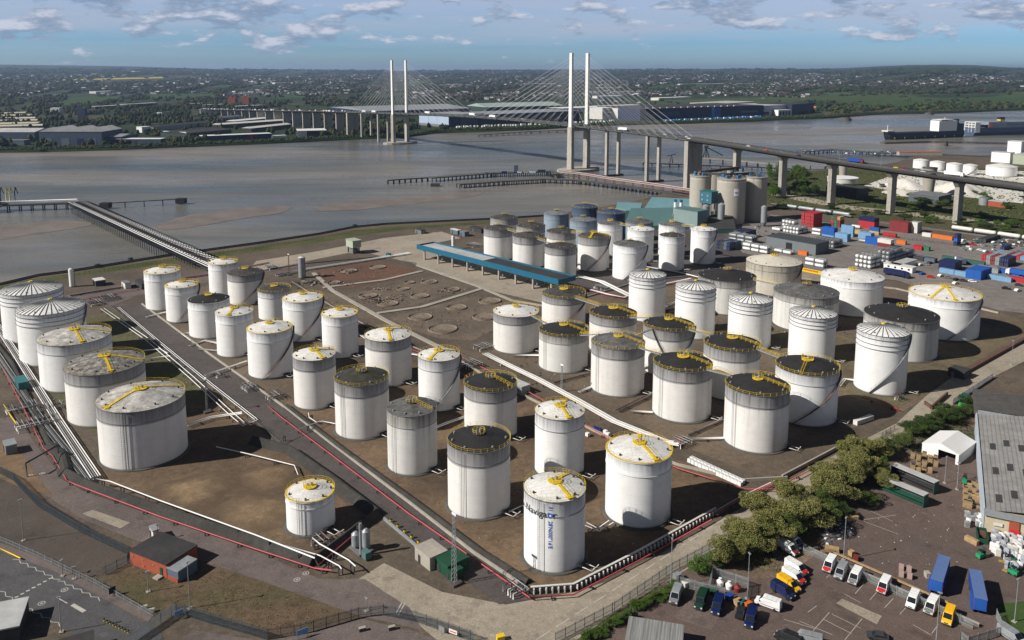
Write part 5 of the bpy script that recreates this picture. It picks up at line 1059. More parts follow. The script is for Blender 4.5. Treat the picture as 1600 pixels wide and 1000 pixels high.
shed('warehouse with curved green-grey roof behind the long navy one', (760, 176), (880, 172), 120, 14, dgr, mat('sage_roof', (.30, .36, .33), .7, .1, .02), 'warehouse', 'warehouse', 'gable_x', rise=9)
shed('small white framed entrance tower near the near pylon', (870, 188.5), (886, 188), 12, 13, K['white'], K['white'], 'entrance_tower', 'tower', parts=[('window', K['glass'], .15, .35, .05, .8), ('window', K['glass'], .42, .62, .05, .8), ('window', K['glass'], .7, .9, .05, .8)])
o = shed('long white-roofed store with a red sign behind the near pylon', (880, 178), (1010, 172), 60, 14, K['roofdark'], K['white'], 'retail_store', 'store', parts=[('sign', mat('sign_red', (.6, .03, .06), .5, .1, 1.), .13, .18, .35, .8), ('sign_panel', K['white'], .02, .24, .2, 1.)])
shed('pale grey office block, left one of the pair seen through the near stays', (941, 187), (972, 184), 40, 26, K['offwhite'], K['white'], 'office_block', 'office', parts=[('window_band', K['glass'], .2, .95, .42, .5), ('window_band', K['glass'], .2, .95, .7, .78)])
shed('pale grey office block, right one of the pair seen through the near stays', (974, 187), (1000, 185), 40, 25, K['offwhite'], K['white'], 'office_block', 'office', parts=[('window_band', K['glass'], .1, .9, .42, .5), ('accent_panel', mat('azure_panel', (.03, .22, .55), .5, .1, .5), .4, .8, .2, .38)])
o = shed('very long dark navy warehouse with one bright azure bay', (1000, 189), (1193, 181.5), 170, 27, dkb, K['roofdark'], 'warehouse', 'warehouse', parts=[('wall_band', bl, .08, .3, .35, .7), ('azure_bay', mat('azure_panel', (.1, .1, .1)), .555, .578, .1, 1.), ('blue_bay', mat('mid_blue_panel', (.015, .08, .28), .5, .1, .5), .578, .63, .1, .95), ('wall_band', K['slate'], .8, .95, .4, .6), ('wall_band', K['navy'], .34, .55, .5, .9)])
for i in range(14): MB().box((o.location.x * 0 + 20 + i * 21, 3, 28.6), (6, 3, 2)).build('roof_unit', K['offwhite'], o)
shed('white-walled warehouse behind the right end of the very long navy one', (1125, 172), (1180, 168), 100, 18, K['offwhite'], K['roofpale'], 'warehouse', 'warehouse')
shed('pale grey warehouse block at the right tip of the distribution park', (1182, 182), (1236, 179), 110, 25, mat('pale_grey_cladding', (.42, .45, .50), .7, .08, .03), K['roofpale'], 'warehouse', 'warehouse', parts=[('loading_door', K['dark'], .15, .35, .1, .4)])
shed('navy end block at the right tip of the distribution park', (1237, 179.5), (1271, 176), 100, 26, dkb, K['roofdark'], 'warehouse', 'warehouse')
shed('white framed entrance pavilion in front of the pale and navy end blocks', (1216, 181), (1236, 180), 15, 14, K['white'], K['white'], 'entrance_pavilion', 'pavilion', parts=[('window', K['glass'], .08, .25, .1, .8), ('window', K['glass'], .32, .48, .1, .8), ('window', K['glass'], .55, .7, .1, .8), ('window', K['glass'], .77, .93, .1, .8)])
shed('small white shed on the marsh far shore', (1323, 169), (1336, 168.5), 10, 6, K['white'], K['white']); shed('low orange-walled shed on the marsh shore', (1275, 169), (1288, 168), 8, 4, K['orange'], K['offwhite'])
for a, b_, lb in [((1065, 133.5), (1150, 131.5), 'very distant long white warehouse seen right of the near pylon'), ((1150, 133), (1290, 130.5), 'longest very distant white warehouse roof right of the near pylon'), ((820, 133), (870, 132), 'distant white roof beyond the stays of the near pylon'), ((935, 140), (990, 139), 'distant white store roof seen through the near stays'), ((935, 154), (975, 153), 'white sheds roof seen low through the near stays'),
        ((960, 146), (1010, 145), 'mid-distance white roof between two others behind the near stays'), ((430, 131), (480, 130.5), 'distant pale roof far beyond the viaduct'), ((690, 135), (740, 134.5), 'distant pale roofs beyond the middle of the bridge'), ((1030, 157), (1080, 155), 'white roof among trees right of the near stays'), ((150, 146), (185, 145), 'distant white roof beyond the left fields')]:
    shed(lb, a, b_, 40, 9, K['offwhite'], K['white'], 'distant_warehouse', 'warehouse')
# lorry trailers parked in front of the distribution park
tl = thing('parked_trailer', 'tiny parked trailer in the rows on the quay of the distribution park', 'trailer', tuple(g1(1040, 189)), .1, 'trailers parked along the far quay'); MB().box((0, 0, 2.4), (9, 2.6, 3.6)).build('body', mat('azure_panel', (.1, .1, .1)), tl)
tl2 = dup(tl, (0, 0, 0), 0); tl2.children[0].data = tl2.children[0].data.copy(); tl2.children[0].data.materials[0] = K['white']; tl2.location = g1(730, 200.5); KIDS.clear()
for i in range(90):
    if i < 45: x_ = 1040 + i * 3.4 + random.uniform(-1, 1); y_ = 189.5 - (x_ - 1040) * .042 + random.uniform(-.3, .6)
    else: x_ = 715 + (i - 45) * 5.5 + random.uniform(-2, 2); y_ = 200 - (x_ - 715) * .041 + random.uniform(0, .8)
    dup(tl if i < 45 and i % 3 else tl2, tuple(g1(x_, y_)), random.uniform(.6, 1.8))
# ================================================================ TERMINAL BUILDINGS AND PLANT
E1 = Vector((.64, -.77, 0)).normalized(); E2 = Vector((-E1.y, E1.x, 0)); A1 = math.atan2(E1.y, E1.x); A2 = math.atan2(E2.y, E2.x)
def prof_mesh(pr, L0, name, m, parent, axis='y'):
    """polygon profile in x-z swept along y from 0 to L0"""
    n = len(pr); mb = MB(); mb.add([(x, 0, z) for x, z in pr] + [(x, L0, z) for x, z in pr], [tuple(range(n)), tuple(range(2 * n - 1, n - 1, -1))] + [(i, n + i, n + (i + 1) % n, (i + 1) % n) for i in range(n)]); return mb.build(name, m, parent)
def building(name, label, cat, loc, rz, Lx, Ly, h, wall, roof, style='flat', rise=1.5, parts=(), over=.3):
    o = thing(name, label, cat, loc, rz)
    MB().box((Lx / 2, Ly / 2, h / 2), (Lx, Ly, h)).build('wall', wall, o)
    if style == 'flat': MB().box((Lx / 2, Ly / 2, h + .16), (Lx + 2 * over, Ly + 2 * over, .3)).build('roof', roof, o)
    else: prof_mesh([(-over, h - .05), (Lx / 2, h + rise), (Lx + over, h - .05), (Lx + over, h + .15), (Lx / 2, h + rise + .2), (-over, h + .15)], Ly, 'roof', roof, o)
    for nm, m, c, d in parts: MB().box(c, d).build(nm, m, o)
    return o
# blue canopy over the lorry loading bays
ca, cb_ = Vector(P(652, 404)), Vector(P(872, 463)); cd = (cb_ - ca).normalized(); LC = (cb_ - ca).length; rzc = math.atan2(cd.y, cd.x)
o = thing('loading_canopy', 'long blue-edged canopy over lorry loading bays, pale-roofed then black-roofed', 'canopy', tuple(ca), rzc)
cblue = mat('canopy_blue', (.012, .115, .195), .5, .12, .3)
MB().box((LC / 2, -.1, 7.7), (LC, .3, 3.1)).build('fascia', cblue, o); MB().box((LC / 2, 13.2, 7.6), (LC, .3, 2.6)).build('fascia', cblue, o)
MB().box((LC + .1, 6.6, 7.6), (.3, 13.6, 2.6)).build('fascia', cblue, o); MB().box((-.1, 6.6, 7.6), (.3, 13.6, 2.6)).build('fascia', cblue, o)
MB().box((LC * .24, 6.6, 7.9), (LC * .48, 13, .3)).build('roof', K['roofpale'], o); MB().box((LC * .74, 6.6, 7.9), (LC * .52, 13, .3)).build('roof', K['roofdark'], o)
for i in range(9):
    x = 6 + i * (LC - 12) / 8
    for y in (1.2, 12): MB().box((x, y, 3.2), (.9, .9, 6.4)).build('column', K['conc'], o)
    MB().box((x, 6.5, .25), (1.6, 10, .5)).build('island', K['conc'], o)
    if i % 2: MB().box((x, 6.5, 3.0), (1.0, 5, 2.6)).build('loading_skid', K['grey'], o)
# silos
silo_label = ['broad concrete grain silo in front with a white sign on its wall', 'concrete silo at the left of the silo group beside the anchor pier', 'concrete silo at the right of the silo group, half in shadow', 'concrete silo at the back between the left and front silos', 'concrete silo at the back right of the silo group']
for i, (x, y, R, H) in enumerate([(169.3, 635.9, 10.9, 34), (150.5, 658, 8.3, 33.3), (191.5, 646, 8.3, 34), (168, 687, 8.3, 32.5), (188, 690, 8, 32.5)]):
    o = thing('grain_silo', silo_label[i], 'silo', (x, y, 0)); MB().cyl((0, 0, 0), R, H, 48, cap=False).build('shell', SH['silo'], o); MB().cyl((0, 0, H - .1), R + .35, .7, 48, sm=False).build('roof', K['conc'], o)
    hb = mat('silo_blue_plant', (.05, .14, .26), .5, .15, .5)
    for k in range(5): a = k * 1.3 + i; MB().box((R * .62 * math.cos(a), R * .62 * math.sin(a), H + 1.9), (2.2, 1.8, 2.6), a).build('roof_plant', hb, o)
    for k in range(4): a = k * 1.6 + i * 2 + .6; MB().box((R * .3 * math.cos(a), R * .3 * math.sin(a), H + 1.6), (3, 1., 2), a).build('conveyor_head', K['rust'] if k % 2 else K['galv'], o)
    pm = MB()
    for k in range(14): a, e = random.uniform(0, 6.3), R * random.uniform(.1, .85); pm.tube([(e * math.cos(a), e * math.sin(a), H + .5), (e * math.cos(a), e * math.sin(a), H + random.uniform(1.5, 3.5)), (e * math.cos(a) + random.uniform(-4, 4), e * math.sin(a) + random.uniform(-3, 3), H + 2)], .16, 4)
    pm.build('pipework', K['grey'], o)
    rl = MB(); railing(rl, [(R * math.cos(q), R * math.sin(q), H + .6) for q in np.linspace(0, 2 * math.pi, 19)[:-1]], r=.06, closed=True); rl.build('railing', K['galv'], o)
    if i == 0:
        a = math.radians(-93); c, s = math.cos(a), math.sin(a)
        V = [((R + .12) * math.cos(a + q), (R + .12) * math.sin(a + q), z) for z in (22, 27.5) for q in np.linspace(-.02, .36, 6)]
        MB().add(V, [(k, k + 1, k + 7, k + 6) for k in range(5)]).build('sign', K['white'], o)
        for k in range(5): MB().box(((R + .2) * math.cos(a + .06 + k * .055), (R + .2) * math.sin(a + .06 + k * .055), 24.8), (.35, .25, .8), a).build('sign_mark', K['slate'], o)
o = thing('conveyor_bridge', 'rusty conveyor gallery spanning the tops of the silos', 'conveyor', (0, 0, 0)); MB().wall([(150, 660), (190, 692)], 2.4, 2, 35).build('gallery', K['rust'], o); MB().wall([(165, 640), (190, 648)], 2.4, 2, 35.5).wall([(152, 658), (168, 640)], 2., 1.6, 35).build('gallery', K['dark'], o)
building('hoist_house', 'teal clad hoist house with pale windows between the left and front silos', 'tower', (144.5, 633, 16), A1, 11, 8, 9, mat('hoist_teal', (.045, .135, .17), .6, .15, .5), K['teal'], parts=[('window', K['sky'], (2.4, -.1, 6), (1.4, .3, 1.2)), ('window', K['sky'], (7.5, -.1, 6), (1.4, .3, 1.2)), ('window', K['sky'], (2.4, -.1, 2.5), (1.4, .3, 1.2)), ('window', K['sky'], (7.5, -.1, 2.5), (1.4, .3, 1.2)), ('leg', K['grey'], (1.5, 1.5, -8), (.8, .8, 16)), ('leg', K['grey'], (9.5, 1.5, -8), (.8, .8, 16)), ('leg', K['grey'], (1.5, 6.5, -8), (.8, .8, 16)), ('leg', K['grey'], (9.5, 6.5, -8), (.8, .8, 16))])
for x, y, r, h, lb in ((147, 622, 2.6, 15, 'slim grey steel bin, left of the pair below the teal hoist house'), (157.5, 617, 2.6, 17, 'slim pale steel bin, right of the pair below the teal hoist house'), (190, 618, 2.2, 15, 'tall blue-grey steel bin at the dark foot of the right silo')):
    o = thing('steel_bin', lb, 'bin', (x, y, 0)); MB().cyl((0, 0, 3), r, h - 3, 16).cyl((0, 0, h), r, 1.2, 16, .5).build('body', K['galv'], o); MB().cyl((0, 0, 0), r * .5, 3, 12, r).build('hopper', K['grey'], o)
o = thing('dust_filter', 'pair of white filter stacks with blue tops on the green-roofed building', 'filter', (125, 628, 0))
for s in (0, 4): MB().cyl((s, -s * .4, 8), 1.2, 9, 12).build('stack', K['white'], o); MB().box((s, -s * .4, 18), (2, 2, 2)).build('head', hb, o)
MB().box((2, -.8, 4), (8, 4, 8)).build('base', K['grey'], o)
sage = mat('sage_green_sheet', (.085, .165, .165), .7, .12, .04, stretch=(5, .5, 1)); sageL = mat('light_aqua_sheet', (.14, .27, .30), .7, .12, .1)
building('process_building', 'pale aqua box building in front of the silos', 'building', (122, 618, 0), A1, 22, 12, 14, mat('pale_aqua_wall', (.20, .27, .265), .7, .1, .2), sage)
def slope_shed(label, px, h0, h1, m, name='store_shed'):
    o = thing(name, label, 'shed', P(*px[0])); c = Vector(P(*px[0])); q = [Vector(P(*a)) - c for a in px]; hs = (h0, h0, h1, h1); n = 4
    vs = [(p.x, p.y, 0) for p in q] + [(p.x, p.y, h) for p, h in zip(q, hs)]
    MB().add(vs, [(0, 1, 5, 4), (1, 2, 6, 5), (2, 3, 7, 6), (3, 0, 4, 7)]).build('wall', sage, o); MB().add([(p.x, p.y, h + .1) for p, h in zip(q, hs)] + [(p.x, p.y, h - .2) for p, h in zip(q, hs)], [(0, 1, 2, 3), (7, 6, 5, 4), (0, 4, 5, 1), (1, 5, 6, 2), (2, 6, 7, 3), (3, 7, 4, 0)]).build('roof', m, o); return o
slope_shed('long sage green sloping store roof behind the blue tanks', [(975, 360), (1100, 358), (1108, 341), (985, 343)], 3, 9, sage)
slope_shed('small aqua roof strip at the left of the sage green store', [(960, 343), (1000, 343), (1003, 334), (965, 333)], 7, 9, sageL)
slope_shed('aqua roof with skylights between the blue tanks and the silos', [(1005, 343), (1085, 344), (1088, 332), (1018, 328)], 8, 11, sageL)
slope_shed('dark shadowed sloping roof at the foot of the silos', [(1098, 366), (1150, 364), (1142, 347), (1100, 346)], 3, 8, K['roofdark'])
# pump house on stilts and gear at the top left
building('pump_house', 'pale green box building on dark stilts by the upper concrete road', 'building', (*P(541, 394)[:2], 4), A1, 9, 6, 4.5, mat('pale_green_wall', (.36, .40, .30), .7, .1, .5), mat('pale_green_wall', (.1, .1, .1)), parts=[('leg', K['dark'], (1, 1, -2), (.6, .6, 4)), ('leg', K['dark'], (8, 1, -2), (.6, .6, 4)), ('leg', K['dark'], (1, 5, -2), (.6, .6, 4)), ('leg', K['dark'], (8, 5, -2), (.6, .6, 4)), ('plant', K['grey'], (4.5, 3, -2.5), (5, 4, 3))])
for x, y, r, h, lb in ((472, 434, 1.9, 11.5, 'slim upright silver vessel at the corner of the demolished tank plots'), (113, 448, 1.4, 9.5, 'slim white upright vessel behind the ribbed left tanks'), (708, 389, 1.0, 8, 'small white upright vessel beyond the far end of the blue canopy')):
    o = thing('upright_vessel', lb, 'vessel', P(x, y)); MB().cyl((0, 0, .4), r, h, 20).build('body', K['galv' if r > 1.5 else 'white'], o); MB().cyl((0, 0, h + .4), r, .5, 20, r * .5).build('dome', K['offwhite'], o); MB().tube([(r + .2, 0, 0), (r + .2, 0, h + .5), (0, 0, h + 1.2)], .12, 5).build('pipe', K['dark'], o)
boxes = [  # px of nearest bottom corner, length along E1, length along E2, height, wall, roof, label
 (815, 618, 9, 4, 3.0, 'galv', 'roofpale', 'grey flat-roofed cabin behind the black-roofed central tank'), (672, 893, 6.5, 5, 3.2, 'conc', 'conc', 'pale concrete kiosk, left of the green cabins by the road'), (700, 905, 5.2, 6, 3.0, 'green', 'green', 'dark green metal cabin, larger of the two by the road'), (707, 911, 2.6, 3, 2.3, 'green', 'green', 'small dark green metal cabin at the lattice mast foot'),
 (196, 452, 7, 3, 3, 'offwhite', 'grey', 'white walled hut behind the left small tanks'), (222, 453, 12, 3.5, 3, 'dark', 'roofdark', 'long dark store box behind the leftmost small tank'), (150, 448, 7, 5, 3, 'dark', 'offwhite', 'flat pale roof shelter right of the slim white vessel'), (658, 366, 8, 4, 2.6, 'grey', 'dark', 'small dark cabin on the riverside gravel'), (715, 367, 9, 3, 3, 'slate', 'offwhite', 'blue-grey cabin, left one beyond the canopy'), (726, 370, 6, 4, 3.2, 'slate', 'grey', 'blue-grey cabin, right one beyond the canopy'),
 (752, 365, 14, 5, 3, 'dark', 'roofdark', 'long black shed beyond the canopy'), (607, 402, 3, 2, 2, 'teal', 'teal', 'small teal box near the far end of the canopy'), (1506, 594, 6, 6, 2.8, 'dark', 'roofdark', 'dark flat-roofed hut in the shadow of the corner ribbed tank'), (30, 614, 8.5, 3.4, 3.4, 'teal', 'teal', 'teal-roofed pump shelter at the left pipe rack'),
 (10, 712, 5, 3, 2.8, 'grey', 'galv', 'grey metal cabin cut by the left edge'), (240, 845, 3, 1.5, 2.4, 'offwhite', 'galv', 'small pale plant box behind the brick building'), (1230, 305, 8, 5, 4, 'dark', 'roofdark', 'low dark hut in the trees by the silos'), (1380, 293, 4, 3, 3, 'dark', 'roofdark', 'small dark hut on the marsh')]
for x, y, l1, l2, h, w_, r_, lb in boxes:
    c = Vector(P(x, y)) - E1 * l1
    building('cabin', lb, 'cabin', tuple(c), A1, l1, l2, h, K[w_], K[r_], over=.12, parts=[('door', K['dark'] if w_ not in ('dark',) else K['grey'], (l1 * .3, -.06, min(1.05, h * .4)), (.9, .12, min(2.0, h * .75)))])
# brick substation with lean-to
b0 = Vector(P(204, 881)); b1_ = Vector(P(261, 904)); bd2 = (b1_ - b0).normalized()
building('brick_building', 'flat-roofed red brick building with a green door beside the gravel yard', 'building', tuple(b0), math.atan2(bd2.y, bd2.x), (b1_ - b0).length, 9, 3.3, K['brick'], K['roofdark'], over=.15, parts=[('door', K['green'], ((b1_ - b0).length * .86, -.07, 1.2), (.8, .14, 2.1)), ('vent_panel', mat('mossy_panel', (.25, .2, .08), .8, .2, 1.), (1., -.06, 2.4), (.6, .12, .3)), ('vent_panel', MATS['mossy_panel'], (4.6, -.06, 2.4), (.6, .12, .3)), ('vent_panel', MATS['mossy_panel'], (4.7, -.06, .9), (.6, .12, .3)), ('vent_panel', MATS['mossy_panel'], (8.2, -.06, 2.2), (.6, .12, .3)), ('step', K['conc'], ((b1_ - b0).length * .84, -.9, .2), (1.8, 1.5, .4))])
building('lean_to_store', 'small blue-grey roofed annex at the right end of the brick building', 'annex', tuple(b1_ + bd2 * .25), math.atan2(bd2.y, bd2.x), 3.6, 5.5, 2.7, K['slate'], K['galv'], over=.1, parts=[('brick_plinth', K['brick'], (1.8, -.08, .5), (3.4, .14, 1.0))])
# storage boxes on the demolished plots and rings
for k, (x, y, r) in enumerate([(545, 424, 5), (590, 418, 5), (522, 442, 3.6), (503, 432, 3), (671, 441, 4.6), (706, 453, 4.6), (575, 463, 5), (630, 452, 3.5), (656, 463, 5), (606, 475, 5.4), (714, 481, 5.2), (657, 496, 6), (692, 515, 7), (757, 496, 6), (765, 471, 6), (640, 442, 3)]):
    mb = MB(); n = 30; V = []
    for e, z in ((1.0, 0), (.93, .55), (.84, .1)):
        for j in range(n): a = 2 * math.pi * j / n; w_ = 1 + .03 * math.sin(3 * a + k); V.append((r * e * w_ * math.cos(a), r * e * w_ * math.sin(a), z + .06))
    mb.add(V, [(i * n + j, i * n + (j + 1) % n, (i + 1) * n + (j + 1) % n, (i + 1) * n + j) for i in range(2) for j in range(n)])
    mb.add(V[2 * n:], [tuple(range(n))])
    o = mb.build('tank_foundation', mat('ring_rubble', (.23, .185, .14), .95, .5, .09, col2=(.12, .09, .065), bump=.12, scale2=1.2), loc=P(x, y)); structure(o)
def rubble(name, cx, cy, sx, sy, n, s0, s1, m, label=None):
    c = P(cx, cy); mb = MB()
    for i in range(n):
        s = random.uniform(s0, s1); x, y = random.gauss(0, sx), random.gauss(0, sy); mb.box((x, y, s * .3), (s, s * random.uniform(.5, 1), s * .7), random.uniform(0, 3), random.randrange(len(m)), random.uniform(-.3, .3))
    o = mb.build(name, m, loc=c); o['kind'] = 'stuff'; return o
rub = [K['conc'], K['rust'], K['dark'], mat('ring_rubble', (.1, .1, .1))]
for q in ((590, 470, 6, 4, 90, .3, 1.), (546, 425, 2.5, 2, 40, .3, .9), (700, 454, 2.5, 2, 40, .3, .9), (670, 440, 2, 2, 30, .3, .8), (525, 444, 4, 2, 50, .3, 1.), (485, 442, 5, 3, 60, .4, 1.3), (590, 452, 5, 2, 40, .3, .8), (610, 462, 20, 9, 120, .2, .6), (690, 500, 18, 10, 120, .2, .6), (560, 428, 14, 7, 60, .2, .6), (820, 585, 12, 8, 60, .2, .7), (1270, 520, 20, 12, 80, .2, .7)): rubble('rubble', *q, rub)
# ================================================================ BUND WALLS, PIPES
def pline(pts, z=0.): return [P(x, y, z) for x, y in pts]
def bund(label, px, h=1.6, w=.5, m=None, z0=0., wt=None, name='bund_wall'):
    o = thing(name, label, 'wall'); MB().wall([p[:2] for p in pline(px)], w, h, z0, wt=wt).build('wall', m or K['conc'], o); return o
dsl = MATS['bund_slope']
bund('dark sloping bund wall in front of the small front-left tank, running to the left', [(104, 742), (140, 762), (250, 800), (400, 850), (490, 882)], 2.1, 4.4, dsl, wt=.5)
bund('dark sloping bund wall from the front corner up to the internal road', [(490, 882), (545, 840), (588, 805)], 2.1, 4.0, dsl, wt=.5)
bund('dark sloping bund beside the road left of the internal road', [(590, 806), (520, 752), (455, 706), (395, 690)], 2.0, 4.4, dsl, wt=.6)
bund('dark bund wall left of the five big tanks along the pipe rack', [(104, 742), (75, 690), (52, 640), (20, 570), (-20, 520)], 1.2, 2., dsl, wt=.6)
bund('curved dark bund at the sharp left road corner', [(78, 700), (98, 715), (105, 742)], 2.2, 5, dsl, wt=1.)
bund('concrete kerb wall along the right side of the internal road', [(222, 476), (330, 556), (440, 634), (520, 697), (640, 787), (740, 865), (828, 924)], .7, .5)
bund('low concrete kerb along the left side of the internal road', [(172, 478), (270, 561), (378, 640), (450, 702), (560, 772)], .4, .4, K['dconc'])
dk = thing('bund_wall', 'dark inner slope running beside the central bund, right of the pink pipe', 'wall'); MB().wall([p[:2] for p in pline([(448, 636), (530, 700), (648, 786), (748, 862), (826, 912)])], 3.0, 1.2, 0, wt=.5).build('wall', dsl, dk)
bund('low concrete wall between the central and right tank blocks', [(690, 545), (760, 590), (860, 640), (960, 690), (1060, 728), (1160, 752), (1230, 748)], .8, .5)
bund('low wall across the back of the demolished plots', [(400, 425), (480, 412), (590, 402), (650, 412)], .5, .5, K['dconc'])
bund('concrete edging between the demolished plots and the canopy road', [(652, 415), (745, 447), (800, 470), (860, 480)], .4, 2.)
bund('concrete edging left of the demolished plots', [(490, 427), (520, 455), (600, 500), (690, 545)], .5, 2.2)
bund('concrete edging between the first and second demolished plots', [(505, 450), (600, 438), (660, 424)], .4, 2.6); bund('concrete edging between the second and third demolished plots', [(590, 490), (660, 480), (752, 452)], .4, 2.8)
bund('wall along the back of the right tank block', [(900, 470), (1000, 440), (1150, 425), (1290, 440), (1400, 452), (1560, 490)], .8, .5)
bund('dark double wall at the far right end of the right bund by the road', [(1445, 632), (1455, 640), (1480, 618)], 1.4, .6, K['rust'])
bund('dark rusty wall along the road right of the corner ribbed tank', [(1500, 588), (1600, 532)], 1.3, 1.6, K['rust'])
# buttressed white-capped wall round the near corner
bw = thing('buttressed_wall', 'concrete wall with regular buttresses and a pale cap rounding the near corner', 'wall'); bp_ = pline([(829, 927), (896, 922), (1000, 868), (1118, 802)])
MB().wall([p[:2] for p in bp_], .3, 1.5).build('wall', K['dconc'], bw); MB().wall([p[:2] for p in bp_], .55, .18, 1.5).build('cap', K['offwhite'], bw)
proto = None; cnt = 0
for a, b_ in zip(bp_, bp_[1:]):
    a, b_ = Vector(a), Vector(b_); d = (b_ - a); n = max(1, int(d.length / 1.35)); rz = math.atan2(d.y, d.x)
    for i in range(n):
        p = a + d * (i + .5) / n + Vector((d.y, -d.x, 0)).normalized() * .45
        if proto is None: proto = MB().box((0, 0, .7), (.28, .7, 1.4)).build('buttress', K['offwhite'], bw); proto.location = p; proto.rotation_euler.z = rz
        elif cnt < 95: e = proto.copy(); C.objects.link(e); e.parent = bw; e.location = p; e.rotation_euler = (0, 0, rz)
        cnt += 1
bund('pale capped wall along the road in front of the right block, near the trees', [(1222, 748), (1290, 712), (1335, 688)], 1.2, .5, K['conc']); bund('short pale wall at the tree line by the right block shadow', [(1336, 664), (1362, 655)], 1.6, 1.6, K['offwhite'])
def pipe(label, px, z, r, m, n=1, gap=.7, sup=True, name='pipeline', sp=9.):
    o = thing(name, label, 'pipeline'); pts = [Vector(p) for p in pline(px, z)]
    ns = []
    for i in range(len(pts)): d = (pts[min(i + 1, len(pts) - 1)] - pts[max(i - 1, 0)]).normalized(); ns.append(Vector((-d.y, d.x, 0)))
    for k in range(n):
        off = (k - (n - 1) / 2) * gap; MB().tube([tuple(p + q * off) for p, q in zip(pts, ns)], r, 6).build('pipe', m if not isinstance(m, list) else m[k % len(m)], o)
    if sup:
        proto = None; c = 0
        for a, b_ in zip(pts, pts[1:]):
            d = b_ - a; q = max(1, int(d.length / sp)); rz = math.atan2(d.y, d.x)
            for i in range(q):
                p = a + d * (i + .5) / q; c += 1
                if c > 90: break
                if proto is None: proto = MB().box((0, 0, -r - .1), (.3, gap * n + .5, .2)).box((0, -gap * n / 2 - .1, (-z - r) / 2), (.22, .22, z - r)).box((0, gap * n / 2 + .1, (-z - r) / 2), (.22, .22, z - r)).build('support', K['dark'], o); proto.location = p; proto.rotation_euler.z = rz
                else: e = proto.copy(); C.objects.link(e); e.parent = o; e.location = p; e.rotation_euler = (0, 0, rz)
    return o
pk, wh = K['pink'], K['white']
pipe('pink fire main along the front-left service road to the bund corner', [(104, 750), (118, 757), (250, 807), (400, 858), (492, 888), (518, 891)], .9, .17, pk)
pipe('pink fire main along the right side of the internal road to the near corner', [(418, 634), (440, 652), (520, 712), (640, 803), (745, 876), (828, 934)], .9, .17, pk)
pipe('pink fire main along the buttressed wall beside the concrete road', [(828, 934), (896, 929), (1000, 875), (1112, 812)], .9, .17, pk)
pipe('pink fire main from the small corner plant up to the internal road', [(494, 886), (545, 842), (590, 803)], .9, .15, pk, sup=False)
pipe('pink fire main between the central and right tank blocks', [(690, 545), (725, 560), (800, 597), (860, 632), (960, 690), (1060, 732), (1165, 764), (1215, 764), (1232, 752), (1290, 722)], 1., .16, pk)
pipe('second thinner red pipe beside the pink main of the right block', [(700, 540), (800, 590), (860, 625), (960, 680), (1060, 722), (1160, 750)], .7, .1, K['rust'], sup=False)
pipe('pink pipe zigzag beside the left pipe rack', [(4, 575), (20, 605), (38, 640), (52, 668), (68, 700), (82, 712), (104, 750)], .9, .14, pk)
pipe('red pipe along the road near the corner ribbed tank', [(1345, 620), (1380, 632), (1408, 641)], .8, .14, K['red'])
pipe('pink pipes behind the small left tanks', [(120, 470), (200, 455), (290, 435), (370, 420)], .7, .14, pk); pipe('rusty pipes along the riverside road', [(110, 462), (200, 447), (330, 428), (420, 410)], .6, .18, K['rust'], 3, .6)
pipe('white pipe on top of the front-left bund wall', [(150, 748), (172, 752), (250, 782), (400, 836), (492, 872)], 2.5, .19, wh)
pipe('bundle of white pipes left of the five big tanks', [(-10, 500), (20, 545), (55, 600), (90, 655), (120, 700), (150, 745)], 1.3, .15, [wh, K['galv'], K['grey'], K['offwhite']], 5, .62)
pipe('thin grey pipe bundle beside the white ones at the left pipe rack', [(-20, 530), (20, 590), (60, 650), (100, 700), (140, 752)], 1., .12, [K['grey'], K['dark'], K['galv']], 6, .45)
pipe('two parallel white pipes behind the big left tanks', [(160, 482), (230, 530), (300, 590), (360, 645), (382, 664), (400, 655)], .9, .16, wh, 2, 1.6)
pipe('single white pipe farther behind the big left tanks', [(185, 480), (250, 535), (330, 600), (400, 655)], .9, .12, wh, 2, .8)
pipe('white pipe crossing toward the third big left tank', [(222, 548), (250, 545), (262, 552)], .9, .2, wh); pipe('white pipe crossing beside the second nearest big left tank', [(224, 562), (248, 558), (266, 556)], .9, .2, wh)
pipe('white pipe with bend right of the nearest big left tank', [(292, 664), (330, 652), (378, 645)], 1., .22, wh, 2, 1.2); pipe('white pipe end beside the dark bund corner', [(338, 698), (370, 705), (400, 712), (460, 727), (466, 742)], 1.2, .16, wh)
pipe('thick pale pipe bundle along the front of the right tank block', [(758, 552), (800, 573), (840, 592), (900, 624), (960, 658), (1040, 690), (1062, 694)], 1.1, .22, [K['offwhite'], mat('pinkish_pipe', (.50, .40, .37), .6, .2, .5), wh, K['galv']], 5, .62)
pipe('pale pipes linking the bundle to the grey-roofed tank', [(905, 612), (925, 604)], .9, .2, wh, 2); pipe('pipes from the bundle to the left black-roofed tank', [(800, 555), (842, 555)], .9, .18, wh, 2)
pipe('pipes from the bundle to the fourth tank of the right block', [(985, 642), (1020, 644)], .9, .2, K['offwhite'], 2); pipe('pipes from the bundle to the nearest black-roofed tank', [(1072, 686), (1135, 684)], .9, .2, K['offwhite'], 2)
pipe('brown pipes between the first tanks of the right block', [(865, 598), (925, 582), (960, 560)], .7, .18, [K['rust'], K['galv']], 2); pipe('brown pipes running back between the middle tanks of the right block', [(965, 642), (1020, 615), (1060, 600)], .7, .18, [K['rust'], K['galv']], 3, .7); pipe('brown pipes running back past the nearest black-roofed tank', [(1075, 680), (1130, 655)], .7, .18, [K['rust'], K['galv']], 2)
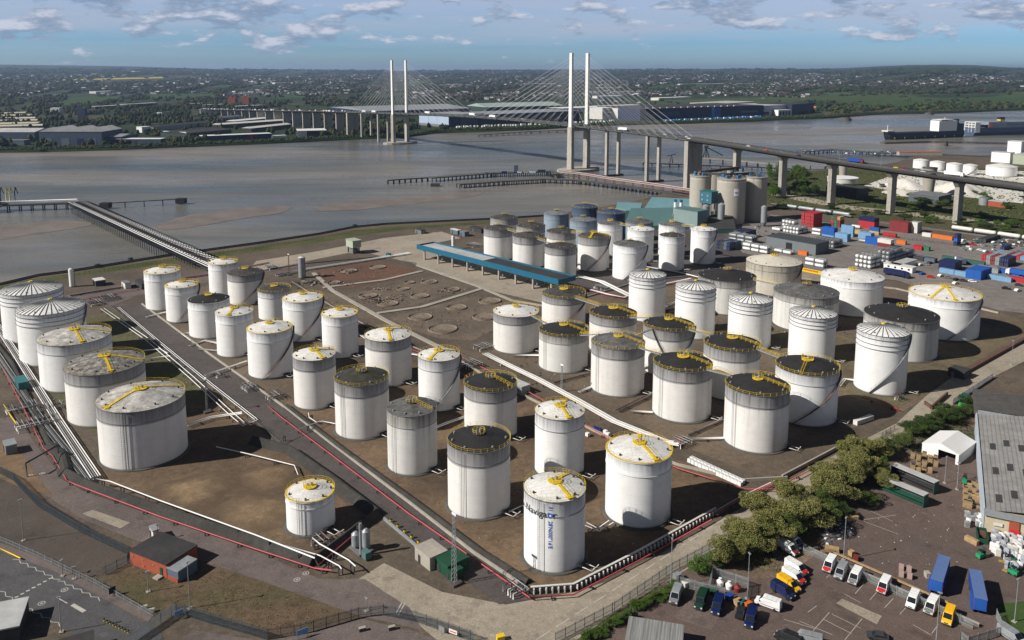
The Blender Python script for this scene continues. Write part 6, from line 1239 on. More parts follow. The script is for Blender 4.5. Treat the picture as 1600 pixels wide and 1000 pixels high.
pipe('white pipes feeding the slim streaked tank by the road', [(482, 645), (483, 652), (495, 660), (503, 658), (524, 662)], .8, .15, wh); pipe('white pipe over the internal road near the slim streaked tank', [(425, 690), (462, 672), (500, 658)], 2., .12, K['galv'])
pipe('white pipes between the central tanks behind the streaked one', [(680, 668), (700, 660), (730, 650), (800, 635)], .8, .2, wh, 2, .9); pipe('white pipe from the front black-roofed tank to the right', [(795, 800), (815, 790), (840, 795)], .8, .18, wh); pipe('white pipes between the lettered tank and the big clean tank', [(914, 818), (935, 828), (955, 815)], .8, .16, wh, 2, 1.4)
pipe('pale pipe bundle running left of the central tanks back row', [(520, 495), (600, 545), (690, 560)], .8, .2, [wh, K['galv'], K['rust']], 3, .8); pipe('pink pipe behind the central block back row', [(545, 505), (600, 530), (680, 560), (760, 605)], .8, .14, pk)
pipe('white pipe loop at the foot of the black-roofed left tank', [(296, 520), (283, 521), (298, 532)], .6, .16, wh); pipe('tangle of pale pipes in front of the black-roofed left tank', [(296, 540), (320, 532), (350, 538), (338, 548), (310, 545)], .5, .18, K['offwhite'], 3, .7)
pipe('pale double pipe crossing the internal road to the yellow-rimmed tank', [(320, 586), (345, 578), (386, 564)], 1.2, .2, K['offwhite'], 2); pipe('pale pipes from the road to the leftmost small tank', [(228, 495), (262, 487)], .8, .2, wh, 2)
pipe('pale pipes running behind the demolished plots to the canopy', [(432, 430), (480, 420), (560, 408), (640, 395)], 1.0, .28, [wh, K['grey'], wh], 3, 1.0); pipe('dark pipes on the road left of the demolished plots', [(455, 440), (520, 480), (600, 525), (690, 560)], .6, .2, [K['dark'], K['rust'], K['conc']], 4, .9)
pipe('pale pipe bundle between the canopy and the ribbed tanks', [(900, 430), (940, 440), (985, 462)], .9, .22, [wh, wh, K['galv']], 5, .8); pipe('long pink and pale pipes from the canopy to the ribbed tanks', [(905, 448), (950, 460), (975, 465), (1010, 450), (1080, 435)], .9, .2, [pk, wh, K['offwhite']], 3, .8); pipe('pipes along the back of the ribbed tanks', [(1040, 478), (1060, 470), (1120, 455), (1200, 445)], .8, .2, [wh, K['offwhite']], 3, .8)
pipe('pale pipe over the roadway behind the rear tank group', [(1000, 415), (1060, 425), (1120, 440)], .8, .2, wh, 2); pipe('twisting white pipes at the corner ribbed tank', [(1336, 594), (1320, 592), (1312, 602)], 1., .2, wh, 2, .8); pipe('pipes from the broad cream tank forward', [(1180, 465), (1200, 470), (1210, 478)], .8, .2, wh, 2)
pipe('three brown and pink pipes on the wall by the near tree line', [(1118, 802), (1160, 778), (1215, 752)], 1.0, .16, [K['rust'], pk, K['offwhite']], 3, .7)
pipe('thick white and yellow trestle pipes by the grey bridge piers', [(1205, 318), (1260, 326), (1330, 338)], 1.6, .5, K['galv'], 1)
blk = thing('pipe_portal', 'black steel pipe portal over the service road at the left corner', 'pipe portal', P(42, 745)); c = Vector(P(42, 745)); e_ = Vector(P(92, 716)) - c; MB().tube([(0, 0, 0), (0, 0, 4.2), (e_.x, e_.y, 4.2), (e_.x, e_.y, .4)], .28, 6).build('frame', K['black'], blk)
# manifolds: racks of short pipes and valves
def manifold(label, x, y, nx, ny, rz=A1, m=None):
    o = thing('pipe_manifold', label, 'pipe manifold', P(x, y), rz); w_, l_ = nx * .9, ny * 1.4
    for i in range(nx): xx = (i - (nx - 1) / 2) * .9; hh = random.uniform(.7, 1.6); MB().tube([(xx, -l_ / 2, .1), (xx, -l_ / 2, hh), (xx, l_ / 2, hh), (xx, l_ / 2, .1)], random.uniform(.1, .2), 5).build('pipe', random.choice([K['dark'], K['galv'], K['grey'], K['rust'], K['offwhite']]) if m is None else m, o)
    for i in range(ny): yy = (i - (ny - 1) / 2) * 1.4; MB().tube([(-w_ / 2 - .6, yy, 1.9), (w_ / 2 + .6, yy, 1.9)], .12, 5).build('header', random.choice([K['galv'], K['grey'], K['dark']]), o)
    for i in range(nx): MB().cyl(((i - (nx - 1) / 2) * .9, random.uniform(-l_ / 3, l_ / 3), 1.4), .22, .5, 8).build('valve', random.choice([K['red'], K['black'], K['grey'], K['green']]), o)
mf = [(170, 468, 9, 6, 'wide pipe manifold behind the ribbed left tanks'), (150, 476, 7, 4, 'white pipe manifold left of the internal road head'), (425, 420, 8, 4, 'pipe manifold behind the dark fitted tank'), (60, 665, 8, 9, 'dense pump and pipe rack left of the nearest big tanks'), (35, 640, 5, 7, 'grey pump row behind the yellow rail at the left'), (78, 640, 4, 6, 'white valve group between the two nearest big left tanks'), (735, 572, 9, 5, 'tangled silver manifold behind the black-roofed central tank'), (755, 545, 6, 5, 'pipe manifold left of the pale-roofed end tank'),
      (940, 452, 10, 3, 'red and white manifold beside the end of the canopy'), (1048, 488, 6, 5, 'silver manifold between the first two ribbed tanks'), (1065, 695, 5, 4, 'dark pipe gantry base at the fourth tank of the right block'), (650, 690, 3, 3, 'small valve set beside the pink main'), (712, 890, 3, 3, 'small valve set at the kerb opposite the lattice mast'), (805, 925, 5, 3, 'valve set at the near corner of the internal road'), (430, 622, 5, 4, 'yellow-railed manifold at the road fork'), (395, 512, 4, 3, 'small manifold left of the yellow-rimmed tank'),
      (740, 385, 9, 5, 'white plant and pipes beyond the canopy'), (765, 378, 6, 4, 'second pipe group beyond the canopy'), (1170, 470, 5, 4, 'pipework between the ribbed tanks and the cream tank'), (345, 590, 3, 2, 'small dark valve set on the road verge'), (390, 608, 7, 3, 'dark pipe heap beside the internal road'), (500, 850, 4, 3, 'pipework beside the small front tank'), (1405, 625, 3, 2, 'pump set near the corner ribbed tank'), (20, 505, 7, 5, 'pipework left of the third big tank'), (855, 385, 6, 3, 'pipework behind the canopy end')]
for x, y, a, b_, lb in mf: manifold(lb, x, y, a, b_)
# yellow kerb rail, bollards, concrete blocks, blue drums, pallets
o = thing('guard_rail', 'bright yellow kerb rail beside the pump row at the left edge', 'rail'); MB().tube([P(6, 632, .8), P(17, 650, .8), P(27, 664, .8)], .2, 5).build('rail', K['yellow'], o)
o = thing('guard_rail', 'yellow barrier rail at the lower left edge of the public road', 'rail'); MB().tube([P(-10, 852, .7), P(32, 872, .7)], .16, 5).build('rail', K['yellow'], o)
bb = None
for i in range(5):
    q = P(611 + i * 10.8, 816 + i * 8.4); lb = 'yellow bollard in the row of five along the internal road'
    if bb is None:
        bb = thing('bollard', lb, 'bollard', q, 0, 'yellow bollards by the internal road'); MB().cyl((0, 0, 0), .42, .8, 10).build('post', K['yellow'], bb); MB().cyl((0, 0, .8), .36, .12, 10).build('cap', K['black'], bb)
    else: dup(bb, q, 0)
bund('pale blue-grey crash barrier behind the yellow bollards', [(600, 812), (636, 842), (652, 856)], .7, .5, K['galv'], name='crash_barrier')
ib = None
for r_ in range(2):
    for i in range(15):
        q = Vector(P(1078 + i * 5.6, 722 + i * 2.6)) + E2 * r_ * 1.5 - E1 * r_ * .3; q = tuple(q)
        if ib is None: ib = thing('concrete_block', 'white concrete block in the double row beside the pink main', 'block', q, A1, 'white blocks in a double row'); MB().box((0, 0, .55), (1.15, 1.15, 1.1)).build('block', K['white'], ib); MB().box((0, 0, 1.14), (.5, .2, .1)).build('lifting_loop', K['grey'], ib)
        else: dup(ib, q, A1 + random.uniform(-.08, .08))
dr = None
for i in range(4):
    q = P(929 + i * 3, 670 + i)
    if dr is None: dr = thing('drum', 'blue plastic drum in the short row behind the white-roofed central tank', 'drum', q, 0, 'blue drums'); MB().cyl((0, 0, 0), .32, .95, 10).build('body', K['blue'], dr); MB().cyl((0, 0, .95), .28, .05, 10).build('lid', K['navy'], dr)
    else: dup(dr, q, 0)
for i, (x, y, lb) in enumerate([(946, 678, 'white bulk tote, left of the pair near the blue drums'), (950, 682, 'white bulk tote, right of the pair near the blue drums'), (918, 682, 'white tipped tank beside the blue drums'), (795, 600, 'small grey pallet tank by the central back tank')]):
    o = thing('bulk_tote', lb, 'tote', P(x, y), A1); MB().box((0, 0, .75), (1.2, 1.0, 1.1)).build('tank', K['white'], o); MB().box((0, 0, .1), (1.25, 1.05, .18)).build('pallet', K['grey'], o)
# treatment skid at the front bund corner
sk = thing('treatment_skid', 'silver twin-vessel treatment skid with a tall thin column at the front bund corner', 'plant skid', P(560, 862), A1)
for x, y, r, h in ((-1.2, 0, 1.05, 4.2), (.8, 1.8, 1.0, 5.2)): MB().cyl((x, y, 1.2), r, h - 1.2, 18).cyl((x, y, h), r, .6, 18, r * .4).build('vessel', K['galv'], sk)
MB().cyl((2.0, -.4, 0), .35, 8.6, 12).build('column', K['galv'], sk); MB().box((0, .8, .5), (5, 4, .3)).build('base_frame', K['grey'], sk); MB().box((4, 0, 1.2), (2, 1.6, 1.8)).build('control_box', mat('sage_green_sheet', (.1, .1, .1)), sk)
rl = MB(); railing(rl, [(1.4, -1, 6.8), (2.6, -1, 6.8), (2.6, .2, 6.8), (1.4, .2, 6.8)], closed=True); rl.build('railing', K['galv'], sk)
pipe('white pipe from the small front tank over the bund wall to the skid', [(488, 840), (500, 850), (545, 875), (556, 885)], 2.3, .17, wh); pipe('white pipe bending down outside the front bund corner', [(445, 852), (500, 868), (530, 884), (534, 889)], 2., .16, wh)
# masts and lamp posts
def lattice(label, x, y, H, w_=.9, m=K['galv']):
    o = thing('lattice_mast', label, 'mast', P(x, y), A1); mb = MB(); cs = [(-w_ / 2, -w_ / 2), (w_ / 2, -w_ / 2), (0, w_ / 2)]
    for c in cs: mb.tube([(c[0] * 1.3, c[1] * 1.3, 0), (c[0] * .6, c[1] * .6, H)], .07, 4)
    n = int(H / 1.1)
    for i in range(n):
        f0, f1 = 1.3 - .7 * i / n, 1.3 - .7 * (i + 1) / n; z0, z1 = H * i / n, H * (i + 1) / n
        for k in range(3): a, b_ = cs[k], cs[(k + 1) % 3]; mb.tube([(a[0] * f0, a[1] * f0, z0), (b_[0] * f1, b_[1] * f1, z1)], .045, 3)
    mb.build('lattice', m, o); MB().box((0, 0, .3), (2.6, 2.6, .6)).build('base', K['dconc'], o); MB().box((0, 0, H + .3), (1.6, .3, .5)).build('floodlight', K['white'], o)
lattice('tall lattice mast beside the green cabins and the internal road', 711, 912, 17); lattice('lattice floodlight mast left of the pale pipe bundle, before the black-roofed pair', 878, 612, 10, .6); lattice('thin lattice mast on the verge beside the nearest big left tank', 324, 644, 12, .5, K['grey']); lattice('thin dark lattice mast near the upright silver vessel', 452, 430, 12, .5, K['rust'])
def lamp(label, x, y, H, arm=.9, m=None, grp=None):
    o = thing('lamp_post', label, 'lamp post', P(x, y), random.uniform(0, 6), grp); MB().cyl((0, 0, 0), .12, H, 8, .07).build('pole', m or K['galv'], o); MB().box((0, 0, H + .1), (arm, .35, .16)).build('lamp_head', m or K['galv'], o); MB().box((0, 0, .1), (.9, .9, .25)).build('base', K['conc'], o)
for x, y, H, lb in ((37, 845, 11, 'lamp post with double head in the dark gravel yard'), (297, 951, 11, 'lamp post standing at the chain link fence below the brick building'), (96, 988, 8, 'dark lamp column beside the public road'), (1048, 918, 12, 'slim lamp post at the corner of the palisade fence and hedge'), (1168, 936, 11, 'lamp post at the right corner of the palisade enclosure'), (1318, 875, 11, 'lamp post between the parked vans and the timber stacks'), (1462, 1010, 12, 'lamp post in the van yard before the yellow van'),
                    (1585, 972, 10, 'thin lamp post on the grass at the right edge'), (1476, 755, 8, 'thin post, left of two standing before the white tent'), (1495, 765, 8, 'thin post, right of two standing before the white tent'), (247, 843, 4, 'short white-headed post behind the brick building'), (1580, 570, 10, 'lamp post at the far right bund wall'), (858, 560, 9, 'lamp post beside the pale-roofed end tank'), (573, 955, 3, 'short sign post on the service road'), (232, 925, 5, 'thin post near the blue board'), (116, 905, 3, 'short dark post on the verge by the crossing'), (98, 900, 4, 'dark sign post on the verge by the zigzag line')):
    lamp(lb, x, y, H)
# ================================================================ CONTAINER YARD
CM = dict(red=mat('container_red', (.42, .025, .03), .6, .15, .4), maroon=K['maroon'], navy=K['navy'], blue=mat('container_blue', (.015, .09, .36), .6, .12, .4), sky=mat('container_pale_blue', (.17, .32, .50), .6, .12, .4), green=mat('container_green', (.02, .17, .08), .6, .15, .4), dgreen=mat('container_dark_green', (.035, .11, .085), .6, .15, .4),
          orange=mat('container_orange', (.62, .15, .02), .6, .12, .4), white=K['offwhite'], yellow=mat('container_sand', (.46, .33, .12), .6, .15, .4), grey=K['galv'], dark=K['dark'], slate=K['slate'])
CONT = {}
def container(loc, along, Lc, col, label, grp, h=2.6):
    k = (Lc, col); rz = A1 if along == 1 else A2
    if k not in CONT:
        o = thing('container', label, 'container', loc, rz, grp); m = CM[col]; mb = MB(); n = int(Lc / .55); V = []   # corrugated long sides
        for i in range(n + 1):
            x = Lc * i / n; d = .06 if i % 2 else 0
            V += [(x, d, .1), (x, d, h - .08), (x, 2.44 - d, .1), (x, 2.44 - d, h - .08)]
        mb.add(V, [f for i in range(n) for f in ((i * 4, i * 4 + 4, i * 4 + 5, i * 4 + 1), (i * 4 + 2, i * 4 + 3, i * 4 + 7, i * 4 + 6))]); mb.add([(0, 0, h), (Lc, 0, h), (Lc, 2.44, h), (0, 2.44, h), (0, 0, h - .1), (Lc, 0, h - .1), (Lc, 2.44, h - .1), (0, 2.44, h - .1)], [(0, 1, 2, 3), (0, 4, 5, 1), (3, 2, 6, 7), (0, 3, 7, 4), (1, 5, 6, 2)])
        mb.box((Lc - .05, 1.22, h / 2), (.1, 2.4, h - .02)).box((Lc / 2, .05, .06), (Lc, .1, .12)).box((Lc / 2, 2.39, .06), (Lc, .1, .12)); mb.build('body', m, o)
        dm = MB().box((.03, .62, h / 2), (.08, 1.1, h - .3)).box((.03, 1.82, h / 2), (.08, 1.1, h - .3)).build('door', m, o)
        for yy in (.4, .85, 1.6, 2.05): MB().box((-.03, yy, h / 2), (.05, .05, h - .4)).build('lock_bar', K['galv'], o)
        CONT[k] = o; return o
    o = dup(CONT[k], loc, rz, label); o['group'] = grp; return o
def tankcont(loc, along, label, grp, col='offwhite', Lc=6.1):
    k = ('t', Lc, col); rz = A1 if along == 1 else A2
    if k not in CONT:
        o = thing('tank_container', label, 'tank container', loc, rz, grp); r = 1.12; mb = MB(); n = 16; V = []
        for x, q in ((.15, .35), (.35, .92), (.6, 1), (Lc - .6, 1), (Lc - .35, .92), (Lc - .15, .35)): V += [(x, 1.22 + r * q * math.cos(2 * math.pi * j / n), 1.3 + r * q * math.sin(2 * math.pi * j / n)) for j in range(n)]
        mb.add(V, [(i * n + j, i * n + (j + 1) % n, (i + 1) * n + (j + 1) % n, (i + 1) * n + j) for i in range(5) for j in range(n)], 0, True); mb.add(V[:n], [tuple(range(n - 1, -1, -1))]); mb.add(V[-n:], [tuple(range(n))]); mb.build('tank', K[col], o)
        f = MB()
        for x in (.08, Lc - .08):
            for y in (.08, 2.36): f.box((x, y, 1.28), (.14, .14, 2.56))
            for z in (.08, 2.5): f.box((x, 1.22, z), (.14, 2.4, .14))
        for y in (.08, 2.36):
            for z in (.08, 2.5): f.box((Lc / 2, y, z), (Lc, .12, .12))
        f.build('frame', K['grey'], o); MB().box((Lc / 2, 1.22, 2.5), (Lc * .6, .6, .1)).build('top_walkway', K['galv'], o); CONT[k] = o; return o
    o = dup(CONT[k], loc, rz, label); o['group'] = grp; return o
def stack(x, y, along, Lc, n1, n2, levels, cols, what, tk=False):
    """x, y: photo pixel of the lowest front corner; n1 boxes along the yard axis, n2 away from us"""
    c = Vector(P(x, y)); s1, s2 = (Lc + .3, 2.55) if along == 1 else (2.55, Lc + .3); k = 0
    for i in range(n1):
        for j in range(n2):
            for l in range(levels):
                p = c - E1 * s1 * (i + (1 if along == 1 else 0)) + E2 * s2 * j + Vector((0, 0, 2.62 * l + .05))
                if along == 2: p = p - E1 * 0 + E1 * 0
                p += E1 * random.uniform(-.12, .12)
                col = cols[l % len(cols)] if isinstance(cols, list) else cols
                if isinstance(col, tuple): col = col[(i + j) % len(col)]
                if along == 2: p = p   # box spans +y of its own frame, i.e. toward -E1
                if tk: tankcont(tuple(p), along, 'tank container ' + what, 'tank containers ' + what, col, Lc)
                else: container(tuple(p), along, Lc, col, '%s container %s' % (CNAME[col], what), '%s containers %s' % (CNAME[col], what))
CNAME = dict(red='bright red', maroon='dark red', navy='navy', blue='strong blue', sky='pale blue', green='green', dgreen='dull green', orange='orange', white='off-white', yellow='sandy yellow', grey='silver grey', dark='black', slate='slate')
stack(1270.5, 356, 2, 12.2, 4, 1, 4, 'red', 'in the tall red block with white spots'); stack(1312, 355.5, 2, 6.1, 3, 1, 3, [('maroon', 'green', 'maroon'), ('maroon', 'green', 'red'), ('yellow', 'maroon', 'green')], 'in the mixed stack right of the tall red block')
stack(1366, 358.5, 1, 12.2, 1, 3, 3, ['red', 'red', 'navy'], 'in the red stack topped by navy'); stack(1303, 374.5, 1, 9.1, 1, 2, 3, ['sky', 'blue', 'blue'], 'in the three-high blue stack'); stack(1324, 378.5, 1, 9.1, 1, 2, 2, 'sky', 'in the two-high pale blue stack')
stack(1333, 371, 1, 9.1, 1, 1, 3, ['sky', 'sky', 'sky'], 'just behind the two-high pale blue stack'); stack(1361, 377, 1, 9.1, 1, 2, 2, 'sky', 'left of the small bright blue one'); stack(1372.5, 384, 1, 9.1, 1, 1, 2, 'blue', 'in the two-high stack beside the brown ones'); stack(1373, 368, 1, 7, 1, 1, 2, ['yellow', 'blue'], 'below the red and navy stack')
stack(1392, 388, 1, 9.1, 1, 2, 2, ['maroon', 'white'], 'beside the end-on tank stack'); stack(1418.5, 365, 1, 13.6, 1, 3, 3, 'maroon', 'in the long dark red wall of boxes'); stack(1433.5, 365, 1, 6.1, 1, 3, 3, [('white', 'grey', 'grey')], 'in the pale stack right of the dark red wall'); stack(1488, 376, 1, 13.6, 1, 1, 1, 'orange', 'lying alone with dark lettering'); stack(1495, 384.5, 2, 6.1, 1, 1, 3, [('navy',), ('blue',), ('navy',)], 'in the narrow upright blue stack')
stack(1415, 383, 1, 6.1, 1, 1, 1, 'orange', 'behind the long silver tanks'); stack(1441, 392, 1, 6.1, 1, 2, 1, 'red', 'left of the small green one'); stack(1452, 393, 1, 4, 1, 1, 1, 'green', 'standing alone beside the red pair'); stack(1454.5, 371, 1, 6.1, 1, 1, 1, 'white', 'left of the long orange one'); stack(1400, 372, 1, 9.1, 1, 1, 1, 'red', 'low in front of the dark red wall')
stack(1538, 417, 1, 12.2, 2, 1, 1, 'dgreen', 'in the low dull green line'); stack(1575, 418, 2, 12.2, 6, 1, 2, [('navy', 'navy', 'grey', 'maroon', 'grey', 'red')], 'in the side-by-side row beyond the green line'); stack(1600, 408, 2, 12.2, 7, 1, 1, [('sky', 'red', 'grey', 'maroon', 'grey', 'grey')], 'in the far side-by-side row at right'); stack(1636, 415, 2, 12.2, 5, 1, 1, [('red', 'grey', 'maroon')], 'at the right edge of the yard')
stack(1569, 392, 2, 12.2, 1, 1, 1, 'navy', 'by itself among parked vehicles'); stack(1540, 380, 2, 12.2, 2, 2, 1, 'dark', 'in the dark group beyond the parked cars'); stack(1593, 432, 1, 12.2, 1, 1, 1, 'blue', 'behind the orange loader'); stack(1533, 438.5, 1, 8.2, 1, 6, 2, ['blue', 'blue'], 'in the tall blue pair at the yard corner'); stack(1515, 434, 1, 8.2, 2, 1, 1, 'sky', 'in the pale blue base row'); stack(1492, 424.5, 1, 9.1, 1, 4, 2, 'navy', 'in the low navy row with grey roofs')
stack(1580, 442, 1, 12.2, 1, 1, 1, 'sky', 'low at the right below the blue lorry'); stack(1612, 445, 1, 12.2, 1, 1, 1, 'red', 'low at the right edge')
stack(1165, 374, 2, 6.1, 4, 2, 2, [('navy', 'dark', 'slate'), ('dark', 'navy', 'navy')], 'in the shaded rows at the foot of the silos'); stack(1140, 392, 2, 6.1, 4, 2, 2, [('navy', 'slate', 'dark')], 'in the shaded rows right of the rear tanks'); stack(1560, 428, 1, 12.2, 1, 2, 1, 'grey', 'left of the blue lorry'); stack(1460, 412, 1, 6.1, 2, 2, 1, [('slate', 'dark')], 'behind the parked cars row'); stack(1345, 366, 1, 12.2, 1, 1, 1, 'yellow', 'lying low before the red and navy stack'); stack(1400, 362, 2, 12.2, 2, 1, 1, 'yellow', 'flat behind the small bright blue one'); tw = 'stacked end-on beside the tall red block'; stack(1247, 367, 2, 6.1, 5, 2, 2, 'white', tw, True); stack(1240, 362, 2, 6.1, 4, 1, 3, 'white', tw, True)
stack(1360, 421, 2, 6.1, 4, 2, 3, ['white'], 'in the big end-on block behind the broad white tank', True); stack(1388, 413, 2, 9.1, 3, 2, 3, ['galv'], 'in the silver rows right of the big end-on block', True); stack(1407, 407, 2, 9.1, 2, 2, 2, ['galv'], 'at the right end of the silver rows', True)
stack(1287, 420, 1, 6.1, 2, 2, 2, 'white', 'side-on above the yellow panel', True); stack(1199, 398, 1, 6.1, 3, 2, 2, 'white', 'side-on left of the long grey shed', True); stack(1236, 399, 1, 6.1, 2, 2, 1, 'white', 'side-on in front of the long grey shed', True); stack(1302, 389, 2, 6.1, 6, 2, 2, 'galv', 'in the dark row behind the long grey shed', True); stack(1344, 358, 1, 7, 1, 1, 1, 'white', 'alone before the red and navy stack', True)
stack(1282, 369, 1, 7, 1, 1, 2, 'white', 'left of the three-high blue stack', True); stack(1356, 381, 1, 7, 1, 1, 1, 'galv', 'in front of the pale blue boxes', True); stack(1175, 382, 1, 6.1, 3, 3, 2, 'galv', 'in the shaded rows below the silos', True); stack(1219, 362, 1, 7, 1, 2, 1, 'white', 'lying low left of the end-on tanks', True); stack(1150, 388, 1, 6.1, 2, 3, 1, 'galv', 'in the shaded corner behind the rear tanks', True)
container(tuple(Vector(P(1260, 400)) - E1 * 6), 1, 6.1, 'orange', 'orange container end of the long grey shed front', 'orange containers before the grey shed')
for k in CM: pass
building('yard_shed', 'long grey metal shed with a dark doorway in the container yard', 'shed', tuple(Vector(P(1274, 399)) - E1 * 36), A1, 36, 16, 7, mat('shed_grey', (.15, .17, .18), .7, .1, .2), mat('shed_roof', (.055, .062, .066), .7, .15, .1), 'flat', parts=[('doorway', K['black'], (17, -.06, 2.6), (4.5, .12, 5))])
building('yard_office', 'long white site office with small windows at the near side of the yard', 'office', tuple(Vector(P(1425, 427.5)) - E1 * 17), A1, 17, 5, 3.2, K['white'], K['offwhite'], parts=[('window', K['glass'], (3 + 4 * k, -.06, 1.9), (1.2, .12, 1)) for k in range(4)]); building('yard_office', 'second white office wing running away behind the first', 'office', tuple(Vector(P(1405, 423)) - E1 * 6), A1, 6, 22, 3.2, K['white'], K['roofpale'], parts=[('door', K['grey'], (3, -.06, 1.), (1, .12, 2))])
building('banner_wall', 'grey store with a yellow and red banner panel beneath stacked tanks', 'store', tuple(Vector(P(1283, 441)) - E1 * 12), A1, 12, 3, 6.5, mat('store_brown', (.22, .19, .15), .8, .2, .2), K['grey'], parts=[('banner', K['yellow'], (6, -.1, 5.2), (12, .15, 2.2)), ('banner_stripe', K['orange'], (5.5, -.2, 5.5), (9, .1, .8))])
lorry(P(1401, 432), A1, 'navy box lorry left of the white site office', K['navy'], K['navy']); lorry(P(1590, 431), A1 + math.pi, 'blue lorry with a white cab at the right side of the yard', CM['blue'], K['white'], Lb=10); lorry(P(1500, 412), A2 + .8, 'slate tipper lorry behind the dull green line', K['slate'], K['white'], Lb=8)
cl = [(1441, 429, 'blue', 'blue car before the tall blue pair of containers'), (1454, 434, 'red', 'red car beside the blue one in the container yard'), (1470, 432, 'white', 'white van-like car beside the navy container row'), (1482, 435, 'grey', 'grey car right of the white van-like one'), (1494, 438, 'black', 'black car in the row before the pale blue base'), (1505, 440, 'dark', 'dark car nearest the yard corner wall'), (1493, 444, 'white', 'white car in front of the black one at the yard corner'), (1519, 441, 'white', 'white car right of the dark one at the yard corner'), (1406, 425, 'white', 'white car between the navy lorry and the white office'), (1572, 452, 'black', 'black car on the open road right of the yard corner'), (1590, 455, 'white', 'white car at the right edge below the yard'), (1532, 392, 'white', 'white car by the navy container'), (1540, 394, 'white', 'second white car by the navy container'),
      (1520, 383, 'red', 'red vehicle among the dark trailers'), (1505, 377, 'white', 'white car beyond the upright blue stack'), (1530, 375, 'galv', 'silver car among parked trailers'), (1553, 380, 'white', 'white pickup among parked trailers'), (1560, 384, 'galv', 'silver pickup at the far parked row'), (1575, 386, 'white', 'white car at the far parked row'), (1430, 414, 'white', 'white car behind the site office, left of four'), (1438, 415, 'white', 'white car behind the site office, second of four'), (1446, 414, 'galv', 'silver car behind the site office, third of four'), (1453, 412, 'dark', 'dark car behind the site office, last of four'), (1592, 447, 'dark', 'dark car above the white one at the right edge')]
for i, (x, y, m, lb) in enumerate(cl): car(P(x, y), A1 + (.3 if i % 2 else 1.4), lb, K[m])
for i in range(9):
    q = Vector(P(1487, 360)) + E1 * i * 15.6 if i < 5 else Vector(P(1222, 325)) + E1 * (i - 5) * 15.6
    o = thing('rail_tank_wagon', 'white rail tank wagon in the %s train behind the yard' % ('right-hand' if i < 5 else 'left-hand'), 'tank wagon', tuple(q), A1, 'tank wagons, ' + ('right train' if i < 5 else 'left train'))
    n = 16; r = 1.45; V = []
    for x, e in ((0, .5), (.5, .95), (1, 1), (13.4, 1), (13.9, .95), (14.4, .5)): V += [(x, r * e * math.cos(2 * math.pi * j / n), 2.6 + r * e * math.sin(2 * math.pi * j / n)) for j in range(n)]
    MB().add(V, [(a * n + j, a * n + (j + 1) % n, (a + 1) * n + (j + 1) % n, (a + 1) * n + j) for a in range(5) for j in range(n)], 0, True).add(V[:n], [tuple(range(n - 1, -1, -1))]).add(V[-n:], [tuple(range(n))]).build('tank', K['offwhite'] if i < 5 else K['galv'], o)
    MB().box((7.2, 0, .95), (14, 1.8, .3)).build('chassis', K['dark'], o); wheels(o, (1.2, 3., 11.4, 13.2), .75, .45)
# beyond the bridge approach
building('water_works', 'low dark slatted building with flat grey roof on the marsh behind the bridge piers', 'building', tuple(Vector(P(1466, 320)) - E1 * 26), A1, 26, 26, 7, mat('slat_dark', (.10, .11, .125), .7, .15, 1., stretch=(4, 4, .2)), K['grey']); building('water_works', 'black block under the round white control deck on the marsh', 'building', (*P(1290, 306)[:2], 0), A1, 30, 22, 9, K['black'], K['roofdark'])
o = thing('round_deck', 'round white walled deck on the black block behind a bridge pier', 'deck', P(1311, 300)); MB().cyl((6, 8, 9), 14, 4, 40, sm=False).build('wall', K['offwhite'], o); MB().cyl((6, 8, 13), 14.4, .5, 40).build('roof', K['white'], o)
o = thing('vent_tower', 'tall tapering pale vent tower between two bridge approach piers', 'tower', P(1450, 306)); MB().cyl((0, 0, 0), 4.2, 26, 28, 6.4).build('shaft', K['conc'], o); MB().cyl((0, 0, 26), 6.6, 1, 28).build('rim', K['dconc'], o)
o = thing('vent_tower', 'second pale tapering vent tower beside the round white deck', 'tower', P(1316, 290)); MB().cyl((0, 0, 0), 3, 22, 24, 4.2).build('shaft', K['conc'], o); MB().cyl((0, 0, 22), 4.4, .8, 24).build('rim', K['dconc'], o)
o = thing('steel_tank', 'small grey steel tank beside the red brick block on the marsh', 'tank', P(1537, 320)); MB().cyl((0, 0, 0), 4, 6.5, 24).build('shell', K['galv'], o); MB().cyl((0, 0, 6.5), 4, .6, 24, 1).build('roof', K['grey'], o)
building('brick_block', 'low red brick block on the marsh beyond the bridge', 'building', tuple(Vector(P(1571, 325)) - E1 * 14), A1, 14, 8, 4.5, K['brick'], K['roofpale']); building('white_mill', 'white tower block with blank walls beyond the broad tanks at the right edge', 'building', (*P(1572, 252)[:2], 0), A1, 16, 16, 26, K['white'], K['offwhite']); building('white_mill', 'low white shed left of the white tower block', 'building', (*P(1548, 253)[:2], 0), A1, 22, 14, 13, K['white'], K['roofpale']); building('long_store', 'long pale green store right of the white tower block', 'store', (*P(1582, 256)[:2], 0), A1, 70, 30, 12, mat('pale_green_wall', (.1, .1, .1)), K['roofpale'])
building('quay_store', 'long orange-roofed quay store at the lagoon', 'store', (*P(1405, 243)[:2], 0), .02, 60, 8, 5, K['conc'], K['orange'])
